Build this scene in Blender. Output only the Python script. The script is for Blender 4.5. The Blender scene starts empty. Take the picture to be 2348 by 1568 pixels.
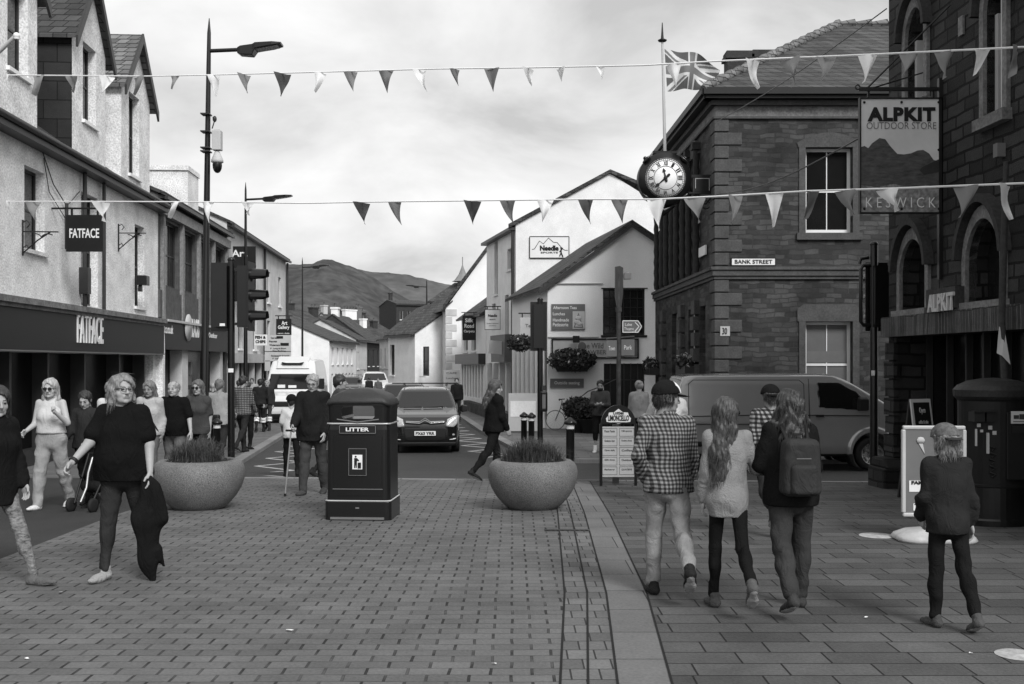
import bpy, bmesh, math, random
import numpy as np
from mathutils import Vector, Matrix

# ------------------------------------------------------------------ camera, sky, sun, exposure
SC = bpy.context.scene
COL = SC.collection
F, CX, CY, EYE = 2412.0, 1173.5, 830.0, 1.75       # layout units: photo at 2347 px wide
cd = bpy.data.cameras.new('camera'); cam = bpy.data.objects.new('camera', cd); COL.objects.link(cam)
cd.sensor_width = 36.0; cd.lens = 36.0 * F / 2347.0
cd.shift_y = (CY - 784.0) / 2347.0
cd.clip_start = 0.1; cd.clip_end = 9000
cam.location = (0, 0, EYE); cam.rotation_euler = (math.radians(90), 0, 0)
SC.camera = cam

SUN_EL, SUN_AZ = 40.0, 153.0      # azimuth clockwise from +Y
world = bpy.data.worlds.new("World"); SC.world = world; world.use_nodes = True
def build_world():
    nt = world.node_tree; nt.nodes.clear(); N = nt.nodes.new; L = nt.links.new
    out = N('ShaderNodeOutputWorld'); bg = N('ShaderNodeBackground'); L(bg.outputs[0], out.inputs[0])
    sky = N('ShaderNodeTexSky'); sky.sky_type = 'NISHITA'; sky.sun_disc = False
    sky.sun_elevation = math.radians(SUN_EL); sky.sun_rotation = math.radians(SUN_AZ)
    bw = N('ShaderNodeRGBToBW'); L(sky.outputs[0], bw.inputs[0])
    tc = N('ShaderNodeTexCoord'); sep = N('ShaderNodeSeparateXYZ'); L(tc.outputs['Generated'], sep.inputs[0])
    # clouds: project the direction on a high plane, softened toward the horizon
    zz = N('ShaderNodeMath'); zz.operation = 'ADD'; zz.inputs[1].default_value = 0.42; L(sep.outputs[2], zz.inputs[0])
    zm = N('ShaderNodeMath'); zm.operation = 'MAXIMUM'; zm.inputs[1].default_value = 0.05; L(zz.outputs[0], zm.inputs[0])
    dx = N('ShaderNodeMath'); dx.operation = 'DIVIDE'; L(sep.outputs[0], dx.inputs[0]); L(zm.outputs[0], dx.inputs[1])
    dy = N('ShaderNodeMath'); dy.operation = 'DIVIDE'; L(sep.outputs[1], dy.inputs[0]); L(zm.outputs[0], dy.inputs[1])
    cb = N('ShaderNodeCombineXYZ'); L(dx.outputs[0], cb.inputs[0]); L(dy.outputs[0], cb.inputs[1])
    n1 = N('ShaderNodeTexNoise'); n1.inputs['Scale'].default_value = 2.6; n1.inputs['Detail'].default_value = 7
    n1.inputs['Roughness'].default_value = 0.55; n1.inputs['Distortion'].default_value = 0.35
    mp = N('ShaderNodeMapping'); mp.inputs['Location'].default_value = (3.1, 1.35, 0.0); L(cb.outputs[0], mp.inputs[0]); L(mp.outputs[0], n1.inputs[0])
    r1 = N('ShaderNodeValToRGB'); L(n1.outputs[0], r1.inputs[0])
    e = r1.color_ramp.elements; e[0].position = 0.34; e[0].color = (4.1/8,)*3 + (1,); e[1].position = 0.66; e[1].color = (7.2/8,)*3 + (1,)
    m = e = r1.color_ramp.elements.new(0.48); m.color = (5.7/8,)*3 + (1,)
    k = N('ShaderNodeMath'); k.operation = 'MULTIPLY'; k.inputs[1].default_value = 8.0
    b2 = N('ShaderNodeRGBToBW'); L(r1.outputs[0], b2.inputs[0]); L(b2.outputs[0], k.inputs[0])
    mx = N('ShaderNodeMix'); mx.data_type = 'FLOAT'; mx.inputs[0].default_value = 0.88
    L(bw.outputs[0], mx.inputs[2]); L(k.outputs[0], mx.inputs[3])
    L(mx.outputs[0], bg.inputs[0]); bg.inputs[1].default_value = 0.078
build_world()
sd = bpy.data.lights.new('sun', 'SUN'); sd.energy = 1.5; sd.angle = math.radians(20)
sun = bpy.data.objects.new('sun', sd); COL.objects.link(sun)
_a, _e = math.radians(SUN_AZ), math.radians(SUN_EL)
_sv = Vector((math.sin(_a)*math.cos(_e), math.cos(_a)*math.cos(_e), math.sin(_e)))
sun.rotation_euler = _sv.to_track_quat('Z', 'Y').to_euler()
SC.view_settings.view_transform = 'Standard'; SC.view_settings.look = 'None'
SC.view_settings.exposure = 0.95; SC.view_settings.gamma = 1.0
SC.cycles.max_bounces = 5; SC.cycles.diffuse_bounces = 3; SC.cycles.glossy_bounces = 3
SC.cycles.use_denoising = True

# ------------------------------------------------------------------ ground profile and pixel helpers
_GP = [(-30, 0), (12, 0), (16.5, -.12), (21, -.38), (26, -.42), (40, -.53), (105, -1.0), (300, -1.6), (2500, -6)]
def gz(y):
    return float(np.interp(y, [a for a, b in _GP], [b for a, b in _GP]))
def at(px, py, Y):                      # layout pixel + distance -> point
    return Vector(((px - CX) / F * Y, Y, EYE + (CY - py) / F * Y))
def G(px, py):                          # layout pixel on the ground
    lo, hi = 2.0, 400.0
    for _ in range(60):
        m = (lo + hi) / 2
        if EYE - (py - CY) / F * m > gz(m): lo = m
        else: hi = m
    return Vector(((px - CX) / F * lo, lo, gz(lo)))
def Yof(H, hy, fy): return H * F / (fy - hy)

# ------------------------------------------------------------------ mesh builder
class MB:
    def __init__(s, T=None):
        s.v = []; s.f = []; s.m = []; s.uv = {}; s.T = T or Matrix.Identity(4); s.mi = 0; s.sm = []
    def add(s, vs, fs, smooth=False):
        b = len(s.v); T = s.T
        s.v += [tuple(T @ Vector(p)) for p in vs]
        for f in fs: s.f.append(tuple(b + i for i in f)); s.m.append(s.mi); s.sm.append(smooth)
        return s
    def box(s, x0, x1, y0, y1, z0, z1):
        if x0 > x1: x0, x1 = x1, x0
        if y0 > y1: y0, y1 = y1, y0
        if z0 > z1: z0, z1 = z1, z0
        s.add([(x0,y0,z0),(x1,y0,z0),(x1,y1,z0),(x0,y1,z0),(x0,y0,z1),(x1,y0,z1),(x1,y1,z1),(x0,y1,z1)],
              [(0,3,2,1),(4,5,6,7),(0,1,5,4),(1,2,6,5),(2,3,7,6),(3,0,4,7)])
        return s
    def prism(s, pts, y0, y1):          # polygon in x-z extruded along y
        n = len(pts)
        ar = sum(pts[i][0]*pts[(i+1)%n][1]-pts[(i+1)%n][0]*pts[i][1] for i in range(n))
        if ar < 0: pts = pts[::-1]
        s.add([(x, y0, z) for x, z in pts] + [(x, y1, z) for x, z in pts],
              [tuple(range(n)), tuple(range(2*n-1, n-1, -1))] + [(i, n+i, n+(i+1)%n, (i+1)%n) for i in range(n)])
        return s
    def slabz(s, pts, z0, z1):          # polygon in x-y extruded along z
        n = len(pts)
        ar = sum(pts[i][0]*pts[(i+1)%n][1]-pts[(i+1)%n][0]*pts[i][1] for i in range(n))
        if ar < 0: pts = pts[::-1]
        s.add([(x, y, z0) for x, y in pts] + [(x, y, z1) for x, y in pts],
              [tuple(range(n-1, -1, -1)), tuple(range(n, 2*n))] + [(i, (i+1)%n, n+(i+1)%n, n+i) for i in range(n)])
        return s
    def tube(s, pts, r, n=8, cap=True):
        pts = [Vector(p) for p in pts]; rs = r if isinstance(r, (list, tuple)) else [r]*len(pts)
        vs = []; up = Vector((0, 0, 1)); prev = None
        for i, p in enumerate(pts):
            d = (pts[min(i+1, len(pts)-1)] - pts[max(i-1, 0)])
            d = d.normalized() if d.length > 1e-9 else Vector((0,0,1))
            if prev is None: a = d.cross(up) if abs(d.dot(up)) < .95 else d.cross(Vector((1, 0, 0)))
            else: a = prev - d * prev.dot(d)
            a.normalize(); prev = a; b = d.cross(a)
            for k in range(n):
                t = 2*math.pi*k/n; vs.append(p + (a*math.cos(t) + b*math.sin(t))*rs[i])
        fs = []
        for i in range(len(pts)-1):
            for k in range(n):
                fs.append((i*n+k, i*n+(k+1)%n, (i+1)*n+(k+1)%n, (i+1)*n+k))
        s.add(vs, fs, n > 5)
        if cap:
            s.add(vs[:n], [tuple(range(n-1, -1, -1))]); s.add(vs[-n:], [tuple(range(n))])
        return s
    def lathe(s, prof, n=32, c=(0,0), smooth=True, arc=1.0):     # prof: [(r,z)]
        vs = []; m = n if arc >= 1 else n+1
        for r, z in prof:
            for k in range(m):
                t = 2*math.pi*k/n*arc; vs.append((c[0]+r*math.cos(t), c[1]+r*math.sin(t), z))
        fs = []
        for i in range(len(prof)-1):
            for k in range(n):
                k2 = (k+1) % m
                fs.append((i*m+k, i*m+k2, (i+1)*m+k2, (i+1)*m+k))
        s.add(vs, fs, smooth); return s
    def loft(s, rings, cap=True, smooth=False):
        n = len(rings[0]); vs = [p for r in rings for p in r]; fs = []
        for i in range(len(rings)-1):
            for k in range(n): fs.append((i*n+k, i*n+(k+1)%n, (i+1)*n+(k+1)%n, (i+1)*n+k))
        s.add(vs, fs, smooth)
        if cap: s.add(rings[0], [tuple(range(n-1, -1, -1))]); s.add(rings[-1], [tuple(range(n))])
        return s
    def sphere(s, c, r, n=12, m=8):
        r = r if isinstance(r, (tuple, list)) else (r, r, r)
        vs = [(c[0], c[1], c[2]-r[2])]; fs = []
        for i in range(1, m):
            p = math.pi*i/m
            for k in range(n):
                t = 2*math.pi*k/n; vs.append((c[0]+r[0]*math.sin(p)*math.cos(t), c[1]+r[1]*math.sin(p)*math.sin(t), c[2]-r[2]*math.cos(p)))
        vs.append((c[0], c[1], c[2]+r[2])); T = len(vs)-1
        for k in range(n):
            fs.append((0, 1+(k+1)%n, 1+k)); fs.append((T, 1+(m-2)*n+k, 1+(m-2)*n+(k+1)%n))
        for i in range(m-2):
            for k in range(n): fs.append((1+i*n+k, 1+i*n+(k+1)%n, 1+(i+1)*n+(k+1)%n, 1+(i+1)*n+k))
        s.add(vs, fs, True); return s
    def build(s, name, mats, parent=None, bevel=0, loc=None, uvf=None, fixn=False):
        me = bpy.data.meshes.new(name); me.from_pydata(s.v, [], s.f)
        for m in (mats if isinstance(mats, (list, tuple)) else [mats]): me.materials.append(m)
        me.polygons.foreach_set('material_index', s.m); me.polygons.foreach_set('use_smooth', s.sm)
        if uvf:
            ul = me.uv_layers.new(name='UVMap')
            for lp in me.loops:
                ul.data[lp.index].uv = uvf(me.vertices[lp.vertex_index].co)
        me.update()
        o = bpy.data.objects.new(name, me); COL.objects.link(o)
        if parent: o.parent = parent
        if loc is not None: o.location = loc
        if bevel:
            b = o.modifiers.new('bevel', 'BEVEL'); b.width = bevel; b.segments = 2; b.limit_method = 'ANGLE'; b.angle_limit = math.radians(50)
        return o

def tag(o, label=None, cat=None, group=None, kind=None):
    if label: o['label'] = label
    if cat: o['category'] = cat
    if group: o['group'] = group
    if kind: o['kind'] = kind
    return o
def thing(name, label, cat, loc=(0,0,0), rz=0.0, group=None):
    o = bpy.data.objects.new(name, None); o.empty_display_size = .2; COL.objects.link(o)
    o.location = loc; o.rotation_euler = (0, 0, rz)
    return tag(o, label, cat, group)
def copy_tree(o, parent=None):
    c = o.copy(); COL.objects.link(c); c.parent = parent
    for ch in [x for x in bpy.data.objects if x.parent == o]: copy_tree(ch, c)
    return c
def text(parent, s, w, h, M, mat, name='lettering', bold=0.0, depth=.006, sp_=1.0):
    """letters fitted into w x h, lying in local x-z at matrix M (viewer on -y)"""
    c = bpy.data.curves.new('t', 'FONT'); c.body = s; c.size = 1; c.align_x = 'CENTER'; c.extrude = 0.0; c.offset = bold; c.space_character = sp_
    c.resolution_u = 3
    t = bpy.data.objects.new('t', c); COL.objects.link(t)
    dg = bpy.context.evaluated_depsgraph_get(); me = bpy.data.meshes.new_from_object(t.evaluated_get(dg))
    bpy.data.objects.remove(t); bpy.data.curves.remove(c)
    n = len(me.vertices); co = np.zeros(n*3); me.vertices.foreach_get('co', co); co = co.reshape(-1, 3)
    mn, mx = co.min(0), co.max(0); sp = np.maximum(mx-mn, 1e-6)
    q = (co - (mn+mx)/2) / sp * np.array([w, h, 1]); q[:, 2] = 0
    fs = [tuple(p.vertices) for p in me.polygons]; bpy.data.meshes.remove(me)
    vs = [M @ Vector((a, 0, b)) for a, b, _ in q]
    m2 = bpy.data.meshes.new(name); m2.from_pydata(vs, [], fs); m2.materials.append(mat)
    o = bpy.data.objects.new(name, m2); COL.objects.link(o); o.parent = parent
    so = o.modifiers.new('s', 'SOLIDIFY'); so.thickness = depth; so.offset = 0
    return o
def TR(x, y, z, rz=0, rx=0, ry=0):
    return Matrix.Translation((x, y, z)) @ Matrix.Rotation(rz, 4, 'Z') @ Matrix.Rotation(ry, 4, 'Y') @ Matrix.Rotation(rx, 4, 'X')

# ------------------------------------------------------------------ materials (the photograph is black and white)
def _nt(name):
    m = bpy.data.materials.new(name); m.use_nodes = True; nt = m.node_tree
    return m, nt, nt.nodes['Principled BSDF'], nt.nodes.new, nt.links.new
def g4(v): return (v, v, v, 1)
def mat(name, c, rough=.75, var=.12, vs=2.5, bump=0.0, bs=60, metal=0.0, spec=.35, stretch=(1,1,1), speck=0, lo=None):
    m, nt, B, N, L = _nt(name)
    tc = N('ShaderNodeTexCoord'); mp = N('ShaderNodeMapping'); mp.inputs['Scale'].default_value = stretch; L(tc.outputs['Object'], mp.inputs[0])
    no = N('ShaderNodeTexNoise'); no.inputs['Scale'].default_value = vs; no.inputs['Detail'].default_value = 6; no.inputs['Roughness'].default_value = .65
    L(mp.outputs[0], no.inputs[0])
    r = N('ShaderNodeMapRange'); r.inputs[1].default_value = .3; r.inputs[2].default_value = .7
    r.inputs[3].default_value = c*(1-var) if lo is None else lo; r.inputs[4].default_value = c*(1+var); L(no.outputs[0], r.inputs[0])
    last = r.outputs[0]
    if speck:
        n2 = N('ShaderNodeTexNoise'); n2.inputs['Scale'].default_value = bs; n2.inputs['Detail'].default_value = 2; L(tc.outputs['Object'], n2.inputs[0])
        r2 = N('ShaderNodeMapRange'); r2.inputs[1].default_value = .3; r2.inputs[2].default_value = .7; r2.inputs[3].default_value = 1-speck; r2.inputs[4].default_value = 1+speck
        L(n2.outputs[0], r2.inputs[0]); mu = N('ShaderNodeMath'); mu.operation = 'MULTIPLY'; L(last, mu.inputs[0]); L(r2.outputs[0], mu.inputs[1]); last = mu.outputs[0]
    L(last, B.inputs['Base Color'])
    B.inputs['Roughness'].default_value = rough; B.inputs['Metallic'].default_value = metal; B.inputs['Specular IOR Level'].default_value = spec
    if bump:
        nb = N('ShaderNodeTexNoise'); nb.inputs['Scale'].default_value = bs; nb.inputs['Detail'].default_value = 4; L(tc.outputs['Object'], nb.inputs[0])
        bp = N('ShaderNodeBump'); bp.inputs['Strength'].default_value = bump; bp.inputs['Distance'].default_value = .01
        L(nb.outputs[0], bp.inputs['Height']); L(bp.outputs[0], B.inputs['Normal'])
    return m
def brick(name, c1, c2, mort, w, h, ms, coord='wall', bias=0.0, rough=.85, warp=0.0, sx=1.0, bump=.5, offs=.5, spots=0.0, var=.15, sqf=2, squash=1.0, fade=0):
    """courses of stone, brick, slate or paving; coord 'wall' uses (x+y, z) in object space, 'uv' uses the UV map in metres"""
    m, nt, B, N, L = _nt(name)
    tc = N('ShaderNodeTexCoord')
    if coord == 'wall':
        sp = N('ShaderNodeSeparateXYZ'); L(tc.outputs['Object'], sp.inputs[0])
        ad = N('ShaderNodeMath'); ad.operation = 'ADD'; L(sp.outputs[0], ad.inputs[0]); L(sp.outputs[1], ad.inputs[1])
        cb = N('ShaderNodeCombineXYZ'); L(ad.outputs[0], cb.inputs[0]); L(sp.outputs[2], cb.inputs[1]); src = cb.outputs[0]
    else: src = tc.outputs['UV']
    base = src
    if warp:
        nw = N('ShaderNodeTexNoise'); nw.inputs['Scale'].default_value = 1.6 if coord == 'uv' else 2.2; nw.inputs['Detail'].default_value = 3; L(src, nw.inputs[0])
        sb = N('ShaderNodeVectorMath'); sb.operation = 'SUBTRACT'; sb.inputs[1].default_value = (.5, .5, .5); L(nw.outputs['Color'], sb.inputs[0])
        sc = N('ShaderNodeVectorMath'); sc.operation = 'SCALE'; sc.inputs['Scale'].default_value = warp; L(sb.outputs[0], sc.inputs[0])
        av = N('ShaderNodeVectorMath'); av.operation = 'ADD'; L(src, av.inputs[0]); L(sc.outputs[0], av.inputs[1]); src = av.outputs[0]
    mp = N('ShaderNodeMapping'); mp.inputs['Scale'].default_value = (sx, 1, 1); L(src, mp.inputs[0])
    b = N('ShaderNodeTexBrick'); L(mp.outputs[0], b.inputs[0])
    b.inputs['Color1'].default_value = g4(c1); b.inputs['Color2'].default_value = g4(c2); b.inputs['Mortar'].default_value = g4(mort)
    b.inputs['Scale'].default_value = 1; b.inputs['Mortar Size'].default_value = ms; b.inputs['Mortar Smooth'].default_value = .25
    b.inputs['Bias'].default_value = bias; b.inputs['Brick Width'].default_value = w*sx; b.inputs['Row Height'].default_value = h
    b.offset = offs; b.squash = squash; b.squash_frequency = sqf
    no = N('ShaderNodeTexNoise'); no.inputs['Scale'].default_value = 1.1; no.inputs['Detail'].default_value = 8; no.inputs['Roughness'].default_value = .7; L(base, no.inputs[0])
    r = N('ShaderNodeMapRange'); r.inputs[1].default_value = .3; r.inputs[2].default_value = .7; r.inputs[3].default_value = 1-var; r.inputs[4].default_value = 1+var; L(no.outputs[0], r.inputs[0])
    n3 = N('ShaderNodeTexNoise'); n3.inputs['Scale'].default_value = 45; n3.inputs['Detail'].default_value = 3; L(base, n3.inputs[0])
    r3 = N('ShaderNodeMapRange'); r3.inputs[1].default_value = .3; r3.inputs[2].default_value = .7; r3.inputs[3].default_value = .86; r3.inputs[4].default_value = 1.14; L(n3.outputs[0], r3.inputs[0])
    mm = N('ShaderNodeMath'); mm.operation = 'MULTIPLY'; L(r.outputs[0], mm.inputs[0]); L(r3.outputs[0], mm.inputs[1])
    vm = N('ShaderNodeVectorMath'); vm.operation = 'SCALE'; L(b.outputs[0], vm.inputs[0]); L(mm.outputs[0], vm.inputs['Scale'])
    col = vm.outputs[0]
    if fade:       # joints filled with grit in places
        nf = N('ShaderNodeTexNoise'); nf.inputs['Scale'].default_value = 3.3; nf.inputs['Detail'].default_value = 5; L(base, nf.inputs[0])
        rf = N('ShaderNodeMapRange'); rf.inputs[1].default_value = .44; rf.inputs[2].default_value = .60; L(nf.outputs[0], rf.inputs[0])
        mf = N('ShaderNodeMath'); mf.operation = 'MULTIPLY'; L(rf.outputs[0], mf.inputs[0]); L(b.outputs['Fac'], mf.inputs[1])
        mk = N('ShaderNodeMath'); mk.operation = 'MULTIPLY'; mk.inputs[1].default_value = .8; L(mf.outputs[0], mk.inputs[0])
        xf = N('ShaderNodeMix'); xf.data_type = 'RGBA'; L(mk.outputs[0], xf.inputs[0]); L(col, xf.inputs[6]); xf.inputs[7].default_value = g4((c1+c2)/2*.8); col = xf.outputs[2]
    if spots:      # trodden-in gum marks
        vo = N('ShaderNodeTexVoronoi'); vo.inputs['Scale'].default_value = 1.7; L(base, vo.inputs[0])
        lt = N('ShaderNodeMath'); lt.operation = 'LESS_THAN'; lt.inputs[1].default_value = .035; L(vo.outputs['Distance'], lt.inputs[0])
        mx = N('ShaderNodeMix'); mx.data_type = 'RGBA'; ml = N('ShaderNodeMath'); ml.operation = 'MULTIPLY'; ml.inputs[1].default_value = spots; L(lt.outputs[0], ml.inputs[0])
        L(ml.outputs[0], mx.inputs[0]); L(col, mx.inputs[6]); mx.inputs[7].default_value = g4(.09); col = mx.outputs[2]
    L(col, B.inputs['Base Color']); B.inputs['Roughness'].default_value = rough; B.inputs['Specular IOR Level'].default_value = .3
    if bump:
        iv = N('ShaderNodeMath'); iv.operation = 'MULTIPLY_ADD'; iv.inputs[1].default_value = -1.0; L(b.outputs['Fac'], iv.inputs[0])
        n4 = N('ShaderNodeMath'); n4.operation = 'MULTIPLY'; n4.inputs[1].default_value = .5; L(n3.outputs[0], n4.inputs[0]); L(n4.outputs[0], iv.inputs[2])
        bp = N('ShaderNodeBump'); bp.inputs['Strength'].default_value = bump; bp.inputs['Distance'].default_value = .012
        L(iv.outputs[0], bp.inputs['Height']); L(bp.outputs[0], B.inputs['Normal'])
    return m

W = {}
W['render'] = mat('white render', .82, .9, .10, 1.3, .35, 30, speck=.07)
W['render_bright'] = mat('bright white render', .86, .9, .06, 1.0, .25, 30, speck=.05)
W['render_old'] = mat('weathered render', .78, .95, .24, 1.6, .9, 26, speck=.26)
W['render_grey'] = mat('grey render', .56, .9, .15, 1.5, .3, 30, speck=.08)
W['trim_white'] = mat('white painted timber', .80, .5, .05)
W['pale'] = mat('pale painted board', .5, .6, .08)
W['mid'] = mat('mid grey paint', .15, .6, .10)
W['dark'] = mat('dark paint', .035, .45, .2)
W['darker'] = mat('black paint', .012, .5, .2, spec=.3)
W['blackgloss'] = mat('black gloss paint', .007, .28, .2, spec=.5)
W['iron'] = mat('cast iron paint', .012, .42, .3, bump=.2, bs=40)
W['fascia'] = mat('charcoal fascia board', .013, .5, .10, .8)
W['glass'] = mat('window glass', .012, .08, .3, 1.0, spec=.5)
W['glass_blind'] = mat('glass over a pale blind', .16, .15, .12, 1.0, spec=.5)
W['shopglass'] = mat('dark shop glass', .006, .2, .5, .7, spec=.12)
W['slate'] = brick('roof slate', .045, .085, .015, .30, .17, .012, bump=.8, var=.3)
W['slate_hung'] = brick('hung slate cheek', .020, .034, .006, .60, .42, .012, bump=.6, var=.3)
W['slate_light'] = brick('lichened stone slate', .11, .20, .03, .28, .15, .014, bump=.9, var=.35)
W['stone_bank'] = brick('coursed dark rubble', .032, .085, .050, .36, .118, .010, warp=.17, bump=1.6, var=.5, bias=-.15, squash=.62, sqf=3)
W['stone_tower'] = brick('rough dark stone', .016, .050, .005, .48, .17, .018, warp=.07, bump=1.6, var=.4, bias=-.1, squash=.7, sqf=3)
W['ashlar'] = mat('dressed sandstone', .078, .9, .25, 3, .5, 25, speck=.18)
W['ashlar_pale'] = mat('worn pale sandstone', .17, .9, .35, 4, .5, 25, speck=.25)
W['ashlar_dark'] = mat('sooty sandstone', .04, .9, .3, 4, .5, 25, speck=.2)
W['metal'] = mat('galvanised steel', .45, .4, .1, metal=.6)
W['chrome'] = mat('bright steel', .6, .22, .05, metal=.9)
W['gold'] = mat('gilded band', .55, .35, .05, metal=.3)
W['rubber'] = mat('rubber', .012, .8, .2)
W['setts'] = brick('granite setts', .094, .132, .022, .235, .128, .0036, 'uv', sx=.38, warp=.04, bump=.9, spots=.5, fade=1, var=.24, bias=.2, rough=.8)
W['channel'] = brick('channel setts', .10, .16, .03, .165, .20, .006, 'uv', bump=.5, var=.25)
W['kerbband'] = brick('flush kerb slabs', .135, .165, .04, 2.0, .62, .006, 'uv', bump=.4, var=.2)
W['slabs'] = brick('sandstone paving', .062, .100, .014, .52, .235, .0065, 'uv', warp=.01, bump=.9, spots=.6, var=.28, squash=.75, sqf=3, offs=.42)
W['footway'] = mat('worn asphalt footway', .036, .9, .2, .8, .5, 120, speck=.15)
W['footway2'] = brick('pale paved footway', .11, .15, .07, .6, .45, .01, 'uv', bump=.4, var=.15)
W['asphalt'] = mat('asphalt', .046, .85, .18, .35, .5, 90, speck=.22)
W['kerb'] = brick('granite kerb', .20, .25, .08, 50, .9, .008, 'uv', bump=.3, var=.15)
W['paint'] = mat('road paint', .42, .7, .3, 9, speck=.25, bs=30)
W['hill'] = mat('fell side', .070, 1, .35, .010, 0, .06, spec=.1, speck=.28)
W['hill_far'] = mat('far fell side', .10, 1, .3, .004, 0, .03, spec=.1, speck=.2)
W['granite'] = mat('exposed aggregate', .15, .7, .25, 2.2, .7, 90, speck=.45, spec=.4)
W['soil'] = mat('soil', .02, .95, .3)
W['leaf'] = mat('dark leaves', .045, .7, .5, 30)
W['blade'] = mat('grass blades', .07, .7, .5, 20)
W['petal'] = mat('petals', .4, .7, .3, 30)
# ------------------------------------------------------------------ ground, roads, hills
def interp(tab, y): return float(np.interp(y, [a for a, b in tab], [b for a, b in tab]))
def sheet(name, m, xl, xr, y0, y1, dz=0.0, step=.5, skirt=0.0, nx=1, kind='structure'):
    """ground strip between two edge tables (y -> x), draped on the ground profile, UV in metres"""
    mb = MB(); ys = sorted(set([y0, y1] + [y0 + step*i for i in range(int((y1-y0)/step)+1)] + [t[0] for t in (xl+xr) if y0 < t[0] < y1]))
    vs = []; fs = []; n = nx+1
    for y in ys:
        a, b = interp(xl, y), interp(xr, y)
        for k in range(n): vs.append((a+(b-a)*k/nx, y, gz(y)+dz))
    for i in range(len(ys)-1):
        for k in range(nx): fs.append((i*n+k, i*n+k+1, (i+1)*n+k+1, (i+1)*n+k))
    mb.add(vs, fs)
    if skirt:
        b = len(ys)
        for col in (0, nx):
            s = [vs[i*n+col] for i in range(b)]; q = [(x, y, z-skirt) for x, y, z in s]
            mb.add(s+q, [(i, i+1, b+i+1, b+i) if col else (i+1, i, b+i, b+i+1) for i in range(b-1)])
        for r in (0, b-1):
            s = [vs[r*n], vs[r*n+nx]]; mb.add(s+[(x, y, z-skirt) for x, y, z in s], [(0, 1, 3, 2)] if r else [(1, 0, 2, 3)])
    o = mb.build(name, m, uvf=lambda c: (c.x, c.y)); return tag(o, kind=kind)

KL = [(-30,-5.2),(17.2,-5.2),(21.8,-5.75),(32,-6.95),(45,-8.1),(60,-9.6),(110,-17),(300,-60)]      # left kerb of the street
KR = [(-5,0.0),(23.3,.75),(26.3,.1),(35,-1.1),(44.7,-2.2),(60,-4.7),(75,-7.0),(110,-13.6),(300,-52)]     # right kerb
E1 = [(5.0,.24),(5.72,.262),(7.96,.398),(12.5,.54),(16.9,.62)]
E2 = [(5.0,.39),(5.72,.414),(7.96,.569),(12.5,.69),(16.9,.78)]
E3 = [(5.0,.55),(5.72,.575),(7.96,.714),(12.5,.85),(16.9,.94)]
E4 = [(5.0,.84),(5.72,.871),(7.96,1.02),(12.5,1.137),(16.9,1.23)]
for E in (E1, E2, E3, E4): E.insert(0, (-8.0, E[0][1]-.5))
LEFT = lambda v: [(-40, v), (300, v)]
DROP = .085
ms = [(0, -1)]
gm = MB(); gm.add([(-2500,-60,-.9),(2500,-60,-.9),(2500,100,-1.5),(-2500,100,-1.5),(2500,3000,-14),(-2500,3000,-14)], [(0,1,2,3),(3,2,4,5)])
tag(gm.build('ground', mat('rough grass land', .05, 1, .3, .05)), kind='structure')
sheet('road', W['asphalt'], LEFT(-70), [(-40,30),(15,30),(25,30),(26,4),(60,3),(110,0),(300,-5)], 15.5, 300, dz=-DROP, step=2)
# square: its front edge follows y = 17.2 on the left to 16.5 on the right
def front(x): return interp([(-6,17.6),(-3.6,17.55),(-1.84,17.2),(1.0,16.75),(5.6,16.35),(12,16.2)], x)
def sheet_f(name, m, xl, xr, y0, dz=0.0, skirt=.2, cols=6):
    """like sheet() but its far end follows the front edge of the square"""
    mb = MB(); vs = []; fs = []; ys = [y0 + i*.5 for i in range(200) if y0 + i*.5 < 16.0]; n = cols+1
    rows = ys + ['f']
    for y in rows:
        for k in range(n):
            if y == 'f':
                a, b = interp(xl, 16.6), interp(xr, 16.6); x = a+(b-a)*k/cols; yy = front(x)
            else:
                a, b = interp(xl, y), interp(xr, y); x = a+(b-a)*k/cols; yy = y
            vs.append((x, yy, gz(yy)+dz))
    for i in range(len(rows)-1):
        for k in range(cols): fs.append((i*n+k, i*n+k+1, (i+1)*n+k+1, (i+1)*n+k))
    mb.add(vs, fs); s = vs[-n:]; mb.add(s+[(x, y, z-skirt) for x, y, z in s], [(i, i+1, n+i+1, n+i) for i in range(n-1)])
    return tag(mb.build(name, m, uvf=lambda c: (c.x, c.y)), kind='structure')
sheet_f('square_paving', W['setts'], [(-30,-4.55),(30,-4.55)], E1, -8)
sheet_f('drainage_channel', W['channel'], E1, E3, -8, cols=2)
sheet_f('kerb_band', W['kerbband'], E3, E4, -8, cols=2)
sheet_f('slab_paving', W['slabs'], E4, [(-40,14),(30,14)], -8, cols=10)
jm = mat('open joint', .012, 1, .1)
for nm, E in (('joint_line', E1), ('joint_line', E2), ('joint_line', E3), ('joint_line', E4)):
    sheet(nm, jm, [(a, b-.007) for a, b in E], [(a, b+.007) for a, b in E], 4.5, 16.6, dz=.004)
edge = MB()
xs = [-5.0+.5*i for i in range(38)]
for a, b in zip(xs[:-1], xs[1:]):
    p = [(a, front(a)-.14), (b, front(b)-.14), (b, front(b)+.01), (a, front(a)+.01)]
    edge.add([(x, y, gz(y)+.012) for x, y in p] + [(x, y, gz(y)-.2) for x, y in p], [(0,1,2,3),(3,2,6,7),(1,0,4,5)])
tag(edge.build('square_edge_kerb', W['kerb'], uvf=lambda c: (c.y, c.x)), kind='structure')
sheet('left_footway', W['footway'], [(-40,-14),(300,-90)], [(-40,-4.55),(17.5,-4.55)], -8, 17.55, skirt=0)
sheet('left_pavement', W['footway2'], [(-40,-14),(60,-18),(110,-30),(300,-90)], [(a, b-.25) for a, b in KL], 17.55, 110, skirt=.3)
sheet('left_kerb', W['kerb'], [(a, b-.25) for a, b in KL], KL, 17.55, 110, dz=.006, skirt=.3)
R2 = [(22,6),(23.1,6)]
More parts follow.
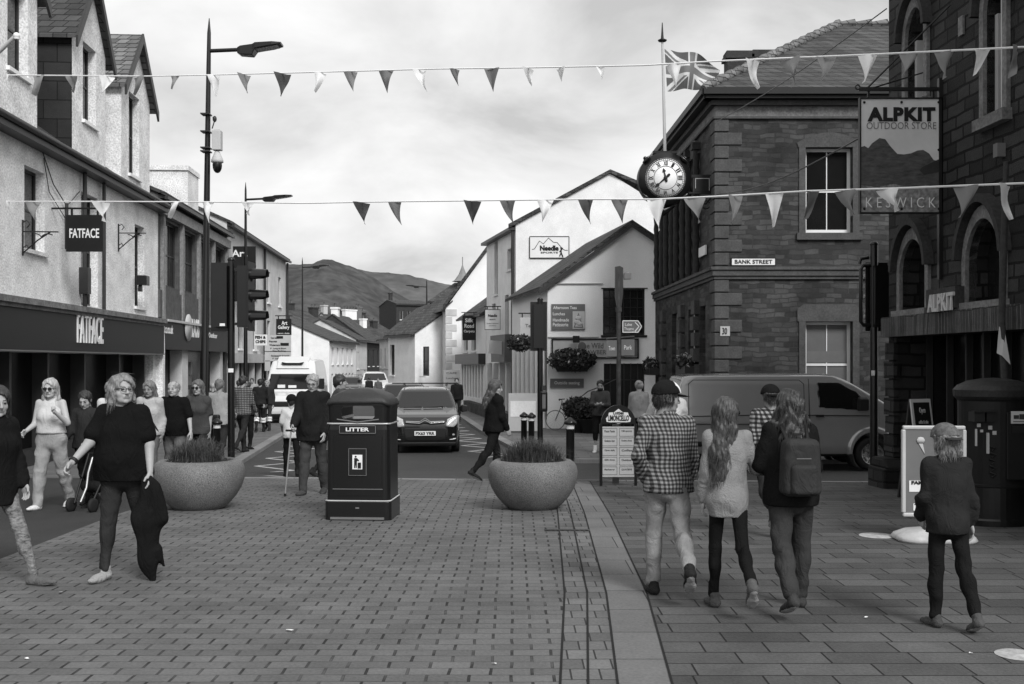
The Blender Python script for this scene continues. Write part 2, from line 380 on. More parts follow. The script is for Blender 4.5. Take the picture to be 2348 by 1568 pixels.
sheet('right_pavement', W['footway2'], [(22,2.6),(23.3,1.35),(26.3,.35)] + [(a, b+.25) for a, b in KR[3:]], [(20,40),(26,40),(60,10),(110,4),(300,-30)], 23.3, 110, skirt=.3)
kr = MB()
pp = [(20, 23.0), (4, 23.05), (1.3, 23.2), (.75, 23.7), (.45, 24.6), (.1, 26.3), (-1.1, 35), (-2.2, 44.7), (-4.7, 60), (-7, 75), (-13.6, 110)]
for (x0, y0), (x1, y1) in zip(pp[:-1], pp[1:]):
    d = Vector((x1-x0, y1-y0)).normalized(); nn = Vector((d.y, -d.x)) * .27
    q = [(x0, y0), (x1, y1), (x1+nn.x, y1+nn.y), (x0+nn.x, y0+nn.y)]
    kr.add([(x, y, gz(y)+.006) for x, y in q] + [(x, y, gz(y)-.3) for x, y in q], [(3,2,1,0), (0,1,5,4), (2,3,7,6)])
tag(kr.build('right_kerb', W['kerb'], uvf=lambda c: (c.x, c.y)), kind='structure')
def roadline(pts, w, name='road_marking'):
    mb = MB(); P = [Vector(p) for p in pts]
    for a, b in zip(P[:-1], P[1:]):
        d = (b-a).normalized(); n = Vector((-d.y, d.x))*w/2; q = [a-n, b-n, b+n, a+n]
        mb.add([(p.x, p.y, gz(p.y)-DROP+.005) for p in q], [(0,1,2,3)])
    return tag(mb.build(name, W['paint']), kind='structure')
zz = []
for i in range(22):
    y = 19.5+i*1.0; zz.append((interp(KL, y)+(.35 if i % 2 else 1.25)+(.0), y))
roadline(zz, .11)
zz = []
for i in range(22):
    y = 24.6+i*1.0; zz.append((interp(KR, y)-(.3 if i % 2 else 1.15), y))
roadline(zz, .11)
for y0 in (27, 31, 35, 39, 43, 47, 52, 57): 
    c = lambda y: (interp(KL, y)+interp(KR, y))/2
    roadline([(c(y0), y0), (c(y0+2.3), y0+2.3)], .11)
roadline([(-5.0,27.2),(-3.3,27.2)], .2)
sd_ = MB(); a, b = 16.1, 0
for nm, px, py, rx, ry in (('floor_disc', 2010, 1228, .175, .175), ('floor_disc', 2333, 1501, .13, .13)):
    p = G(px, py); o = MB().lathe([(0, .006), (rx-.01, .006), (rx, .002)], 32).build(nm, mat('white floor sticker', .42, .7, .35, 14), loc=(p.x, p.y, p.z))
    tag(o, 'round white sticker on the slabs ' + ('beside the swing sign base' if px < 2200 else 'at the lower right edge of the picture'), 'sticker', 'round white floor stickers')
for i, (px, py, s_) in enumerate(((663, 1447, .018), (1133, 1524, .012), (60, 1512, .010), (140, 1360, .014), (2225, 1500, .010), (1985, 1418, .010))):
    q = G(px, py); m = MB(); rr_ = random.Random(i); m.add([(s_*1.5*math.cos(a)*rr_.uniform(.6,1.2), s_*math.sin(a)*rr_.uniform(.6,1.2), .004+rr_.uniform(0,.008)) for a in [k*6.28/7 for k in range(7)]], [tuple(range(7))])
    tag(m.build('litter', W['trim_white'], loc=(q.x, q.y, q.z+.003)), ('largest pale scrap of litter left of centre on the brick setts', 'pale scrap of litter on the setts left of the channel lines at the bottom edge', 'tiny pale scrap near the bottom left corner', 'pale scrap on the setts below the sandalled foot at left', 'tiny pale scrap right of the small child on the slabs', 'tiny pale scrap on slabs between the backpack and the child')[i], 'litter', 'scraps of litter on the paving')
p = G(1300, 1216)
dr = thing('drain_cover', 'narrow dark slot drain cover set across the channel setts', 'drain cover', (p.x, p.y, 0))
mb = MB(); mb.box(-.235, .235, -.045, .045, -.02, .007); mb.build('frame', W['iron'], dr)
mb = MB(); mb.mi = 0
for i in range(9): mb.box(-.21+i*.05, -.185+i*.05, -.03, .03, .0075, .011)
mb.build('grating', mat('worn iron', .06, .5, .3, metal=.5), dr)

def ridge(name, m, pts, Y, depth, seed, foot):
    """a hill: ridge line from layout pixels, flanks falling towards us and behind, with gullies"""
    rnd = random.Random(seed); n = 220; rows = 28
    xs = np.linspace(pts[0][0], pts[-1][0], n); ys = np.interp(xs, [p[0] for p in pts], [p[1] for p in pts])
    ph = [rnd.uniform(0, 6.28) for _ in range(12)]
    def nz(u, v): return .45*sum(math.sin(u*(3+4*i)+v*(2+2.5*i)+ph[i])/(1+i) for i in range(9))
    vs = []; fs = []
    for j in range(rows):
        t = j/(rows-1)*1.35 - 1.0            # -1 foot .. 0 ridge .. .35 behind
        for i in range(n):
            top = at(xs[i], ys[i], Y); s = 1-abs(t)*.98 if t < 0 else 1-t*1.2
            y = Y + t*depth; z = foot + (top.z-foot)*s + nz(i/n*5, t*3)*12*(min(1, abs(t)*6))*min(1, (1+t)*3 if t < 0 else 1)
            if abs(t) < .03: z += nz(i/n*14, 0)*1.5
            vs.append((top.x, y, z))
    for j in range(rows-1):
        for i in range(n-1): fs.append((j*n+i, j*n+i+1, (j+1)*n+i+1, (j+1)*n+i))
    mb = MB(); mb.add(vs, fs, True); return tag(mb.build(name, m), kind='structure')
def HZ(p): return [((1050+a/2.4125)/1.636, (900+b/2.4125)/1.636) for a, b in p]
ridge('near_hill', W['hill'], [(300,640),(500,640),(590,612)] + HZ([(60,215),(200,226),(300,215),(345,190),(390,178),(470,174),(540,203),(620,230),(700,265),(760,295),(850,345),(950,410),(1060,480),(1200,560),(1400,640)]) + [(1200,800)], 1700, 480, 3, -8)
ridge('far_hill', W['hill_far'], [(640,660)] + HZ([(500,260),(700,262),(850,290),(1000,300),(1100,312),(1170,315),(1230,335),(1300,343),(1370,370),(1500,400)]) + [(1200,690),(1500,720)], 2600, 600, 8, -8)

# ------------------------------------------------------------------ building kit
class Fr:
    """facade frame: x along the facade (left to right as seen), y into the building, z up"""
    def __init__(s, p, u):
        s.p = Vector((p[0], p[1])); s.u = Vector(u[:2]).normalized(); s.rz = math.atan2(s.u.y, s.u.x); s.n = Vector((s.u.y, -s.u.x))
    def uz(s, px, py, off=0.0):
        d = Vector(((px-CX)/F, 1.0)); n = s.n; c = (s.p + n*(-off)).dot(n); t = c/d.dot(n); P = d*t
        return ((P-s.p).dot(s.u), EYE + (CY-py)/F*t)
    def u_at(s, px, off=0.0): return s.uz(px, 0, off)[0]
    def world(s, u, y, z): q = s.p + s.u*u - s.n*y; return Vector((q.x, q.y, z))
    def root(s, name, label, cat, group=None): return thing(name, label, cat, (s.p.x, s.p.y, 0), s.rz, group)
def frame2(px0, Y0, px1, Y1): # frame through two layout points
    a = Vector(((px0-CX)/F*Y0, Y0)); b = Vector(((px1-CX)/F*Y1, Y1)); return Fr(a, b-a), (b-a).length
def wall(mb, u0, u1, z0, z1, ops=(), y=0.0, rev=.16):
    ops = [o for o in ops if o[1] > u0 and o[0] < u1]
    us = sorted(set([u0, u1] + [v for o in ops for v in o[:2]])); zs = sorted(set([z0, z1] + [v for o in ops for v in o[2:4]]))
    for i in range(len(us)-1):
        for j in range(len(zs)-1):
            a, b, c, d = us[i], us[i+1], zs[j], zs[j+1]; mu, mz = (a+b)/2, (c+d)/2
            if any(o[0] < mu < o[1] and o[2] < mz < o[3] for o in ops): continue
            mb.add([(a,y,c),(b,y,c),(b,y,d),(a,y,d)], [(0,1,2,3)])
    for o in ops:
        a, b, c, d = o[:4]; r = y+rev
        mb.add([(a,y,c),(b,y,c),(b,y,d),(a,y,d),(a,r,c),(b,r,c),(b,r,d),(a,r,d)], [(0,4,5,1),(1,5,6,2),(2,6,7,3),(3,7,4,0)])
def window(par, a, b, c, d, y=0.0, rev=.14, nx=1, ny=2, fm='trim_white', gm='glass', fw=.055, T=None, sill=True, name='window', sm=None, bar=.022, sash=True):
    mb = MB(T); y0 = y+rev-.02
    mb.box(a, a+fw, y0, y0+.06, c, d); mb.box(b-fw, b, y0, y0+.06, c, d); mb.box(a+fw, b-fw, y0, y0+.06, c, c+fw*1.3); mb.box(a+fw, b-fw, y0, y0+.06, d-fw, d)
    for i in range(1, nx): x = a+(b-a)*i/nx; mb.box(x-bar/2, x+bar/2, y0+.012, y0+.05, c+fw*1.3, d-fw)
    for j in range(1, ny):
        z = c+(d-c)*j/ny; h = bar if (not sash or j != ny//2) else fw*.8; mb.box(a+fw, b-fw, y0+.006, y0+.055, z-h/2, z+h/2)
    w = mb.build(name, W[fm], par)
    MB(T).box(a+.01, b-.01, y0+.03, y0+.034, c+.01, d-.01).build('pane', W[gm], w)
    if sill:
        MB(T).box(a-.07, b+.07, y-.07, y+.12, c-.08, c-.003).build('sill', W[sm or 'render_bright'], w)
    return w
def roof_u(mb, L, D, ze, rise, ov=.22, th=.1, x0=0.0, og=.08):      # ridge along the facade
    m = D/2; k = rise/m
    for s in (0, 1):
        f = (lambda y: y) if s == 0 else (lambda y: D-y)
        p = [(-ov, ze-ov*k), (m, ze+rise), (m, ze+rise+th), (-ov, ze-ov*k+th)]
        mb.add([(x0-og, f(a), z) for a, z in p] + [(x0+L+og, f(a), z) for a, z in p], [(3,2,1,0),(4,5,6,7)] + [(i,(i+1)%4,4+(i+1)%4,4+i) for i in range(4)])
def roof_n(mb, u0, u1, y0, D, ze, rise, ov=.15, th=.1):      # ridge perpendicular to the facade
    m = (u0+u1)/2; k = rise/((u1-u0)/2)
    for s in (-1, 1):
        e = (u0-ov) if s < 0 else (u1+ov)
        p = [(e, ze-ov*k), (m, ze+rise), (m, ze+rise+th), (e, ze-ov*k+th)]
        mb.prism(p, y0-.12, y0+D)
def house(fr, name, label, L, D, zb, ze, ops=(), wm='render', rm='slate', rise=2.0, ridge='u', x0=0.0, group=None, nx=1, ny=2, fm='trim_white', gm='glass', sm=None, cat='building', chim=(), gutter=True, rev=.14, sill=True):
    r = fr.root(name, label, cat, group); mb = MB()
    wall(mb, x0, x0+L, zb, ze, ops); X0, X1 = x0, x0+L
    if ridge == 'u':
        for X in (X0, X1): mb.add([(X,0,zb),(X,D,zb),(X,D,ze),(X,D/2,ze+rise),(X,0,ze)], [(0,4,3,2,1) if X == X0 else (0,1,2,3,4)])
    else:
        for X in (X0, X1): mb.add([(X,0,zb),(X,D,zb),(X,D,ze),(X,0,ze)], [(0,3,2,1) if X == X0 else (0,1,2,3)])
        for Y in (0, D): mb.add([(X0,Y,ze),(X1,Y,ze),((X0+X1)/2,Y,ze+rise)], [(0,1,2)])
    mb.add([(X0,D,zb),(X1,D,zb),(X1,D,ze),(X0,D,ze)], [(1,0,3,2)])
    mb.build('wall', W[wm], r)
    rb = MB()
    if ridge == 'u': roof_u(rb, L, D, ze, rise, x0=x0)
    else: roof_n(rb, X0, X1, 0, D, ze, rise)
    rf = rb.build('roof', W[rm], r)
    for (cu, cy, w, h, m) in chim:
        base = ze + (rise*(1-abs(cy-D/2)/(D/2)) if ridge == 'u' else rise*(1-abs(cu-(X0+X1)/2)/(L/2))) - .3
        cb = MB().box(cu-w/2, cu+w/2, cy-.3, cy+.3, base, base+h); cb.box(cu-w/2-.06, cu+w/2+.06, cy-.36, cy+.36, base+h-.15, base+h)
        c = cb.build('chimney', W[m], rf)
        n = max(1, int(w/.4))
        for i in range(n): MB().lathe([(.11, base+h), (.09, base+h+.35), (.12, base+h+.37), (.07, base+h+.37)], 10, (cu-w/2+w*(i+.5)/n, cy)).build('chimney_pot', W['mid'], c)
    if gutter and ridge == 'u':
        g = MB().box(X0-.05, X1+.05, -.3, -.2, ze-.2, ze-.1); g.box(X0, X1, -.2, -.002, ze-.16, ze-.06); g.build('gutter', W['dark'], r)
    for o in ops:
        k = o[4] if len(o) > 4 else {}
        if k is None: continue
        a = dict(nx=nx, ny=ny, fm=fm, gm=gm, sm=sm, rev=rev, sill=sill); a.update(k); window(r, *o[:4], **a)
    return r

# ------------------------------------------------------------------ left row: clothes shop with dormers
LA = Fr((-8.3, 0), (-.0636, 1))
U = LA.u_at
A0, A1, ZE = 10.0, U(362), 6.38
A = LA.root('white_shop', 'rough white rendered shop with gabled dormers and a black fascia at the left edge', 'building')
mb = MB()
ops = [(20.8,21.85,4.0,5.65),(24.05,25.2,3.05,5.65),(28.2,29.1,3.25,5.45),(16.6,17.7,4.0,5.65)]
wall(mb, A0, A1, 2.98, ZE, ops, rev=.2); wall(mb, A0, A1, -1, 1.99, [(A0+.3, A1-.5, -.9, 1.95)], rev=.5)
mb.add([(A0,0,-1),(A0,9,-1),(A0,9,ZE),(A0,0,ZE)], [(0,3,2,1)]); mb.add([(A1,0,-1),(A1,9,-1),(A1,9,ZE),(A1,4.5,ZE+3.2),(A1,0,ZE)], [(0,1,2,3,4)])
mb.build('wall', W['render_old'], A)
rb = MB(); roof_u(rb, A1-A0, 9, ZE, 3.2, x0=A0, og=0.02); rb.build('roof', W['slate'], A)
for o in ops: window(A, *o, nx=1, ny=2, fm='dark', rev=.2, sm='render_old')
g = MB().tube([(A0,-.34,ZE-.14),(A1,-.34,ZE-.14)], .065, 8); g.box(A0, A1, -.3, -.002, ZE-.32, ZE-.12); g.tube([(24.0,-.1,ZE-.2),(24.0,-.1,3.0)], .05); g.tube([(25.35,-.1,ZE-.2),(25.35,-.1,3.0)], .045)
g.box(23.9,24.12,-.2,0,3.3,3.9); g.tube([(22.9,-.08,5.2),(22.9,-.08,4.2)], .04); g.build('gutter', W['dark'], A)
cn = MB().box(A0, A1-.25, -.34, 0, 2.86, 2.98); cn.box(A0, A1-.25, -.28, 0, 2.78, 2.86); cn.build('cornice', W['ashlar_pale'], A)
fa = MB().box(A0, A1-.25, -.24, 0, 1.99, 2.78).build('fascia', W['fascia'], A)
MB().box(A0, A1-.25, -.255, .1, 1.955, 1.985).build('trim', W['mid'], fa)
a, b = LA.uz(176, 715, -.25), LA.uz(235, 789, -.25)
text(fa, 'FATFACE', b[0]-a[0], a[1]-b[1], TR((a[0]+b[0])/2, -.262, (a[1]+b[1])/2), W['trim_white'], bold=.012, depth=.03, sp_=1.2)
sg = MB().box(A0+.3, A1-.5, .42, .44, -1, 1.95).build('shop_window', W['shopglass'], A)
pm = MB()
for px in (36, 122, 205, 283, 340): u = U(px); pm.box(u-.05, u+.05, .1, .43, -1, 1.95)
pm.box(A0+.3, A1-.5, .2, .46, -1, -.05); pm.build('shop_frame', W['dark'], sg)
MB().box(A1-.24, A1-.003, -.2, .1, -1, 2.9).build('pilaster', W['render_old'], A)
def dormer(u0, u1, ze, za, win, wm, cheek, label=None):
    d = MB(); z0 = ZE-.25
    wall(d, u0, u1, z0, ze, [win] if win[3] <= ze else [(win[0], win[1], win[2], ze)], y=-.02, rev=.2)
    m = (u0+u1)/2
    if win[3] > ze:
        sl = (za-ze)/(m-u0); f = lambda u: ze+(za-ze)*(1-abs(u-m)/(m-u0)); a, b, h = win[0], win[1], win[3]
        d.add([(u0,-.02,ze),(a,-.02,ze),(a,-.02,f(a))], [(0,1,2)]); d.add([(b,-.02,ze),(u1,-.02,ze),(b,-.02,f(b))], [(0,1,2)])
        d.add([(a,-.02,h),(b,-.02,h),(b,-.02,f(b)),(m,-.02,za),(a,-.02,f(a))], [(0,1,2,3,4)])
    else: d.add([(u0,-.02,ze),(u1,-.02,ze),(m,-.02,za)], [(0,1,2)])
    d.add([(u1,-.02,z0),(u1,4,z0),(u1,4,ze),(u1,-.02,ze)], [(0,1,2,3)])
    dm = d.build('dormer', W[wm], A)
    MB().add([(u0,-.02,z0),(u0,4,z0),(u0,4,ze),(u0,-.02,ze)], [(0,3,2,1)])
    c = MB(); c.add([(u0,-.02,z0),(u0,4,z0),(u0,4,ze),(u0,-.02,ze)], [(0,3,2,1)]); c.build('dormer_cheek', W[cheek], dm)
    r = MB(); roof_n(r, u0, u1, -.05, 4.2, ze, za-ze, ov=.18, th=.08); r.build('dormer_roof', W['slate_light' if u0 > 26 else 'slate'], dm)
    bb = MB(); k = (za-ze)/(m-u0)
    for s in (-1, 1):
        e = m+s*(m-u0+.22); pts = [(e, za-(abs(e-m))*k-.16), (m, za-.16), (m, za+.1), (e, za-abs(e-m)*k+.1)]; bb.prism(pts, -.23, -.175)
    bb.build('bargeboard', W['dark'], dm)
    w = win; mb = MB(); mb.T = Matrix.Identity(4)
    window(A, *w, y=-.02, rev=.2, nx=1, ny=2, fm='dark', sm='render_bright')
dormer(17.9, 21.4, 9.2, 11.0, (19.95,20.95,7.35,9.1), 'render_old', 'slate_hung')
dormer(23.4, 25.7, 9.15, 10.75, (24.1,25.0,7.3,9.1), 'render_old', 'slate_hung')
dormer(26.95, 29.55, 8.95, 10.45, (27.6,28.55,6.7,8.85), 'render_old', 'render_old')
wp = MB(); wp.tube([(21.6,-.04,6.1),(22.2,-.05,5.5),(23.0,-.05,5.15),(23.8,-.05,5.6)], .012, 5); wp.tube([(21.7,-.04,5.95),(22.0,-.04,5.3),(23.1,-.04,4.8)], .01, 5); wp.build('wall_cable', W['dark'], A)
def scroll(px, label):
    u, z = LA.uz(px, 545); b = LA.root('wall_bracket', label, 'bracket', 'scrolled iron wall brackets'); m = MB()
    m.tube([(u,-.02,z-.35),(u,-.02,z+.35)], .018, 6)
    def curl(z0, s, r0):
        return [(u, -.25-(.28)*t - r0*math.sin(t*7)*t, z0+s*(.04+r0*(1-math.cos(t*7))*t)) for t in [i/14 for i in range(15)]]
    m.tube([(u,-.02,z+.12),(u,-.7,z+.12)], .014, 6); m.tube([(u,-.02,z-.3),(u,-.3,z-.05),(u,-.55,z+.12)], .014, 6)
    m.tube(curl(z+.12, -1, .09), .012, 5); m.tube([(u,-.02,z+.3),(u,-.1,z+.34),(u,-.16,z+.27),(u,-.1,z+.2)], .012, 5); m.tube([(u,-.02,z-.2),(u,-.1,z-.14),(u,-.14,z-.22)], .012, 5)
    return m.build('scrollwork', W['iron'], b)
scroll(50, 'empty scrolled iron bracket on white wall left of hanging shop sign')
scroll(270, 'small scrolled iron bracket on white wall right of the hanging shop sign')
wf = thing('wall_flagpole', 'pale bare flagpole slanting from the dormer wall at the upper left edge', 'flagpole', at(38, 82, 17.6)); MB().tube([(-.02,0,-.01),(-.7,.2,-.5)], .035, 8).build('pole', W['pale'], wf); MB().sphere((0,0,0), .055).lathe([(.045,-.06),(.05,-.03)], 10).build('ball', W['trim_white'], wf)
fl = LA.root('security_light', 'black floodlight box on the narrow window wall of the white shop', 'light'); u, z = LA.uz(309, 643)
MB().box(u-.16,u+.16,-.35,-.08,z-.13,z+.13).prism([(u-.1,z-.3),(u+.05,z-.3),(u+.02,z-.13),(u-.08,z-.13)],-.2,-.1).build('housing', W['blackgloss'], fl, bevel=.02)
# hanging sign (perpendicular to the wall)
def hang_sign(name, label, px0, px1, py0, py1, Y, board, lines, cat='sign', arm=True, top=None, reach=None, txt='trim_white', bmat='darker', frame=None, th=.05):
    a, b = at(px0, py0, Y), at(px1, py1, Y); w, h = b.x-a.x, a.z-b.z
    s = thing(name, label, cat, ((a.x+b.x)/2, Y, b.z))
    MB().box(-w/2, w/2, -th/2, th/2, 0, h).build('board', W[bmat], s, bevel=.006)
    if frame: 
        m = MB(); f = frame; m.box(-w/2-f, w/2+f, -th/2-.01, th/2+.01, -f, 0).box(-w/2-f, w/2+f, -th/2-.01, th/2+.01, h, h+f).box(-w/2-f, -w/2, -th/2-.01, th/2+.01, 0, h).box(w/2, w/2+f, -th/2-.01, th/2+.01, 0, h); m.build('frame', W['darker'], s)
    if arm:
        L0 = -w/2-.05 if reach is None or reach > 0 else reach; L1 = w/2+.05 if reach is None or reach < 0 else reach
        m = MB(); m.tube([(L0, 0, h+.14), (L1, 0, h+.14)], .022, 6)
        for x in (-w*.35, w*.35): m.box(x-.02, x+.02, -.015, .015, h, h+.14)
        m.build('arm', W['iron'], s)
    for (t, cx, cz, tw, tht, *r) in lines:
        text(s, t, tw*w, tht*h, TR((cx-.5)*w, -th/2-.006, (1-cz)*h), W[r[0] if r else txt], bold=(r[1] if len(r) > 1 else .02))
    return s
hang_sign('hanging_sign', 'square black hanging shop sign in front of the tall dark window', 152, 237, 493, 577, 22.2, 1, [('FATFACE', .5, .5, .8, .26)], reach=-1.9)

# second left building: brown panelled shop
W['panel_stone'] = mat('brown panel cladding', .09, .8, .3, 5, .4, 30, speck=.2); W['panel_pier'] = mat('aggregate pier', .24, .9, .3, 9, .4, 60, speck=.35)
B0, B1, ZB = A1, U(520), 6.66
ops = [(B0+.6+i*2.25, B0+.6+i*2.25+1.75, 4.0, 5.95) for i in range(4)]
Bb = house(LA, 'panelled_shop', 'dark panelled two storey shop with tall windows left of the lamp column', B1-B0, 8, -1, ZB, [(*o, dict(nx=3, ny=2, fm='dark', sill=False, gm='glass')) for o in ops] + [(B0+.4, B1-.4, -.9, 2.15, None)], wm='panel_stone', rise=1.6, x0=B0, gutter=True)
m = MB()
for i in range(5): u = B0+.35+i*2.25; m.box(u-.1, u+.12, -.1, 0, 2.95, 6.1)
m.box(B0, B1, -.16, 0, 6.05, 6.35); m.build('pilaster', W['panel_pier'], Bb)
MB().box(B0, B1, -.06, 0, 3.05, 3.85).build('spandrel', W['panel_stone'], Bb)
fb = MB().box(B0+.02, B1, -.22, 0, 2.12, 2.93).build('fascia', W['fascia'], Bb); MB().box(B0+.02, B1, -.3, 0, 2.93, 3.0).build('trim', W['pale'], fb)
def ltext(par, fr, s, px0, px1, py0, py1, off, m='trim_white', bold=.02):
    a, b = fr.uz(px0, py0, off), fr.uz(px1, py1, off); return text(par, s, b[0]-a[0], a[1]-b[1], TR((a[0]+b[0])/2, off-.012, (a[1]+b[1])/2), W[m], bold=bold)
ltext(fb, LA, 'Blacks.co.uk', 366, 396, 742, 766, -.22)
ltext(fb, LA, 'BLACKS', 438, 456, 730, 775, -.22, bold=.05)
ltext(fb, LA, 'Outdoor', 478, 497, 762, 776, -.22)
u, z = LA.uz(432, 751, -.25); MB(TR(u, -.24, z) @ Matrix.Rotation(math.radians(90), 4, 'X')).lathe([(0,.03),(.42,.03),(.42,0)], 24).build('roundel', W['pale'], fb)
gb = MB().box(B0+.4, B1-.4, .35, .37, -1, 2.15).build('shop_window', W['shopglass'], Bb)
for u0_, u1_ in ((U(421)-.4, U(421)+.35), (B1-1.4, B1-1.0)): MB().box(u0_, u1_, -.05, .33, -1, 2.12).build('pillar', W['render_grey'], Bb)
m = MB(); rr = random.Random(4)
for i in range(26): u = U(438)+rr.uniform(-.3,.5); z = rr.uniform(0, 1.6); m.box(u, u+rr.uniform(.1,.3), .1+rr.uniform(0,.2), .25, z, z+rr.uniform(.3,.8))
m.build('window_display', W['mid'], Bb)
ch = MB().box(34.5, 36.0, .12, 1.45, 6.5, 8.1); ch.box(34.44, 36.06, .08, 1.5, 8.02, 8.17); ch.build('chimney', W['render_old'], Bb)

# third left building: tall white gallery
C0, C1, ZC = B1, U(655), 7.1
ops = [(u, u+.85, z0, z1) for u in (42.3, 45.6, 49.2, 52.5) for z0, z1 in ((4.55, 6.0), (2.3, 3.7))]
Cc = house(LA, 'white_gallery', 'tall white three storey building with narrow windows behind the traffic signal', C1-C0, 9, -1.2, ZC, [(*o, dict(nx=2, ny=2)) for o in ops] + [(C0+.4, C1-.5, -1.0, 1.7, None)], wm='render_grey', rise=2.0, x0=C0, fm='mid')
for u in (48.0, C1-.1): MB().tube([(u,-.1,ZC-.2),(u,-.1,-.6)], .06).build('downpipe', W['dark'], Cc)
MB().box(C0, C1, -.15, 0, 1.72, 2.1).build('fascia', W['pale'], Cc)
sw = MB().box(C0+.4, C1-.5, .2, .22, -1.2, 1.7).build('shop_window', W['shopglass'], Cc)
m = MB()
for i in range(9): u = C0+.4+i*1.75; m.box(u-.12, u+.12, -.02, .19, -1.2, 1.7)
m.box(C0+.4, C1-.5, -.02, .19, -1.2, 0.0); m.build('shop_frame', W['pale'], sw)
hang_sign('art_sign', 'large black hanging art sign behind the traffic signal', 514, 585, 566, 690, 41.2, 1, [('Art', .5, .12, .5, .13)], frame=.02, arm=False)
hang_sign('gallery_sign', 'small black art gallery sign above the white direction board', 633, 668, 731, 768, 47.5, 1, [('Art', .55, .25, .38, .25), ('Gallery', .5, .55, .75, .28), ('open daily', .5, .9, .8, .08)])
hang_sign('fish_bar_sign', 'small white fish and chips hanging sign left of direction board', 583, 612, 767, 792, 43.0, 1, [('FISH &', .5, .25, .85, .28, 'darker', .05), ('CHIPS', .5, .65, .8, .28, 'darker', .05)], bmat='trim_white', arm=False)
# direction board on posts
s = thing('direction_board', 'large white parking direction board on posts left of the white van', 'sign', at(637, 900, 47))
s.location.z = gz(47); zt, zb = at(0, 768, 47).z - gz(47), at(0, 850, 47).z - gz(47); w = 60/F*47
MB().box(-w/2, w/2, -.02, .02, zb, zt).build('board', W['pale'], s)
m = MB(); m.tube([(-w*.3,.04,0),(-w*.3,.04,zt)], .04).tube([(w*.3,.04,0),(w*.3,.04,zt)], .04); m.build('post', W['darker'], s)
m = MB(); h = zt-zb; m.box(-w/2, w/2, -.03, -.021, zb+h*.535, zb+h*.55); m.box(-w*.05, w*.2, -.03, -.021, zt-h*.1, zt-h*.03); m.box(w*.1, w*.42, -.03, -.021, zt-h*.3, zt-h*.22); m.box(-w*.28, w*.48, -.03, -.021, zb+.03, zb+h*.27); m.box(-w*.48,-w*.3,-.03,-.021,zb+h*.27,zb+h*.285); m.build('plate', W['darker'], s)
for t, cx, cz, tw, th_ in (('Town Centre', -.12, .08, .3, .05), ('Penrith', -.18, .18, .3, .05), ('Windermere', -.12, .28, .4, .05), ('P  Long & Short', .02, .38, .6, .05), ('Stay Parking', .05, .45, .5, .05), ('Derwentwater & Keswick', .1, .58, .7, .05), ('P  Long & Short', .1, .66, .6, .05), ('Stay Parking', .1, .73, .5, .05)):
    text(s, t, tw*w, th_*h, TR(cx*w, -.027, zt-cz*h), W['darker'], bold=.03)
text(s, 'MIDDLE', .3*w, .06*h, TR(-.05*w, -.035, zb+.1*h), W['trim_white'])

# ------------------------------------------------------------------ far left and far centre buildings
def wins(u0, n, du, w, z0, z1, **k): return [(u0+i*du, u0+i*du+w, z0, z1, k) for i in range(n)]
fr, L = frame2(754.6, 75, 816, 84)
house(fr, 'far_cottage_row', 'far white cottage row with tall dark windows and its gable facing the street', L, 9.5, -2, 3.3, wins(.8, 5, (L-1)/5, .55, 1.6, 2.8, ny=2) + wins(.7, 7, (L-1)/7, .55, -.6, .9, ny=2), wm='render', rise=2.0, fm='darker')
fr, L = frame2(816, 86, 841, 90)
house(fr, 'far_pale_house', 'narrow pale far house between the white row and a dark brick house', L, 6, -2, 3.6, wins(.3, 2, .45, .3, 1.2, 2.6, ny=1), wm='render_grey', rise=1.6, fm='darker')
fr, L = frame2(841, 90, 874, 97)
house(fr, 'far_dark_house', 'far dark brick house with dormers at the end of the street', L, 6, -2, 3.6, wins(.5, 3, L/3.2, .5, 1.4, 2.8, ny=2) + wins(.5, 3, L/3.2, .5, -.9, .6, ny=2), wm='ashlar_dark', rise=2.2, chim=[(1.2, 3, .7, 1.0, 'render')], fm='darker')
fr, L = frame2(668, 104, 760, 108)
house(fr, 'far_slate_terrace', 'long slate roofed terrace rising behind the white cottage gable', L, 9, -2, 5.0, wins(.5, 3, 1.4, .7, 2, 3.2), wm='render_grey', rise=2.2, chim=[(.6, 4.5, 1.0, 1.2, 'ashlar_dark'), (3.4, 4.5, .8, 1.0, 'ashlar_dark')], fm='darker')
fr, L = frame2(748, 112, 840, 118)
house(fr, 'far_dormer_terrace', 'far slate roofed terrace with small white dormers in mid street', L, 8, -2, 4.0, wins(.5, 3, 1.4, .7, 1, 2.4), wm='render_grey', rise=2.8, chim=[(2.6, 4, 1.0, 1.3, 'ashlar_dark')], fm='darker')
fr, L = frame2(838, 126, 905, 130)
house(fr, 'far_chimney_house', 'far grey house with a white chimney stack below the hill', L, 8, -2, 5.2, wins(.5, 2, 1.4, .7, 1, 2.4), wm='mid', rise=1.8, chim=[(1.2, 4, 1.9, 1.5, 'render_bright'), (2.6, 4, .8, 1.9, 'mid')], fm='darker')
for i, (x0, x1, Y0, ze_, rs, m_, ch_) in enumerate(((772, 812, 128, 5.6, 2.2, 'render_grey', 'pale'), (806, 846, 136, 5.0, 2.6, 'render', 'ashlar_dark'), (842, 872, 142, 5.8, 2.0, 'mid', 'render_bright'), (868, 905, 120, 3.8, 2.0, 'render', 'render_bright'))):
    fr, L = frame2(x0, Y0, x1, Y0+2)
    house(fr, 'far_small_house', ('small far house with pale wall and twin chimneys above the cottage row', 'small far white house with steep slate roof in the middle of the run', 'small far grey house with bright chimney just left of the street end', 'small far white house under a low slate roof at the street end')[i], L, 6, -2, ze_, wins(.4, 2, .8, .35, ze_-1.4, ze_-.4, ny=1), wm=m_, rise=rs, fm='darker', chim=[(.4, 3, .6, 1.3, ch_), (L-.5, 3, .7, 1.1, 'ashlar_dark')], group='small houses at the end of the street')
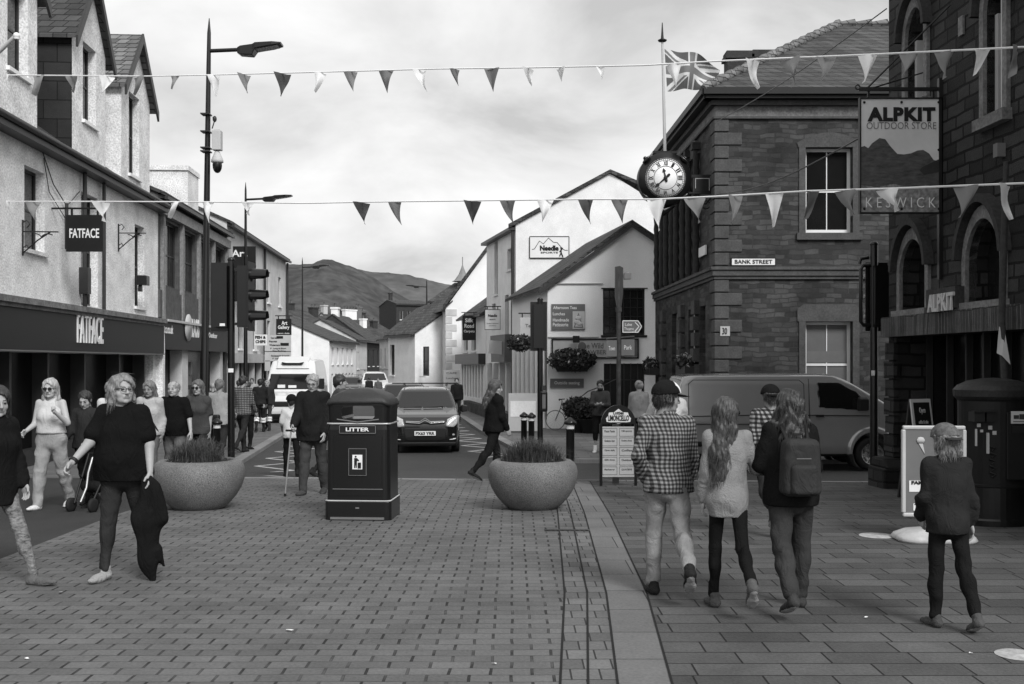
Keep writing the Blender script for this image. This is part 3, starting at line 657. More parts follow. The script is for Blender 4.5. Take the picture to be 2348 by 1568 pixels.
fr, L = frame2(700, 150, 850, 152)
house(fr, 'far_back_terrace', 'lowest dark slate terrace with chimney pots in front of the hill', L, 8, -2, 6.0, [], wm='mid', rise=2.6, chim=[(2.0, 4, 1.3, 1.2, 'mid'), (5.4, 4, .8, 1.3, 'mid'), (8.2, 4, 1.2, 1.1, 'mid')])
fr, L = frame2(908, 160, 985, 162)
house(fr, 'far_ruined_tower', 'tall dark stone building with a broken roofline rising against the hill', L, 10, -2, 10.6, wins(.6, 4, 1.15, .5, 8.2, 9.6, ny=1, fm='pale'), wm='ashlar_dark', rise=.8, chim=[(.5, 5, .5, 1.5, 'ashlar_dark')])
# right side, far to near
fr, L = frame2(890, 61.5, 951, 58.5)
house(fr, 'far_hipped_house', 'small far white house with a low dark slate roof right of the litter bin lid', L, 7, -2, 3.36, [(.25,.85,1.0,2.75,dict(ny=2)), (.25,.85,-1.6,.45,dict(ny=1)), (1.15,1.75,-1.6,.1,dict(ny=1)), (2.3,3.2,-1.6,-.1,dict(ny=1)), (4.3,4.9,1.0,2.6,dict(ny=2)), (3.9,5.4,-1.6,.2,dict(ny=1,nx=3))], wm='render', rise=2.2, fm='dark')
fr, L = frame2(951, 66, 985, 63)
house(fr, 'right_white_house', 'far white house with flower boxes under its windows and a slate roof', L, 8, -2, 4.5, wins(.5, 2, 1.3, .5, 2.5, 3.8) + wins(.3, 2, 1.8, 1.0, -1.2, .6, nx=2), wm='render', rise=2.2, fm='dark')
fr, L = frame2(870, 84, 892, 78)
house(fr, 'right_slim_house', 'slim white house with two small windows left of the hipped white house', L, 6, -2, 3.6, wins(.6, 2, 2.8, .7, 1.4, 2.8) + wins(.6, 2, 2.8, .8, -1.4, .4), wm='render_grey', rise=2.4)
fr, L = frame2(985, 96, 1078, 93)
house(fr, 'dark_hall', 'long dark slate hall with a small roof turret above the right hand houses', L, 7, -2, 7.3, wins(.5, 2, 1.3, .6, 5.2, 6.6), wm='ashlar_dark', rise=1.8)
p = at(1057, 640, 95); t = thing('roof_turret', 'small white lead roofed turret on the ridge of the dark hall', 'turret', (p.x, 97.6, 8.6))
MB().box(-.45,.45,-.45,.45,0,.7).build('drum', W['mid'], t); MB().lathe([(1.0,.62),(.75,.75),(.35,1.3),(.12,1.9),(.0,2.3)], 8, smooth=False).tube([(0,0,2.2),(0,0,2.9)], .04).build('turret_roof', mat('dull lead', .22, .7), t)
frJ, L = frame2(985, 64.5, 1022, 58)
house(frJ, 'quoined_house', 'grey two storey house with pale corner stones beside the white gable', L, 6, -2, 4.75, wins(1.0, 2, 3.2, .65, 1.8, 3.3) + wins(1.2, 1, 3, 1.6, -1.0, .8), wm='render_grey', rise=2.6, fm='darker')
frq = Fr(at(1022, 0, 58), (1, 0)); zj = 4.75
q = frq.root('white_gable_house', 'bright white gable wall with corner stones left of the hanging signs', 'building'); m = MB()
wJ = at(1122, 0, 58).x - at(1022, 0, 58).x
m.add([(0,0,-2),(wJ*1.9,0,-2),(wJ*1.9,0,zj+1.2),(wJ*1.1,0,zj+3.6),(0,0,zj)], [(0,1,2,3,4)]); m.add([(0,0,-2),(0,6,-2),(0,6,zj),(0,0,zj)], [(0,3,2,1)]); m.build('wall', W['render_bright'], q)
m = MB(); m.prism([(-.15,zj-.1),(wJ*1.1,zj+3.62),(wJ*1.1,zj+3.9),(-.15,zj+.15)], -.15, 6); m.build('roof', W['slate'], q)
m = MB()
for i in range(14): m.box(-.02 if i % 2 else -.02, .35 if i % 2 else .6, -.03, 0, 4.3-i*.42, 4.3-i*.42+.36)
m.build('quoin', W['render_grey'], q)
# low hanging-sign shop in front of it
frK, L = frame2(1058, 55.5, 1113, 49.3)
K = house(frK, 'low_sign_shop', 'low shop with dark pent roof and pale timber front left of the outdoor shop', L, 6, -2, 4.1, wins(.6, 2, 2.2, 1.2, 2.3, 3.5, gm='glass') + [(.2, L-.2, -1.5, 1.6, None)], wm='render_bright', rise=2.2, fm='pale')
sw = MB().box(.2, L-.2, .2, .22, -2, 1.6).build('shop_window', W['shopglass'], K); m = MB()
for i in range(9): u = .2+i*(L-.4)/8; m.box(u-.14, u+.14, -.05, .19, -2, 1.6)
m.box(.2, L-.2, -.08, .19, -2, -.0); m.build('shop_frame', W['render'], sw)
MB().box(0, L, -.35, 0, 1.65, 2.15).build('fascia', W['dark'], K)
hang_sign('silk_sign', 'black hanging sign with pale script over the low shop front', 1060, 1091, 723, 780, 51, 1, [('Silk', .5, .2, .6, .16), ('Road', .5, .42, .7, .16), ('Carpets', .5, .65, .8, .13)], reach=1.0)

# outdoor shop with big white gable
YN = 43.0; PN = at(1182, 0, YN); dN = Vector((.225, -1)).normalized(); LN = (48.9-43)/abs(dN.y)
frN = Fr((PN.x - dN.x*LN, PN.y - dN.y*LN), dN); ZN, ZR = 7.36, 9.45
def uN(px, py): return frN.uz(px, py)
ops = []
for px0, px1, py0, py1 in ((1133, 1143, 548, 676), (1163, 1174, 567, 620), (1128, 1140, 692, 750), (1157, 1170, 672, 790)):
    a, b = uN(px0, py0), uN(px1, py1); ops.append((a[0], a[0]+.75, (uN(px0, py1))[1], a[1]-.1))
Nb = frN.root('gable_shop', 'tall white outdoor shop with a wide gable and painted mountain logo', 'building')
gw0, gwl = 0.0, (1500-1182)/F*YN + .6
mb = MB(); wall(mb, 0, LN, -2, ZN, ops + [(.3, LN-.3, -1.5, 1.7)], rev=.16)
mb.build('front_wall', W['render'], Nb)
TG = Matrix.Rotation(-frN.rz, 4, 'Z'); TG = Matrix.Translation((LN, 0, 0)) @ TG
m = MB(TG); xa = (1398-1182)/F*YN; m.add([(0,0,-2),(gwl,0,-2),(gwl,0,ZN+.6),(xa,0,ZR),(0,0,ZN)], [(0,1,2,3,4)]); gwall = m.build('gable_wall', W['render'], Nb)
m = MB(TG); ov = .25; m.prism([(-.3,ZN-.15),(xa,ZR+.02),(xa,ZR+.16),(-.3,ZN+.02)], -.12, 6.5); m.prism([(xa,ZR+.02),(gwl+1,ZR-1.4),(gwl+1,ZR-1.25),(xa,ZR+.16)], -.12, 6.5); m.build('roof', W['slate'], Nb)
m = MB(); m.tube([(LN-.12,-.1,ZN-.2),(LN-.12,-.1,-.5)], .07); m.box(0, LN, -.28, -.003, ZN-.22, ZN-.1); m.build('gutter', W['dark'], Nb)
for o in ops: window(Nb, *o, nx=1, ny=2, fm='mid', rev=.16, sm='render')
sw = MB().box(.3, LN-.3, .25, .27, -2, 1.7).build('shop_window', W['shopglass'], Nb); m = MB()
for i in range(5): u = .3+i*(LN-.6)/4; m.box(u-.1, u+.1, -.05, .24, -2, 1.7)
m.build('shop_frame', W['render'], sw)
m = MB(); m.prism([(LN-3.3,1.75),(LN-.6,1.75),(LN-.45,2.9),(LN-3.5,2.9)], -.35, 0); m.build('fascia', W['mid'], Nb); 
# painted logo board on the gable
s = thing('mountain_logo_sign', 'outlined white board with a mountain line and climber on the big gable', 'sign', at(1259, 567, YN-.03)); m = MB(); w, h = 90/F*YN, 49/F*YN
MB().box(-w/2, w/2, -.015, .015, -h/2, h/2).build('board', W['trim_white'], s)
m = MB(); 
for q in (((-w/2, -h/2), (w/2, -h/2)), ((-w/2, h/2), (w/2, h/2)), ((-w/2, -h/2), (-w/2, h/2)), ((w/2, -h/2), (w/2, h/2))): m.tube([(q[0][0], -.02, q[0][1]), (q[1][0], -.02, q[1][1])], .017, 4)
m.tube([(x*w, -.02, z*h) for x, z in ((-.44,-.1),(-.38,-.08),(-.25,.3),(-.15,.16),(-.02,.44),(.1,.24),(.2,.22),(.34,-.08),(.4,-.14),(.47,-.14))], .013, 4)
m.build('outline', W['darker'], s)
text(s, 'Needle', .48*w, .25*h, TR(0, -.022, -.04*h), W['darker'], bold=.06); text(s, 'SPORTS', .44*w, .08*h, TR(.0, -.022, -.25*h), W['darker'], bold=.02)
m = MB(); c = (.3*w, -.25*h)
for q in (((0,.12),(.0,.0)), ((0,0),(-.05,-.12)), ((0,0),(.06,-.14)), ((0,.08),(.05,.16)), ((0,.08),(-.05,.03))): m.tube([(c[0]+q[0][0]*h*1.4, -.022, c[1]+q[0][1]*h*1.4), (c[0]+q[1][0]*h*1.4, -.022, c[1]+q[1][1]*h*1.4)], .025, 5)
m.sphere((c[0], -.022, c[1]+.22*h), (.04,.01,.04)); m.build('climber', W['darker'], s)
hang_sign('hanging_sign', 'small white hanging sign with a tiny mountain logo left of the downpipe', 1112, 1146, 710, 755, 45.5, 1, [('Needle', .5, .3, .6, .14, 'darker', .04), ('SPORTS', .5, .5, .4, .06, 'darker'), ('Outdoor equipment', .5, .7, .8, .06, 'mid'), ('climbing', .5, .82, .5, .06, 'mid')], bmat='trim_white', frame=.02)
hang_sign('hanging_sign', 'pale hanging cafe sign half hidden by the middle traffic signal', 1192, 1226, 728, 790, 34.5, 1, [('Tea', .6, .3, .5, .12, 'mid'), ('Rooms', .6, .7, .5, .1, 'mid')], bmat='pale')
hang_sign('tilted_sign', 'tilted painted swing sign with a tower picture beside the black downpipe', 1119, 1165, 782, 812, 44, 1, [], bmat='pale', arm=False).rotation_euler = (0, .1, 0)

# ------------------------------------------------------------------ cafe
YC = 35.6; sc = YC/F
XC0, XC1 = (1255-CX)*sc, (1500-CX)*sc + 2.4; xap = (1448-CX)*sc; ZCE, ZCA = 1.75+(CY-652)*sc, 1.75+(CY-513)*sc
frC = Fr((XC0, YC), (1, 0)); W_ = XC1-XC0
def cz(py): return 1.75+(CY-py)*sc
def cu(px): return (px-1255)*sc
cafe = frC.root('corner_cafe', 'white gabled corner cafe with black small paned windows', 'building')
up, dn = (cu(1382), cu(1478), cz(768), cz(662)), (cu(1384), cu(1478), -1.2, cz(833))
mb = MB(); wall(mb, 0, W_, -1.5, ZCE, [up, dn], rev=.14); ax = xap-XC0; mb.add([(0,0,ZCE),(W_,0,ZCE),(ax,0,ZCA)], [(0,1,2)])
# street side, set at the angle of the street
far = at(1182, 0, 43.0 - .4); fd = Vector((far.x-.15-XC0, far.y-YC)); fl = fd.length
mb.add([(0,0,-1.5),(fd.x,fd.y,-1.5),(fd.x,fd.y,ZCE),(0,0,ZCE)], [(1,0,3,2)])
mb.build('wall', W['render_bright'], cafe)
ov = .28; k = (ZCA-ZCE)/ax
m = MB(); vs = [(-ov,-.15,ZCE-ov*k),(ax,-.15,ZCA),(ax+fd.x*.9,fd.y,ZCA),(fd.x-ov,fd.y,ZCE-ov*k)]
m.add(vs+[(x,y,z+.12) for x,y,z in vs], [(3,2,1,0),(4,5,6,7),(0,1,5,4),(1,2,6,5),(2,3,7,6),(3,0,4,7)])
e = W_+.1; vs = [(ax,-.15,ZCA),(e,-.15,ZCA-(e-ax)*k*.93),(e,fd.y,ZCA-(e-ax)*k*.93),(ax+fd.x*.9,fd.y,ZCA)]
m.add(vs+[(x,y,z+.12) for x,y,z in vs], [(3,2,1,0),(4,5,6,7),(0,1,5,4),(1,2,6,5),(2,3,7,6),(3,0,4,7)])
m.build('roof', W['slate'], cafe)
m = MB(); m.prism([(-ov,ZCE-ov*k-.16),(ax,ZCA-.14),(ax,ZCA-.02),(-ov,ZCE-ov*k-.0)], -.2, -.155); m.prism([(ax,ZCA-.14),(e,ZCA-(e-ax)*k*.93-.14),(e,ZCA-(e-ax)*k*.93),(ax,ZCA-.02)], -.2, -.155); m.build('bargeboard', W['dark'], cafe)
m = MB(); m.box(cu(1262), cu(1382), -.06, 0, cz(651), cz(649)); m.tube([(0,-.03,cz(773)),(cu(1372),-.05,cz(773))], .025, 6); m.build('ledge', W['pale'], cafe)
window(cafe, *up, nx=6, ny=5, fm='darker', rev=.14, sm='darker', sash=False, bar=.03); MB().box(cu(1378), cu(1484), -.05, 0, cz(662), cz(660)).build('lintel', W['darker'], cafe)
door = MB().box(dn[0]+.01, dn[1]-.01, .12, .17, dn[2], dn[3]-.01).build('door', W['darker'], cafe); m = MB()
for i in range(1, 6): x = dn[0]+(dn[1]-dn[0])*i/6; m.box(x-.02, x+.02, .09, .118, dn[2], dn[3])
m.box(dn[0], dn[1], .09, .118, cz(872), cz(870)); m.build('glazing_bar', W['dark'], door)
# street front shop window of the cafe (pale pilasters)
m = MB(); d2 = fd.normalized(); nx_ = Vector((-d2.y, d2.x))
for i in range(7):
    p = fd*(.06+.13*i); m.tube([(p.x-.03*0-.06, p.y, -1.2), (p.x-.06, p.y, 2.3)], .13, 6)
m.build('pilaster', W['render_bright'], cafe)
m = MB(); vs = [(0-.02,0.1,-.2),(fd.x*.95-.02,fd.y*.95,-.2),(fd.x*.95-.02,fd.y*.95,2.2),(0-.02,.1,2.2)]; m.add(vs, [(1,0,3,2)]); m.build('shop_window', W['shopglass'], cafe)
def wsign(name, label, px0, px1, py0, py1, lines, bm='mid', tm='trim_white', off=.06, frame=False, Y=YC):
    s_ = Y/F; a = at(px0, py0, Y-off); b = at(px1, py1, Y-off); w, h = b.x-a.x, a.z-b.z
    s = thing(name, label, 'sign', ((a.x+b.x)/2, Y-off, (a.z+b.z)/2)); MB().box(-w/2, w/2, 0, off-.004, -h/2, h/2).build('board', W[bm], s)
    if frame:
        m = MB(); f = .05; m.box(-w/2,w/2,-.03,.05,-h/2,-h/2+f).box(-w/2,w/2,-.03,.05,h/2-f,h/2).box(-w/2,-w/2+f,-.03,.05,-h/2+f,h/2-f).box(w/2-f,w/2,-.03,.05,-h/2+f,h/2-f); m.build('frame', W['darker'], s)
    for t, cx, c_z, tw, th_, *r in lines: text(s, t, tw*w, th_*h, TR((cx-.5)*w, -.008, (.5-c_z)*h), W[r[0] if r else tm], bold=.015)
    return s, w, h
s, w, h = wsign('menu_board', 'grey wall board listing teas and lunches on the cafe gable', 1264, 1341, 697, 756, [('Afternoon Teas', .4, .14, .7, .12), ('Lunches', .22, .38, .36, .12), ('Handmade', .28, .62, .48, .12), ('Patisserie', .27, .8, .46, .14)])
m = MB(); m.box(w*.13, w*.49, -.006, -.001, -h*.46, h*.22); m.build('picture', W['pale'], s)
m = MB(); m.prism([(w*.16,-h*.42),(w*.45,-h*.42),(w*.3,h*.17)], -.012, -.007); m.build('cake_stand', W['mid'], s); m = MB(); m.prism([(w*.2,-h*.38),(w*.41,-h*.38),(w*.3,h*.08)], -.017, -.013)
for a, b in ((.26,-.2),(.33,-.26),(.3,-.05)): m.sphere((a*w,-.02,b*h), (.1,.02,.07))
m.build('cakes', W['pale'], s)
s, w, h = wsign('cafe_name_board', 'long framed cafe name board above the hanging basket', 1264, 1464, 776, 822, [('The Wild', .46, .36, .27, .28, 'mid'), ('STRAWBERRY', .5, .68, .42, .22, 'mid')], bm='pale', frame=True)
m = MB(); m.box(w*.27, w*.48, -.006, -.001, -h*.4, h*.42); m.build('panel', W['mid'], s)
m = MB(); m.sphere((-.15*w,-.01,.1*h), (.14,.01,.16)); m.build('strawberry', W['mid'], s)
wsign('seating_sign', 'narrow grey outside seating sign on the cafe wall above the bicycle', 1261, 1338, 868, 889, [('Outside seating', .5, .5, .75, .45)])
# ------------------------------------------------------------------ stone bank building
FBk = Fr(((1640-CX)/F*25.6, 25.6), (1, 0)); sB = 25.6/F
def bu(px): return (px-1640)*sB
def bz(py): return 1.75+(CY-py)*sB
bank = FBk.root('bank_building', 'dark stone bank with quoins, slate hip roof and white sash windows', 'building')
WB, ZB_, ZS0, ZS1 = 5.2, bz(234), bz(640), bz(614)
farc = Vector(((1502-CX)/F*35.1, 35.1)) - FBk.p; LS = farc.length; TS = Matrix.Translation((farc.x, farc.y, 0)) @ Matrix.Rotation(math.atan2(-farc.y, -farc.x), 4, 'Z')
frS = Fr(FBk.p + farc, -farc)
w1, w2 = (bu(1846), bu(1954), bz(534), bz(338)), (bu(1846), bu(1954), bz(935), bz(737))
mb = MB(); wall(mb, 0, WB, -1.2, ZB_, [w1, w2], rev=.2)
sops = []
for px0, px1 in ((1513, 1522), (1535, 1545), (1559, 1571), (1588, 1602)):
    sops.append((frS.u_at(px0), frS.u_at(px1), 5.0, 7.15))
lops = [(frS.u_at(px0), frS.u_at(px1), 1.0, 3.2) for px0, px1 in ((1540, 1552), (1578, 1592), (1604, 1617))]
sm_ = MB(TS); wall(sm_, 0, LS, -1.2, ZB_, sops+lops, rev=.2); mb.v += []; 
b0 = len(mb.v); mb.v += sm_.v; mb.f += [tuple(i+b0 for i in f) for f in sm_.f]; mb.m += sm_.m; mb.sm += sm_.sm
mb.build('wall', W['stone_bank'], bank)
# hip roof
o = .36; e = ZB_+.22; rz_ = 11.4; a_ = 4.55
P = [(-o,-o,e),(WB+2,-o,e),(WB+2,LS+o,e),(farc.x-o,LS+o,e)]; R1, R2_ = (a_-.15, a_, rz_), (WB+2, a_, rz_)
m = MB(); m.add(P+[R1, R2_], [(0,1,5,4),(2,3,4,5),(3,0,4),(1,2,5),(3,2,1,0)]); rf = m.build('roof', W['slate'], bank)
m = MB(); 
for a, b in ((P[0], R1), (R1, R2_)):
    a, b = Vector(a), Vector(b); n = int((b-a).length/.42)
    for i in range(n): p, q = a.lerp(b, i/n), a.lerp(b, (i+1)/n); m.tube([p+Vector((0,0,.0)), q+Vector((0,0,.05))], [.1,.13], 6)
m.build('ridge_tile', W['slate_light'], rf)
for px, Yc, w, zt in ((1691, 33.5, .38, 122), (1753, 33.5, .42, 120)):
    x = (px-CX)/F*Yc-FBk.p.x; y = Yc-25.6; z = 1.75+(CY-zt)/F*Yc
    m = MB().box(x-w, x+w, y-.3, y+.3, z-2.4, z-.1); m.box(x-w-.07, x+w+.07, y-.37, y+.37, z-.25, z-.12); m.box(x-w-.03, x+w+.03, y-.3, y+.3, z-.1, z); m.build('chimney', W['ashlar_dark'], rf)
for T, L0, L1 in ((None, -.0, WB+1), (TS, 0, LS)):
    m = MB(T); m.box(L0-.3*(T is None), L1+.3*(T is not None), -.34, .0, ZB_+.02, ZB_+.215); m.box(L0-.36*(T is None), L1+.36*(T is not None), -.42, -.345, ZB_+.1, ZB_+.26); m.build('gutter', W['darker'], bank)
    m = MB(T); m.box(L0-.12*(T is None), L1+.1*(T is not None), -.14, 0.003, ZB_-.1, ZB_+.015); m.box(L0-.06*(T is None), L1, -.07, .003, bz(273), bz(268)); m.build('cornice', W['ashlar'], bank)
    m = MB(T); m.box(L0, L1, -.02, .004, bz(268), ZB_-.105); m.build('frieze', W['ashlar_pale'], bank)
    m = MB(T); m.box(L0-.09*(T is None), L1+.05*(T is not None), -.1, 0.004, ZS0+.08, ZS1-.06); m.box(L0-.13*(T is None), L1, -.14, .004, ZS1-.055, ZS1+.02); m.box(L0-.05*(T is None), L1, -.06, .004, ZS0, ZS0+.075); m.build('string_course', W['ashlar'], bank)
m = MB(); m2 = MB(TS)
zt = bz(273); i = 0
while zt > -1:
    h = .325
    if not (ZS0-.02 < zt-h/2 < ZS1+.02):
        L0 = bu(1700) if i % 2 else bu(1670)
        m.box(-.035, L0, -.035, .01, zt-h+.02, zt-.01); m2.box(LS-(.3 if i % 2 else .55), LS+.0, -.036, .01, zt-h+.02, zt-.01)
    zt -= h; i += 1
m.build('quoins', W['ashlar'], bank, bevel=.015); m2.build('side_quoins', W['ashlar'], bank, bevel=.015)
m = MB(); m.box(w1[0]-.16, w1[0], -.03, .01, w1[2], w1[3]); m.box(w1[1], w1[1]+.16, -.03, .01, w1[2], w1[3]); m.box(w1[0]-.22, w1[1]+.22, -.08, .01, w1[2]-.17, w1[2]-.003)
xc = (w1[0]+w1[1])/2; arc = [(xc+(t)*.78, w1[3]+.36-.25*t*t) for t in [i/6 for i in range(-6, 7)]]
m.prism([(w1[0]-.18, w1[3]+.003), (w1[1]+.18, w1[3]+.003)] + arc[::-1], -.03, .01); m.build('window_surround', W['ashlar'], bank)
m = MB(); m.box(w2[0]-.16, w2[0], -.03, .01, w2[2], w2[3]); m.box(w2[1], w2[1]+.16, -.03, .01, w2[2], w2[3]); m.prism([(w2[0]-.2,w2[3]+.003),(w2[1]+.2,w2[3]+.003),(w2[1]+.2,w2[3]+.3),(w2[1]+.05,w2[3]+.42),(w2[0]-.05,w2[3]+.42),(w2[0]-.2,w2[3]+.3)], -.03, .01); m.build('window_surround', W['ashlar'], bank)
window(bank, *w1, nx=2, ny=2, rev=.2, fw=.075, sill=False); m = MB(); 
arch = [(w1[0], w1[3]+.001), (w1[0], w1[3]-.10)] + [(xc+t*(w1[1]-xc), w1[3]-.02-.08*t*t) for t in [i/5 for i in range(-5, 6)]] + [(w1[1], w1[3]-.1), (w1[1], w1[3]+.001)]
w = window(bank, *w2, nx=2, ny=2, rev=.2, fw=.075, gm='glass_blind', sill=False)
MB().box(w2[0]+.08, w2[1]-.08, .19, .2, w2[3]-(w2[3]-w2[2])*.5+.05, w2[3]-(w2[3]-w2[2])*.5+.33).build('lower_blind', W['mid'], w)
for o_ in sops+lops: window(bank, *o_, nx=1, ny=2, rev=.17, T=TS, sill=False, fm='trim_white', fw=.07)
for o_ in sops:
    for x in (o_[0]-.12, o_[1]+.12):
        m = MB(TS); n = 18; z0, z1 = ZS1+.06, 7.3
        m.tube([(x, -.1, z0+(z1-z0)*i/n) for i in range(n+1)], [.075+.02*(i%2) for i in range(n+1)], 8); m.box(x-.13, x+.13, -.22, 0, z1, z1+.18); m.build('carved_shaft', W['ashlar_dark'], bank)
    m = MB(TS); c = (o_[0]+o_[1])/2; w = (o_[1]-o_[0])/2+.2
    m.prism([(c-w, 7.2), (c+w, 7.2)] + [(c+w*math.cos(t), 7.2+.45*math.sin(t)) for t in [math.pi*i/8 for i in range(1, 8)]], -.08, 0); m.build('window_arch', W['ashlar'], bank)
for i, (a, z0, z1) in enumerate(((frS.u_at(1524), -1, 3.4), (frS.u_at(1566), -1, 3.4), (frS.u_at(1598), -1, 3.4))):
    m = MB(TS); k = 0; z = z1
    while z > z0: m.box(a-.28, a+.22, -.12-.03*(k % 2), .002, z-.38, z-.03); z -= .42; k += 1
    m.build('rusticated_pier', W['ashlar'], bank)
s, w, h = wsign('street_name_plate', 'white street name plate with black letters on the stone bank wall', 1677, 1777, 592, 608, [('BANK STREET', .5, .5, .86, .56, 'darker')], bm='trim_white', frame=False, Y=25.6, off=.03)
m = MB(); 
for q in ((-w/2-.012, w/2+.012, -h/2-.014, -h/2+.006), (-w/2-.012, w/2+.012, h/2-.006, h/2+.014), (-w/2-.014, -w/2+.006, -h/2, h/2), (w/2-.006, w/2+.014, -h/2, h/2)): m.box(q[0], q[1], -.006, .02, q[2], q[3])
m.build('frame', W['darker'], s)
wsign('number_plate', 'small white number plate on the bank corner stones below the street name', 1651, 1673, 748, 770, [('30', .45, .5, .5, .7, 'darker', .03)], bm='pale', Y=25.6, off=.05)
u, z = frS.uz(1617, 575); p = frS.world(u, -.05, z); t = thing('corner_plate', 'blank white plate on the shaded side of the bank near its corner', 'sign', p, frS.rz)
MB().box(-.55, .3, -.02, .02, -.12, .12).build('plate', W['trim_white'], t)
# window flower boxes on the bank side wall
def foliage(name, par, n, size, box, m, seed=0, loc=None, leaf=.05, mats2=None, p2=.1):
    r = random.Random(seed); mb = MB()
    for i in range(n):
        while 1:
            q = [r.uniform(-1, 1) for _ in range(3)]
            if q[0]**2+q[1]**2+q[2]**2 < 1 + .15*math.sin(i): break
        c = Vector((q[0]*box[0], q[1]*box[1], q[2]*box[2])); a = Vector((r.uniform(-1,1), r.uniform(-1,1), r.uniform(-1,1))).normalized(); b = a.cross(Vector((r.uniform(-1,1), r.uniform(-1,1), r.uniform(-1,1)))).normalized()
        s = leaf*r.uniform(.6, 1.5); mb.mi = 1 if (mats2 and r.random() < p2) else 0
        mb.add([c-a*s, c+b*s*.5, c+a*s, c-b*s*.5], [(0,1,2,3)])
    return mb.build(name, [m] + ([mats2] if mats2 else []), par, loc=loc)
for i, (px, py, lab) in enumerate(((1590, 838, 'trough of trailing flowers on the bank window ledge behind the grey van'), (1507, 842, 'trough of dark flowers at the far end of the bank wall beside the cafe'))):
    u, z = frS.uz(px, py); p = frS.world(u, -.25, z); t = thing('flower_trough', lab, 'planter', p, frS.rz, 'flower troughs on the bank wall')
    MB().box(-.7, .7, -.12, .2, -.25, -.02).build('trough', W['dark'], t); foliage('foliage', t, 520, .05, (.75, .22, .22), W['leaf'], i, (0, 0, .1), .06, W['petal'], .25)
# clock
YK = 26.2; ck = at(1522, 412, YK); r0 = 62/F*YK
clk = thing('street_clock', 'large black drum clock with roman numerals bracketed to the bank corner', 'clock', ck)
RX = Matrix.Rotation(math.radians(90), 4, 'X')
m = MB(RX); prof = [(0,-.24),(r0*.72,-.24),(r0*.78,-.2),(r0*.97,-.17),(r0*1.0,-.1),(r0*.93,-.02),(r0*.93,.02),(r0*1.0,.1),(r0*.97,.17),(r0*.78,.2),(r0*.72,.24),(0,.24)]
m.lathe(prof, 40); m.T = Matrix.Identity(4)
for a in (45, 135, 225, 315):
    t = math.radians(a); m.tube([(r0*.98*math.cos(t)-.12*math.sin(t)*k, -.2, r0*.98*math.sin(t)+.12*math.cos(t)*k) for k in (-1, 0, 1)], [.02, .055, .02], 6); m.sphere((r0*1.04*math.cos(t), -.19, r0*1.04*math.sin(t)), .05)
m.tube([(-.25,0,-r0*.95),(0,0,-r0*1.18),(.25,0,-r0*.95)], [.05,.12,.05], 8); m.box(-.3,.3,-.15,.15,r0*.93,r0*1.02); m.build('case', W['blackgloss'], clk)
fr_ = 43.5/F*YK; m = MB(RX); m.lathe([(0,.262),(fr_,.262),(fr_,.235),(fr_+.02,.235)], 48); m.build('dial', W['render_bright'], clk)
m = MB(RX)
for ra, rb in ((fr_*.90, fr_*.915), (fr_*.985, fr_*1.0), (fr_*.60, fr_*.625)): m.lathe([(ra,.264),(ra,.268),(rb,.268),(rb,.264)], 48)
m.T = Matrix.Identity(4)
for i in range(60):
    t = 2*math.pi*i/60; m.T = Matrix.Rotation(t, 4, 'Y'); m.box(-.004, .004, -.268, -.263, fr_*.915, fr_*.985)
m.build('minute_track', W['darker'], clk)
for i, nmr in enumerate(['XII','I','II','III','IV','V','VI','VII','VIII','IX','X','XI']):
    T = Matrix.Rotation(2*math.pi*i/12, 4, 'Y') @ Matrix.Translation((0, -.267, fr_*.765)); text(clk, nmr, fr_*(.09+.045*len(nmr)), fr_*.22, T, W['darker'], name='numeral', bold=.03)
for ang, ln, nm in ((-13, .52, 'hour_hand'), (228, .80, 'minute_hand')):
    T = Matrix.Rotation(math.radians(ang), 4, 'Y'); m = MB(T); L_ = fr_*ln
    m.prism([(-.02,-L_*.3),(.02,-L_*.3),(.028,0),(.012,L_*.55),(.045,L_*.68),(0,L_),(-.045,L_*.68),(-.012,L_*.55),(-.028,0)], -.282, -.272); m.sphere((0,-.28,-L_*.26), (.035,.01,.05)); m.sphere((0,-.282,0), (.05,.012,.05)); m.build(nm, W['darker'], clk)
xw = FBk.p.x - ck.x - .0; m = MB(); a, b = at(1590, 406, YK)-ck, at(1626, 440, YK)-ck
m.box(a.x, xw+.05, -.04, .04, b.z, a.z); m.box(r0*.9, xw+.05, -.05, .05, a.z-.02, a.z+.05); m.box(r0*.9, xw+.05, -.05, .05, b.z-.05, b.z-.01)
m.tube([(a.x-.05,0,b.z-.1),(a.x+.1,0,b.z-.05),(a.x+.2,0,b.z-.2),(a.x+.12,0,b.z-.27),(a.x+.3,0,b.z-.3),(xw,0,b.z-.15)], .022, 6); m.tube([(xw-.12+.1*math.cos(t), 0, b.z-.32+.1*math.sin(t)) for t in [i*.5 for i in range(13)]], .016, 5); m.build('bracket', W['darker'], clk)
m = MB(); m.box(a.x+.03, b.x-.0, -.047, -.042, a.z-.05, a.z-.035); m.box(a.x+.03, a.x+.045, -.047, -.042, b.z+.08, a.z-.05); m.box(b.x-.02, b.x, -.047, -.042, b.z+.03, a.z-.05); m.build('bracket_lining', W['pale'], clk)
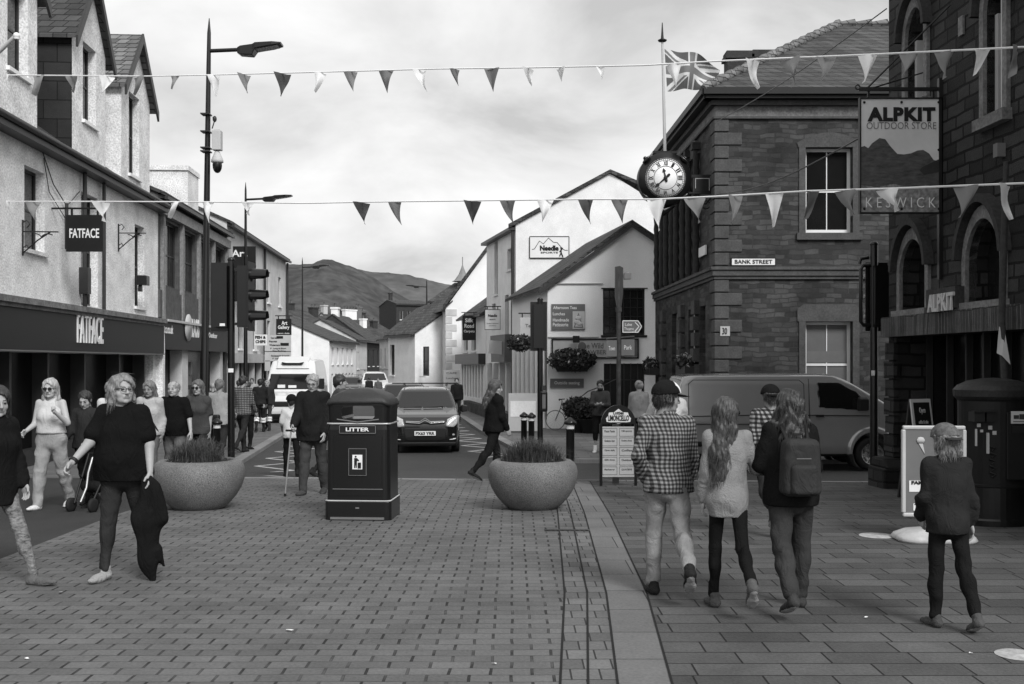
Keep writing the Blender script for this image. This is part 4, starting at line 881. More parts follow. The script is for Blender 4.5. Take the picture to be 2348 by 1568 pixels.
# flag on its pole
fp = thing('flagpole', 'slim white flagpole with a dark spike rising behind the street clock', 'flagpole', (at(1525, 350, 26.9)))
top = at(1518, 95, 26.9) - fp.location
m = MB(); m.tube([(0,0,-.35),(top.x,0,top.z)], [.045,.028], 8).box(-.06,.06,-.7,.06,-.42,-.3); m.build('pole', W['pale'], fp)
m = MB(); m.lathe([(0,0),(.1,.03),(.12,.06),(.04,.1),(.035,.14),(.03,.2),(.012,.5),(0,.52)], 12, (top.x, 0)); 
m.v = [(x, y, z+top.z-.03) for x, y, z in m.v]; m.build('finial', W['darker'], fp)
fg = thing('union_flag', 'union flag blowing to the right from the flagpole', 'flag', at(1523, 112, 26.9))
nx_, nz_ = 110, 64; m = MB(); vs = []
s_ = 26.9/F
for i in range(nx_+1):
    for j in range(nz_+1):
        a, b = i/nx_, j/nz_
        tx = (a*128 + 6*b*(1-a) - 22*b*a**1.5) ; ty = 98*b + a*a*46*(1-b) - 8*a*b + 6*math.sin(a*7+b*1.5)*a*(1-.3*b)
        vs.append((tx*s_, .16*math.sin(a*9+b*2.2)*min(1, a*3)+.1*math.sin(a*4-b*5)*a, -ty*s_))
def uj(x, y):      # x 0..2, y 0..1 -> 0 blue, 1 white, 2 red
    X, Y = x-1, y-.5
    if abs(Y) < .1 or abs(X) < .1: return 2
    if abs(Y) < .167 or abs(X) < .167: return 1
    d = (Y - X*.5 if X*Y > 0 else Y + X*.5)/1.118; 
    if abs(d) > .1: return 0
    s = 1 if (X > 0) == (Y > 0) else 1
    dd = d*(1 if X > 0 else -1)*(1 if X*Y > 0 else 1)
    return 2 if 0 < dd < .067 else 1
for i in range(nx_):
    for j in range(nz_):
        m.mi = uj(2*(i+.5)/nx_, 1-(j+.5)/nz_); k = nz_+1; b = i*k+j
        m.f.append((b, b+1, b+k+1, b+k)); m.m.append(m.mi); m.sm.append(True)
m.v = vs; m.build('cloth', [mat('flag blue', .10, .8, .08), mat('flag white', .62, .8, .05), mat('flag red', .17, .8, .08)], fg)

# ------------------------------------------------------------------ rough stone tower shop on the right
FT = Fr((5.64, 15.75), (.045, -1)); LT = 8.0; ZT = 9.4
tow = FT.root('stone_shop', 'rough dark stone shop with pointed arched windows at the right edge', 'building')
def tz(px, py, off=0.0): return FT.uz(px, py, off)
TW = []
for a, b, sill_y, top_y, spring in ((2069, 2127, 709, 548, 618), (2221, 2300, 690, 500, 590), (2081, 2124, 238, 18, 80), (2262, 2306, 262, -60, 20)):
    u0, u1 = tz(a, 0)[0], tz(b, 0)[0]; um = (a+b)/2; TW.append((u0, u1, tz(um, sill_y)[1], tz(um, top_y)[1], tz(um, spring)[1]))
zf0, zf1 = tz(2060, 768, -.1)[1], tz(2060, 722, -.1)[1]
mb = MB(); wall(mb, 0, LT, zf0, ZT, [t[:4] for t in TW], rev=.3)
wall(mb, 0, LT, -.6, zf0, [(.28, LT-2, -.5, zf0-.01)], rev=.6)
mb.add([(0,0,-.6),(0,8,-.6),(0,8,ZT),(0,0,ZT)], [(0,3,2,1)])
def gothic(u0, u1, zs, zt, n=8):      # pointed arch outline from (u0,zs) over (um,zt) to (u1,zs)
    um = (u0+u1)/2; L_ = []
    for i in range(n+1): t = i/n; L_.append((u0+(um-u0)*(1-math.cos(t*math.pi/2))**.8, zs+(zt-zs)*math.sin(t*math.pi/2)**.9))
    return L_ + [(u0+u1-x, z) for x, z in L_[::-1][1:]]
for u0, u1, z0, z1, zs in TW:      # fill the spandrels above each arch
    g = gothic(u0, u1, zs, z1); um = (u0+u1)/2; h = len(g)//2
    mb.prism([(u0, z1+.001)] + g[:h+1][::-1][::-1] , 0.0, .3) if False else None
    L1 = [(u0, z1)] + [p for p in g[:h+1]][0:]; R1_ = [p for p in g[h:]] + [(u1, z1)]
    for s_ in (g[:h+1], g[h:]):
        cx_ = u0 if s_ is not g[h:] and s_[0][0] < um-.001 else u1
        for p, q in zip(s_[:-1], s_[1:]):
            mb.add([(cx_, 0, z1), (p[0], 0, p[1]), (q[0], 0, q[1])], [(0,1,2)]); mb.add([(p[0],0,p[1]),(q[0],0,q[1]),(q[0],.3,q[1]),(p[0],.3,p[1])], [(0,1,2,3)])
mb.build('wall', W['stone_tower'], tow)
for u0, u1, z0, z1, zs in TW:
    m = MB(); g = gothic(u0-.1, u1+.1, zs, z1+.16); gi = gothic(u0+.0, u1-.0, zs, z1)
    for (a, b), (c, d) in zip(zip(g[:-1], g[1:]), zip(gi[:-1], gi[1:])):
        m.add([(a[0],-.05,a[1]),(b[0],-.05,b[1]),(d[0],-.05,d[1]),(c[0],-.05,c[1]),(a[0],.0,a[1]),(b[0],.0,b[1]),(d[0],.1,d[1]),(c[0],.1,c[1])], [(0,1,2,3),(0,4,5,1),(3,2,6,7)])
    m.box(u0-.1, u0, -.05, .1, z0, zs); m.box(u1, u1+.1, -.05, .1, z0, zs)
    m.prism([(u0-.14,z0-.14),(u1+.14,z0-.14),(u1+.14,z0-.003),(u0-.14,z0-.003)], -.12, .1)
    fr0 = m.build('window_surround', W['ashlar_pale'], tow)
    m = MB(); g = gothic(u0-.19, u1+.19, zs+.02, z1+.30); gi = gothic(u0-.12, u1+.12, zs+.02, z1+.2)
    for (a, b), (c, d) in zip(zip(g[:-1], g[1:]), zip(gi[:-1], gi[1:])):
        m.add([(a[0],-.14,a[1]),(b[0],-.14,b[1]),(d[0],-.14,d[1]),(c[0],-.14,c[1]),(a[0],0,a[1]),(b[0],0,b[1]),(d[0],0,d[1]),(c[0],0,c[1])], [(0,1,2,3),(0,4,5,1),(3,2,6,7)])
    m.build('hood_mould', W['ashlar_dark'], tow)
    w = MB().box(u0, u1, .24, .26, z0, z1).build('window', W['glass'], tow); m = MB(); c = (u0+u1)/2
    fw = .05; m.box(c-fw/2, c+fw/2, .2, .238, z0, z1-.1)
    if z0 > 4.2: m.box(u0, u0+.07, .1, .238, z0, zs); m.box(u1-.16, u1, .02, .238, z0, zs+.2); m.box(u0, u1, .12, .238, z0, z0+.08)
    m.build('frame', W['pale' if z0 > 4.2 else 'mid'], w)
m = MB(); m.box(.05, LT, -.14, .0, zf0-.02, zf0+.27); fasc = m.build('fascia', brick('flaking timber fascia', .03, .12, .02, .04, .4, .006, warp=.12, var=.6, bump=.4), tow)
u0, z0 = tz(2124, 722, -.16); u1, z1 = tz(2191, 655, -.16); MB().box(u0, u1, -.17, 0, zf0+.3, z1).build('sign_panel', W['ashlar_dark'], tow)
a, b = tz(2129, 0, -.18)[0], tz(2188, 0, -.18)[0]; zm = tz(2158, 693, -.18)[1]
text(tow, 'ALPKIT', b-a, .23, TR((a+b)/2, -.19, zm), W['pale'], depth=.03, bold=.03)
sg = MB().box(.28, LT-2, .5, .52, -.6, zf0).build('shop_window', W['shopglass'], tow)
m = MB(); 
for px in (2092, 2131, 2178, 2222, 2262, 2310): u = tz(px, 0, .45)[0]; m.box(u-.018, u+.018, .4, .49, -.3, zf0-.01)
m.box(.28, LT-2, .38, .49, -.4, .12); m.build('shop_frame', W['dark'], sg)
m = MB(); k = 0; z = zf0-.1
while z > -.5: m.box(-.02, .3+.04*(k % 2), -.05-.02*(k % 2), .02, z-.26, z-.01); z -= .27; k += 1
m.build('pier', W['stone_tower'], tow); m = MB(); m.box(-.12, .5, -.28, .1, -.4, .2); m.prism([(-.12,.2),(.5,.2),(.4,.34),(-.06,.34)], -.24, .1); m.build('plinth', W['stone_tower'], tow, bevel=.03)
m = MB(); m.box(-.25, .4, -.25, 8, ZT-.12, ZT+.1); m.build('parapet', W['ashlar_dark'], tow)
u, z = tz(2300, 345); m = MB(); m.box(u-.05, u+.05, -.10, -.0, z-.08, z+.08); m.build('alarm_box', W['mid'], tow); u, z = tz(2206, 60); MB().box(u-.06, u+.06, -.03, 0, z-.12, z+.12).build('vent_plate', W['ashlar_pale'], tow)
# leaning timber post and drooping pennant beside the shop front
a = tz(2300, 450, -.3); p0 = FT.world(a[0], -.3, 3.6); t = thing('leaning_pole', 'slanted timber pole with a torn white pennant behind the pillar box', 'pole', (p0.x, p0.y, 0))
m = MB(); m.tube([(.03,0,4.0),(.0,0,3.0),(-.02,0,2.2),(.10,0,0)], [.03,.04,.04,.04], 8); m.build('pole', W['ashlar_dark'], t)
m = MB(); m.add([(-.06,-.02,2.15),(.0,-.03,2.1),(.05,-.06,1.72),(-.04,-.05,1.82),(-.09,-.03,1.85)], [(0,1,2,3,4)]); m.build('pennant', W['pale'], t)

# big hanging sign
YA = 14.0; a, b = at(1972, 228, YA), at(2157, 487, YA); w, h = b.x-a.x, a.z-b.z
sg = thing('outdoor_shop_sign', 'large hanging sign with mountain picture and bold black lettering', 'sign', ((a.x+b.x)/2, YA, b.z))
MB().box(-w/2, w/2, -.02, .02, 0, h).build('board', mat('sign ground', .66, .6, .15, 1.5), sg)
m = MB(); f = .018; m.box(-w/2-f, w/2+f, -.035, .035, -f, 0).box(-w/2-f, w/2+f, -.035, .035, h, h+f).box(-w/2-f, -w/2, -.035, .035, 0, h).box(w/2, w/2+f, -.035, .035, 0, h); m.build('frame', W['darker'], sg)
mt = MB(); pts = [(-.5,.575),(-.455,.585),(-.41,.565),(-.36,.61),(-.27,.655),(-.2,.645),(-.14,.585),(-.05,.515),(.03,.51),(.12,.52),(.2,.545),(.27,.55),(.34,.52),(.4,.46),(.44,.455),(.5,.48)]
mt.prism([(x*w, z*h) for x, z in [(-.5,.2)] + pts + [(.5,.2)]], -.024, -.0205); mt.build('painted_mountain', mat('painted mountain', .075, .6, .5, 9, stretch=(1, 1, 3)), sg)
m = MB(); m.prism([(x*w, z*h) for x, z in ((-.5,0),(.5,0),(.5,.2),(.3,.24),(.1,.22),(-.1,.25),(-.3,.22),(-.5,.24))], -.026, -.0245); m.build('painted_shore', mat('painted shore', .22, .6, .4, 12, speck=.3, bs=25), sg)
m = MB(); m.prism([(x*w, z*h) for x, z in ((.5,.48),(.38,.44),(.26,.40),(.22,.37),(.28,.33),(.5,.36))], -.0275, -.0265); m.build('painted_crag', W['dark'], sg)
text(sg, 'ALPKIT', .84*w, .125*h, TR(0, -.026, .865*h), W['darker'], bold=.055, sp_=1.12); text(sg, 'OUTDOOR STORE', .86*w, .06*h, TR(0, -.024, .765*h), W['mid'], bold=-.012); text(sg, 'K E S W I C K', .86*w, .09*h, TR(-.01*w, -.03, .085*h), W['trim_white'], bold=-.01)
m = MB()
for x, z in ((-.46,.97),(0,.97),(.46,.97),(-.46,.03),(0,.03),(.46,.03),(.46,.55)): m.sphere((x*w,-.03,z*h), (.018,.01,.018), 8, 6)
m.build('bolt', W['darker'], sg)
br = thing('sign_bracket', 'black iron bracket with wire stays carrying the large hanging sign', 'bracket', ((a.x+b.x)/2, YA, b.z)); q = lambda px, py, y=YA: at(px, py, y) - br.location
hb = q(1972, 205).z; pw = q(2166, 0).x; wl = FT.world(15.75-YA, 0, 0).x - br.location.x
m = MB(); m.box(q(1968, 0).x, wl+.03, -.02, .02, hb-.02, hb+.025); m.box(wl-.05, wl+.02, -.035, .035, q(0, 640).z, q(0, 180).z)
for x in (-w*.4, w*.4): m.box(x-.015, x+.015, -.01, .01, h+.012, hb-.02)
m.tube([(q(1985, 198).x, 0, hb), (wl-.02, -.3, q(0, 30).z)], .012, 5); m.tube([(q(1990, 198).x, 0, hb), (wl, .5, q(0, 140).z)], .01, 5); m.tube([(q(1966,195).x+.03*math.cos(t), 0, hb+.03+.03*math.sin(t)) for t in [i*.6 for i in range(11)]], .01, 5)
m.build('arm', W['iron'], br)
cb = [thing('overhead_cable', 'thin cable sagging from the clock bracket up to the hanging sign', 'cable'), thing('overhead_cable', 'thin cable slanting from the bank cornice to the top of the stone shop', 'cable')]
pA, pB = at(1643, 446, 25.4), at(1985, 308, 14.2); MB().tube([pA.lerp(pB, t)-Vector((0,0,.18*math.sin(math.pi*t))) for t in [i/12 for i in range(13)]], .012, 5).build('cable', W['dark'], cb[0])
pA, pB = at(1638, 281, 25.2), at(2032, 20, 15.7); MB().tube([pA.lerp(pB, t)-Vector((0,0,.1*math.sin(math.pi*t))) for t in [i/12 for i in range(13)]], .01, 5).build('cable', W['mid'], cb[1])

# ------------------------------------------------------------------ lamp columns
def lamp(px, Y, top_py, side, arm_dz, label, r=.085, arm=.62, head=1.05, zb=None):
    b = Vector(((px-CX)/F*Y, Y, gz(Y))); H = at(px, top_py, Y).z - b.z; l = thing('lamp_column', label, 'street lamp', b, 0, 'tall lamp columns along the street')
    MB().tube([(0,0,0),(0,0,2.2),(0,0,2.25),(0,0,H*.66),(0,0,H*.9),(0,0,H-.28),(0,0,H)], [r,r,r*.86,r*.66,r*.5,r*.42,.008], 12).build('pole', W['blackgloss'], l)
    z = H-arm_dz; m = MB(); m.tube([(0,0,z),(side*arm,0,z+.03)], .038, 8); m.build('arm', W['blackgloss'], l)
    m = MB(); s = side; rings = []
    for x, hw, z0, z1 in ((arm,.05,-.04,.07),(arm+.06,.09,-.08,.09),(arm+head*.35,.11,-.09,.12),(arm+head*.42,.15,.02,.14),(arm+head*.8,.16,.08,.16),(arm+head,.12,.12,.16)):
        rings.append([(s*x,-hw,z+z0),(s*x,hw,z+z0),(s*x,hw,z+z1),(s*x,-hw,z+z1)])
    m.loft(rings); hd = m.build('lantern', W['blackgloss'], l, bevel=.015)
    x0, x1 = sorted((s*(arm+head*.45), s*(arm+head*.93))); MB().add([(x0,-.12,z+.018 if s>0 else z+.1),(x1,-.12,z+.1 if s>0 else z+.018),(x1,.12,z+.1 if s>0 else z+.018),(x0,.12,z+.018 if s>0 else z+.1)], [(0,1,2,3)]).build('lens', W['pale'], hd)
    return l
L1_ = lamp(466, 20, 42, 1, .62, 'nearest tall black lamp column, with camera dome, beside the left planter', arm=.55, head=.84)
L1_.rotation_euler = (0, math.radians(.75), 0)
lamp(563, 37.8, 418, 1, .62, 'second black lamp column, behind the traffic signal on the left')
lamp(693, 64.8, 590, 1, .62, 'third lamp column, standing in front of the white cottage gable')
lamp(978, 84, 640, -1, .62, 'far lamp column on the right, lantern pointing left', r=.12)
def part_on(parent, mb, name, m): return mb.build(name, m, parent)
cc = thing('security_camera', 'white equipment box and dark dome camera clamped to the lamp column', 'camera', at(478, 345, 19.95)); s_ = 20/F
m = MB(); m.box(10*s_, 30*s_, -.08, .08, 0, 45*s_); m.box(14*s_,26*s_,-.05,.05,45*s_,48*s_); m.build('box', W['pale'], cc, bevel=.01)
m = MB(); 
for z in (82, 42, 5, -3): m.box(-13*s_-.02, 5*s_, -.11, .1, z*s_-.01, z*s_+.012)
m.box(0, 12*s_, -.02, .02, 2*s_, 4*s_); m.tube([(8*s_,0,50*s_),(13*s_,0,66*s_),(10*s_,0,76*s_)], .012, 5); m.sphere((14*s_,0,72*s_), (.04,.04,.06)); m.build('mounting', W['dark'], cc)
m = MB(); m.lathe([(.03,-2*s_),(.05,-4*s_),(13.5*s_,-22*s_),(14*s_,-27*s_),(10*s_,-29*s_)], 16, (20*s_, 0)); m.build('shroud', W['pale'], cc)
m = MB(); m.sphere((20*s_,0,-34*s_), (11*s_,11*s_,18*s_)); m.build('dome', W['blackgloss'], cc)

# ------------------------------------------------------------------ traffic signals
def head(mb, x, z, ang, board=True, bw=.36, bh=1.06):
    T = Matrix.Translation((x, 0, z)) @ Matrix.Rotation(ang, 4, 'Z'); mb.T = T      # lights face local -y
    mb.box(-.11, .11, -.06, .12, -.47, .47)
    if board: mb.box(-bw/2, bw/2, -.075, -.062, -bh/2, bh/2)
    for k in range(3):
        c = (.32-.32*k); n = 12; vs = []
        for yy, rr, dz in ((-.075, .115, 0), (-.32, .10, 0)):
            for i in range(n+1): t = math.pi*(-.12)+math.pi*1.24*i/n; vs.append((rr*math.cos(t), yy if i not in (0, n) or yy > -.1 else yy+.08, c+rr*math.sin(t)))
        mb.add(vs, [(i, i+1, n+2+i, n+1+i) for i in range(n)])
        mb.sphere((0, -.075, c), (.095, .02, .095), 10, 6)
def signal(px, Y, label, zt, heads, r=.057, extra=None):
    b = Vector(((px-CX)/F*Y, Y, gz(Y))); t = thing('traffic_signal', label, 'traffic light', b, 0, 'black traffic signals around the junction')
    H = at(px, zt, Y).z - b.z; MB().tube([(0,0,0),(0,0,H)], r, 12).lathe([(r,H),(r*1.15,H+.01),(r*.8,H+.05),(0,H+.06)], 12).build('pole', W['blackgloss'], t)
    for x, py, ang, bd in heads:
        m = MB(); head(m, x, at(px, py, Y).z - b.z, ang, bd); m.T = Matrix.Identity(4); z = at(px, py, Y).z - b.z
        m.box(min(0, x), max(0, x), -.02, .02, z+.40, z+.44); m.box(min(0, x), max(0, x), -.02, .02, z-.44, z-.40); m.build('signal_head', W['blackgloss'], t)
    return t
tl = signal(530, 16.2, 'double headed traffic signal rising from behind the left stone planter', 598, [(-.15, 680, math.pi, True), (.24, 680, math.radians(88), True)], r=.055)
m = MB(); z = at(0, 745, 16.2).z-tl.location.z; m.box(-.14,-.06,-.14,-.125,z-.02,z+.02); m.build('label_plate', W['trim_white'], tl)
m = MB(); z = at(0, 849, 16.2).z-tl.location.z; m.box(-.03,.05,-.065,-.058,z-.03,z+.03); m.build('label_plate', W['trim_white'], tl)
signal(1238, 22.6, 'traffic signal with push button in the middle, behind the right planter', 688, [(-.03, 748, math.pi, True)], r=.06)
pb = thing('push_button_unit', 'small black pedestrian push button box on the middle signal pole', 'push button', at(1247, 920, 22.45)); MB().box(-.08,.07,-.1,.05,-.22,.22).build('case', W['blackgloss'], pb, bevel=.03); MB().box(-.04,.03,-.106,-.101,-.15,.15).build('face', W['mid'], pb); MB().box(-.05,.03,-.05,.05,.23,.34).build('cap', W['dark'], pb)
tr = signal(2003, 16.2, 'tall right traffic signal seen from behind, left of the stone shop', 562, [(.07, 680, math.pi+.12, True)], r=.062)
zz0, zz1 = at(0, 608, 16.2).z-tr.location.z, at(0, 745, 16.2).z-tr.location.z; xl = -30/F*16.2
m = MB(); m.tube([(0,0,zz0),(xl*.8,0,zz0+.0),(xl,0,zz0-.06),(xl,0,zz1+.05),(xl*.8,0,zz1),(0,0,zz1)], .03, 8); m.tube([(xl*.4,0,zz0+.12),(xl,0,zz0+.1),(xl*1.1,0,zz0+.02)], .03, 8); m.build('side_frame', W['blackgloss'], tr)
m = MB(); z = at(0, 855, 16.2).z-tr.location.z; m.box(-.06,-.01,-.07,-.06,z-.04,z+.04); m.build('label_plate', W['trim_white'], tr)

# ------------------------------------------------------------------ bollards
def bollard_parts(b):
    MB().lathe([(.085,0),(.085,.05),(.07,.07),(.068,.80),(.078,.81),(.078,.82)], 20).build('shaft', W['blackgloss'], b)
    MB().lathe([(.066,.82),(.066,.885)], 20).build('band', W['trim_white'], b)
    MB().lathe([(.066,.885),(.1,.895),(.105,.925),(.09,.95),(.05,.975),(.03,1.0),(0,1.01)], 20).build('cap', W['blackgloss'], b)
b0 = None
for px, Y, lab in ((1307, 17.1, 'nearest bollard, with pale collar, right of the right hand planter'), (1201, 24.2, 'left of the twin bollards on the pavement corner'), (1218, 23.9, 'right of the twin bollards on the pavement corner'), (497, 19.3, 'bollard partly hidden by the left planter, beside the lamp column'), (597, 39, 'far bollard on the left pavement near the walkers')):
    if b0 is None: b = b0 = thing('bollard', lab, 'bollard', (0,0,0), 0, 'black bollards with pale collars'); bollard_parts(b)
    else: b = copy_tree(b0); b['label'] = lab
    b.location = ((px-CX)/F*Y, Y, gz(Y))

# ------------------------------------------------------------------ finger post
YF = 24.5; fpz = gz(YF); f0 = thing('finger_post', 'dark finger post with several arrow boards in front of the cafe', 'signpost', ((1418-CX)/F*YF, YF, fpz)); s_ = YF/F
def fz(py): return at(0, py, YF).z - fpz
MB().tube([(0,0,0),(0,0,fz(618))], .055, 10).tube([(0,0,fz(715)),(0,0,fz(705))], .075, 10).build('post', mat('weathered post', .05, .6, .6, 8), f0)
m = MB(); m.prism([(-.085,fz(660)),(-.085,fz(612)),(.02,fz(610)),(.1,fz(614)),(.1,fz(670)),(.05,fz(712)),(-.03,fz(712)),(-.085,fz(680))], -.05, .05); m.build('edge_on_sign', W['dark'], f0)
m = MB(); m.box(.12,.28,-.09,.09,fz(640),fz(627)); m.lathe([(.08,fz(627)),(.06,fz(624)),(0,fz(623))], 10, (.2,0)); m.build('lamp_head', W['mid'], f0)
m = MB(); m.prism([(9*s_,fz(762)),(9*s_,fz(736)),(44*s_,fz(736)),(52*s_,fz(749)),(44*s_,fz(762))], -.03, -.01); bd = m.build('arrow_board', W['mid'], f0)
m = MB(); 
for q in (((9,762),(9,736)),((9,736),(44,736)),((44,736),(52,749)),((52,749),(44,762)),((44,762),(9,762)),((37,739),(46,749)),((46,749),(37,760))): m.tube([(q[0][0]*s_,-.035,fz(q[0][1])),(q[1][0]*s_,-.035,fz(q[1][1]))], .012, 4)
m.build('border', W['trim_white'], bd); text(bd, 'Lake', .16, .07, TR(22*s_,-.037,fz(744)), W['trim_white']); text(bd, 'Theatre', .22, .07, TR(23*s_,-.037,fz(754)), W['trim_white'])
for i, (x0, x1, y0, y1, t) in enumerate(((-28, -4, 780, 817, 'Town'), (6, 36, 778, 815, 'Park'))):
    b = MB().box(x0*s_, x1*s_, -.03, .01, fz(y1), fz(y0)).build('arrow_board', W['mid'], f0); text(b, t, (x1-x0)*s_*.6, .1, TR((x0+x1)/2*s_, -.035, fz((y0+y1)/2)), W['trim_white'])
m = MB(); m.tube([(-28*s_,0,fz(777)),(36*s_,0,fz(772))], .035, 6); m.tube([(-28*s_,0,fz(820)),(36*s_,0,fz(812))], .03, 6); m.build('arm', W['dark'], f0)

# ------------------------------------------------------------------ litter bin
YL = 11.95; lb = thing('litter_bin', 'large black hooded litter bin with gilded bands in the middle of the square', 'litter bin', ((833-CX)/F*YL, YL, gz(YL)), math.radians(-4)); k_ = YL/F
def rrect(hx, hy, r, z, n=5):
    pts = []
    for cx_, cy_, a0 in ((hx-r, -hy+r, -90), (hx-r, hy-r, 0), (-hx+r, hy-r, 90), (-hx+r, -hy+r, 180)):
        for i in range(n+1): t = math.radians(a0+90*i/n); pts.append((cx_+r*math.cos(t), cy_+r*math.sin(t), z))
    return pts
HX = .365
m = MB(); m.loft([rrect(HX*1.02,.315,.06,0),rrect(HX*1.02,.315,.06,.205),rrect(HX*.985,.3,.06,.215)], smooth=False); m.build('base', W['blackgloss'], lb, bevel=.008)
m = MB(); m.loft([rrect(HX*.975,.295,.07,.21),rrect(HX*.965,.29,.07,1.0),rrect(HX*.95,.285,.07,1.06)]); m.box(-.27,.27,-.302,-.29,.27,.93); m.build('body', W['blackgloss'], lb)
m = MB(); m.loft([rrect(HX*.95,.285,.08,1.075),rrect(HX*.97,.29,.08,1.27),[(x,y,z-.06*abs(x/HX)**2) for x,y,z in rrect(HX*.95,.285,.09,1.345)]]); hood = m.build('hood', W['blackgloss'], lb)
cut = MB(); cut.loft([[(x, y, z) for x, z in reversed((( -.165,1.12),(.165,1.12),(.185,1.145),(.185,1.235),(.165,1.265),(-.165,1.265),(-.185,1.235),(-.185,1.145)))] for y in (-.6,.6)]); co = cut.build('cut', W['darker'], lb)
bm_ = hood.modifiers.new('b', 'BOOLEAN'); bm_.object = co; bm_.operation = 'DIFFERENCE'; bm_.solver = 'EXACT'
dg = bpy.context.evaluated_depsgraph_get(); dg.update(); me = bpy.data.meshes.new_from_object(hood.evaluated_get(dg)); hood.modifiers.clear()
co_l = lb.matrix_world; hood.data = me; bpy.data.objects.remove(co)
m = MB(); rings = []
for hx, hy, z in ((HX*.96,.30,1.325),(HX*1.0,.325,1.335),(HX*1.0,.325,1.365),(HX*.95,.30,1.40),(HX*.82,.26,1.432),(HX*.55,.18,1.455),(HX*.15,.06,1.462)): 
    rings.append([(x, y, z + (-.075*abs(x/HX)**2)) for x, y, _ in rrect(hx, hy, min(.09, hy*.8), z)])
m.loft(rings, smooth=True); m.build('lid', mat('dusty lid', .03, .5, .2, 3, .4, 90, speck=.25), lb)
m = MB(); m.loft([rrect(HX*.985,.302,.07,1.06),rrect(HX*.99,.306,.07,1.068),rrect(HX*.985,.302,.07,1.076)], cap=False); m.build('band', W['gold'], lb)
m = MB(); m.loft([rrect(HX*1.01,.315,.06,.206),rrect(HX*1.02,.32,.06,.214),rrect(HX*.99,.31,.06,.222)], cap=False); m.build('band', W['gold'], lb)
m = MB(); m.box(-.2,.2,-.312,-.303,.965,1.045); pl = m.build('name_plate', W['darker'], lb); m = MB()
for q in ((-.205,.205,.96,.966),(-.205,.205,1.044,1.05),(-.205,-.199,.96,1.05),(.199,.205,.96,1.05)): m.box(q[0],q[1],-.316,-.304,q[2],q[3])
m.build('plate_border', W['mid'], pl); text(pl, 'LITTER', .26, .042, TR(-.0,-.315,1.005), W['trim_white'], bold=.025)
m = MB(); m.tube([(-.235,-.295,1.115),(0,-.31,1.085),(.235,-.295,1.115)], .008, 5); m.build('lip', W['mid'], lb)
m = MB(); m.box(-.095,.095,-.316,-.303,.50,.79); ap = m.build('sticker_panel', W['darker'], lb, bevel=.02); m = MB()
for q in ((-.1,.1,.495,.5),(-.1,.1,.79,.795),(-.1,-.095,.5,.79),(.095,.1,.5,.79)): m.box(q[0],q[1],-.318,-.304,q[2],q[3])
m.build('panel_border', W['mid'], ap); m = MB(); m.box(-.055,.055,-.321,-.317,.565,.725); m.build('sticker', W['trim_white'], ap)
m = MB(); m.sphere((-.018,-.323,.705), (.011,.003,.011), 8, 6); m.prism([(-.035,.58),(-.02,.58),(-.018,.63),(-.012,.58),(-.004,.58),(-.004,.66),(.02,.655),(.02,.665),(-.004,.69),(-.034,.69)], -.325, -.322); m.box(.005,.042,-.325,-.322,.575,.64); m.build('figure', W['darker'], ap)
m = MB(); m.box(-.02,.02,-.33,-.318,.13,.145); m.box(-.3,.3,-.34,-.3,.012,.035); m.box(-.28,.28,-.308,-.303,.34,.348); m.build('lock', W['mid'], lb)

# ------------------------------------------------------------------ stone planters with grasses
def planter(px, label, glabel, seed):
    Y = 12.75; c = Vector(((px-CX)/F*Y, Y, gz(Y))); t = thing('stone_planter', label, 'planter', c, 0, 'round granite planters'); s = .555
    prof = [(.0,0),(.26,0),(.30,.008),(.36,.06),(.44,.15),(.505,.26),(.54,.37),(.545,.45),(.53,.515),(.50,.56),(.46,.585),(.425,.59),(.40,.58),(.39,.56),(.385,.50)]
    MB().lathe(prof, 56).build('bowl', W['granite'], t)
    MB().lathe([(0,.53),(.39,.51)], 24).build('soil', W['soil'], t)
    g = thing('ornamental_grass', glabel, 'plant', (c.x, c.y, c.z+.52), 0, 'grasses growing in the planters'); r = random.Random(seed); mb = MB()
    cl = [(r.uniform(-.28,.28), r.uniform(-.22,.22), r.uniform(.5,1)) for _ in range(9)]
    for i in range(3000):
        cx_, cy_, hs = cl[i % 9]; x, y = cx_+r.gauss(0,.07), cy_+r.gauss(0,.06)
        if x*x+y*y > .145: continue
        a = r.uniform(0, 6.28); h = r.uniform(.20,.40)*(.45+.55*hs)*(1.08-1.3*abs(x)); ln = r.uniform(.03,.24); w = r.uniform(.0018,.004); dx, dy = math.cos(a)*ln, math.sin(a)*ln; nx2, ny2 = -math.sin(a)*w, math.cos(a)*w
        p = [(x,y,0),(x+dx*.25,y+dy*.25,h*.6),(x+dx*.65,y+dy*.65,h*.95),(x+dx,y+dy,h*.9)]
        vs = []; 
        for k, (px_, py_, pz) in enumerate(p): f = 1-k*.3; vs += [(px_-nx2*f,py_-ny2*f,pz),(px_+nx2*f,py_+ny2*f,pz)]
        mb.add(vs, [(0,1,3,2),(2,3,5,4),(4,5,7,6)])
    for i in range(500):
        a = r.uniform(0, 6.28); d = r.uniform(.1,.38); c2 = Vector((math.cos(a)*d, math.sin(a)*d, r.uniform(0,.06))); s2 = r.uniform(.008,.018)
        mb.mi = 1 if r.random() < .06 else 0; mb.add([c2+Vector((-s2,0,0)), c2+Vector((0,-s2*.5,s2)), c2+Vector((s2,0,s2*.5)), c2+Vector((0,s2,0))], [(0,1,2,3)])
    mb.build('blades', [W['blade'], W['petal']], g)
planter(456, 'round granite planter left of the litter bin', 'dark wispy grass filling the planter left of the litter bin', 1)
planter(1221, 'round granite planter right of the litter bin, behind it the bollard', 'dark wispy grass mound in the planter right of the litter bin', 2)

